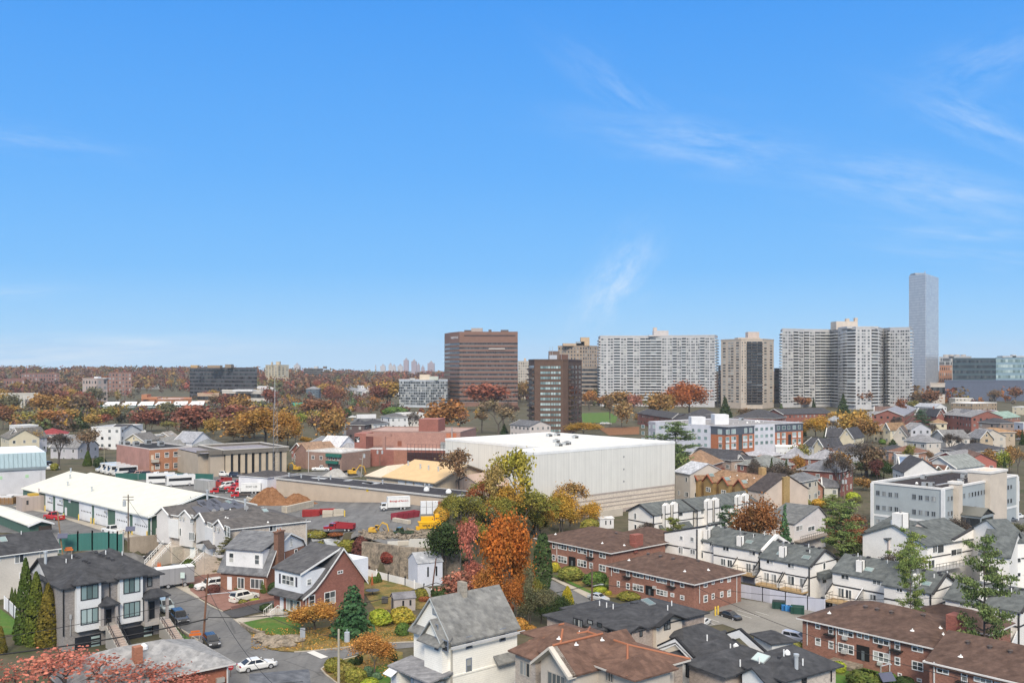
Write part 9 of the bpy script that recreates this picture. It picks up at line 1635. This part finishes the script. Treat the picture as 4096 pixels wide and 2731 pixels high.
for i in range(26):
 x=R.uniform(1760,2420); y=R.uniform(2060,2240)-max(0,(x-2150))*.25; kd=R.choice(('thin','round','thin','thin','shrub','bare')); hm=R.uniform(6,12) if kd!='shrub' else R.uniform(2,3.5)
 tree(0,0,0,0,kd,R.choice(('olive','gold','amber','olive','grey','rust','tan',(.28,.26,.06))),None,pos=at((x,y)),hm=hm,wm=hm*(.85 if kd!='shrub' else 1.4))
for i in range(30):
 x=R.uniform(2330,3650); y=R.uniform(1592,1655); kd=R.choice(('low','lowbare','lowbare','lowoval','spruce')); hm=R.uniform(7,13)
 tree(0,0,0,0,kd,'dark' if kd=='spruce' else R.choice(('amber','gold','brown','rust','orange','tan','olive')),None,pos=at((x,y)),hm=hm,wm=hm*(.45 if kd=='spruce' else .9))
for i in range(40):
 x=R.uniform(2720,4090); y=R.uniform(1725,1990); kd=R.choice(('bare','thin','thin','shrub','spruce','low','bare')); hm=R.uniform(5,10) if kd!='shrub' else R.uniform(1.5,3)
 tree(0,0,0,0,kd,{'bare':'bare','spruce':'dark'}.get(kd) or R.choice(('rust','olive','amber','brown','green','maroon')),None,pos=at((x,y)),hm=hm,wm=hm*{'spruce':.45,'shrub':1.3}.get(kd,.8))
PAL=['rust']*5+['crimson']*2+['brown']*4+['amber','orange','orange','olive','gold','gold','maroon','red','tan','tan','grey']
bad=[(402,815,1600,1665),(759,1028,1465,1580),(888,1075,1555,1625),(566,770,1575,1630),(1596,1790,1515,1640),(430,640,1535,1560)]
n_=0
while n_<95:
 x=R.uniform(-20,1790) if n_<78 else R.uniform(2300,4100); y=R.uniform(1530,1700) if n_<78 else R.uniform(1585,1640)
 if any(a-15<x<b and c<y<d+30 for a,b,c,d in bad): continue
 if n_<78 and y>1640 and x>1000 and x<1780: continue
 pos=at((x,y)); hm=R.uniform(11,17); k=R.choice(('low','low','low','lowoval','lowbare')); c=R.choice(PAL)
 tree(0,0,0,0,k,c,None,pos=pos,hm=hm,wm=hm*R.uniform(.7,1.05)); n_+=1
m=MB(); tint=[]; rr=random.Random(99)
FP=[(.20,.085,.045),(.17,.065,.04),(.15,.08,.05),(.22,.11,.05),(.13,.075,.055),(.16,.055,.045),(.24,.14,.06),(.11,.09,.05),(.15,.11,.085),(.17,.10,.06)]
for i in range(2600):
 Y=rr.uniform(1180,2700) if i>700 else rr.uniform(950,1400); X=Y*rr.uniform(-.62,.62 if i%3 else -.02)
 px,py=proj((X,Y,gz(X,Y)))
 if Y<1400 and any(a-10<px<b+10 and py>c-10 for a,b,c,d in bad+[(-20,1800,1600,3000)]) :
  if py>1545 or 740<px<1045: continue
 if Y<1000 and px>1780: continue
 z=gz(X,Y); hh=rr.uniform(13,21); ww=hh*rr.uniform(.5,.75); c=rr.choice(FP); c=tuple(v*rr.uniform(.75,1.25) for v in c); ctr=Vector((X,Y,z+hh*.55)); k0=len(m.f)
 for j in range(30):
  d=rv(rr).normalized(); p=ctr+Vector((d.x*ww,d.y*ww,d.z*hh*.45))*rr.uniform(.55,1.0); quadleaf(m,p,d+rv(rr,.4),rr.uniform(2.6,5.2),rr)
 m.box(X-.3,Y-.3,z-1,X+.3,Y+.3,z+hh*.5); tint+=[c]*(len(m.f)-k0)
def thicket(n,xr,yr,cols,h0,h1,ok):
 k=0
 while k<n:
  x=rr.uniform(*xr); y=rr.uniform(*yr)
  if not ok(x,y): continue
  q=at((x,y)); hh=rr.uniform(h0,h1); ww=hh*rr.uniform(.4,.6); c=rr.choice(cols); c=tuple(v*rr.uniform(.8,1.2) for v in c); k0=len(m.f); k+=1
  for j in range(70):
   d=rv(rr).normalized(); p=q+Vector((d.x*ww,d.y*ww,hh*.5+d.z*hh*.5))*1.0 if False else q+Vector((d.x*ww*rr.uniform(.5,1),d.y*ww*rr.uniform(.5,1),hh*.5+d.z*hh*.5*rr.uniform(.5,1))); quadleaf(m,p,d+rv(rr,.5),rr.uniform(.9,2.0),rr)
  tint.extend([c]*(len(m.f)-k0))
okl=lambda x,y:not any(a-8<x<b and c<y<d+12 for a,b,c,d in bad) and not(y>1655 and 1340<x<1480) and not(x>1530 and y<1640)
thicket(520,(-20,1800),(1525,1665),FP+[(.12,.11,.09),(.14,.12,.10),(.10,.11,.06),(.3,.2,.05),(.16,.12,.1)],5,12,okl)
thicket(420,(60,1330),(1640,1745),[(.13,.11,.095),(.15,.12,.10),(.11,.11,.06),(.33,.22,.05),(.25,.20,.06),(.17,.11,.09)],7,12,lambda x,y:y<1728 and not(1100<x and y>1700) and not(330<x<700 and y>1695))
thicket(120,(2330,4100),(1588,1625),[(.2,.1,.06),(.15,.12,.1),(.12,.12,.07),(.3,.17,.05)],4,9,lambda x,y:True)
o=m.build('far_woods','forest'); at_=o.data.color_attributes.new('tint','FLOAT_COLOR','CORNER'); buf=[]
for p,c in zip(o.data.polygons,tint): buf+=[*c,1]*len(p.vertices)
at_.data.foreach_set('color',buf); tag(o,'far wooded ridge of russet autumn trees below the horizon','woods',None,'stuff')
m=MB()
for i in range(2600):
 p=t(4,R.uniform(900,2200),R.uniform(920,1180)) if i<1400 else t(6,R.uniform(100,760),R.uniform(780,1060) if i<2100 else R.uniform(1290,1500))
 q=at(p); quadleaf(m,q+Vector((0,0,.13)),Vector((0,0,1))+rv(R,.3),R.uniform(.12,.28),R)
o=m.build('fallen_leaves','leaf',None,(.42,.24,.06)); tag(o,'fallen yellow leaves strewn over the corner bank','leaves',None,'stuff')
hz=MB().box(-6500,-40,-30,6500,6800,185).build('haze'); mm=bpy.data.materials.new('haze'); mm.use_nodes=True; hn=mm.node_tree; hn.nodes.clear()
o_=hn.nodes.new('ShaderNodeOutputMaterial'); pv=hn.nodes.new('ShaderNodeVolumePrincipled'); pv.inputs['Color'].default_value=(.86,.92,1,1); pv.inputs['Density'].default_value=.000065; hn.links.new(pv.outputs[0],o_.inputs['Volume'])
hz.data.materials.clear(); hz.data.materials.append(mm); hz['kind']='stuff'; hz['label']='thin pale haze over the far districts'
# ---------------------------------------------------------------- labels that single each thing out
LM=[('the grey twin house',450,2400),('the green works garage',560,1980),('the cream townhouses',980,2110),('the gambrel house',1120,2220),('the swept-gable brick house',1300,2320),('the steep grey roof',1860,2470),('the brown hip roof',2300,2600),('the tan brick villa',2560,2470),('the white storage building',2350,1880),('the brick theatre',1600,1760),('the orange metal roof',1680,1890),('the beige shed row',1500,1950),('the striped tan office',980,1830),('the orange brick office',680,1840),('the teal-roofed warehouse',90,1850),('the white modern house',560,1720),('the dark red roof',200,1735),('the market hall',600,1635),('the dark ridge office',890,1520),('the white framed office',980,1580),('the glass grid office',1690,1570),('the lettered brown tower',1925,1480),('the dark brown tower',2220,1600),('the left pale high-rise',2630,1490),('the tan high-rise',2990,1480),('the tall pale high-rise',3390,1480),('the glass skyscraper',3695,1350),('the blue-grey store',3960,1560),('the white-orange complex',2900,1720),('the brick row houses',3780,1670),('the bright blue house',3930,1650),('the big beige house',3690,1780),('the grey-blue office',3780,2000),('the brown townhouses',2950,1930),('the slate-roofed brick house',3300,1920),('the corner apartments',2650,2360),('the chimney apartments',3500,2570),('the middle townhouse row',2950,2200),('the lower townhouse row',3700,2330),('the upper townhouse row',2800,2080),('the wood mulch heap',1100,2000),('the corner garden',1480,2650),('the curving road',1380,1690),('the stone wall',1600,2270),('the golden maples',2300,2070),('the green playing field',2390,1670),('the hedge',4000,1780),('the blue roof',3660,1850),('the corner shops',1300,1850),('the cream ridge tower',1105,1475),('the radio mast',1105,1750),('the red house',3900,1840),('the far cottage gables',3550,1740)]
ORD=['nearest','second nearest','third nearest','fourth nearest','fifth nearest','sixth nearest','seventh nearest','eighth nearest','ninth nearest','tenth nearest']
grp={}
for e,txt,cat,g,x,y in THINGS:
 best=min(LM,key=lambda l:(l[1]-x)**2+((l[2]-y)*1.6)**2); dx,dy=x-best[1],y-best[2]
 rel=('right of ' if dx>0 else 'left of ') if abs(dx)>abs(dy)*1.3 else ('in front of ' if dy>0 else 'behind ')
 if cat=='tower' : best=('the lettered tower',1925,1480); rel='left of '
 if g is None and cat in('tree','shrub'): g={'tree':'autumn trees of the district','shrub':'garden shrubs'}[cat]
 e['category']=cat
 if g: e['group']=g
 grp.setdefault(txt+' '+rel+best[0],[]).append(((x-best[1])**2+(y-best[2])**2,e))
for k,l in grp.items():
 l.sort(key=lambda v:v[0])
 for i,(d_,e) in enumerate(l):
  s=' '.join(k.split()); e['label']=s if len(l)==1 else s+', '+(ORD[i] if i<10 else '%dth nearest'%(i+1))
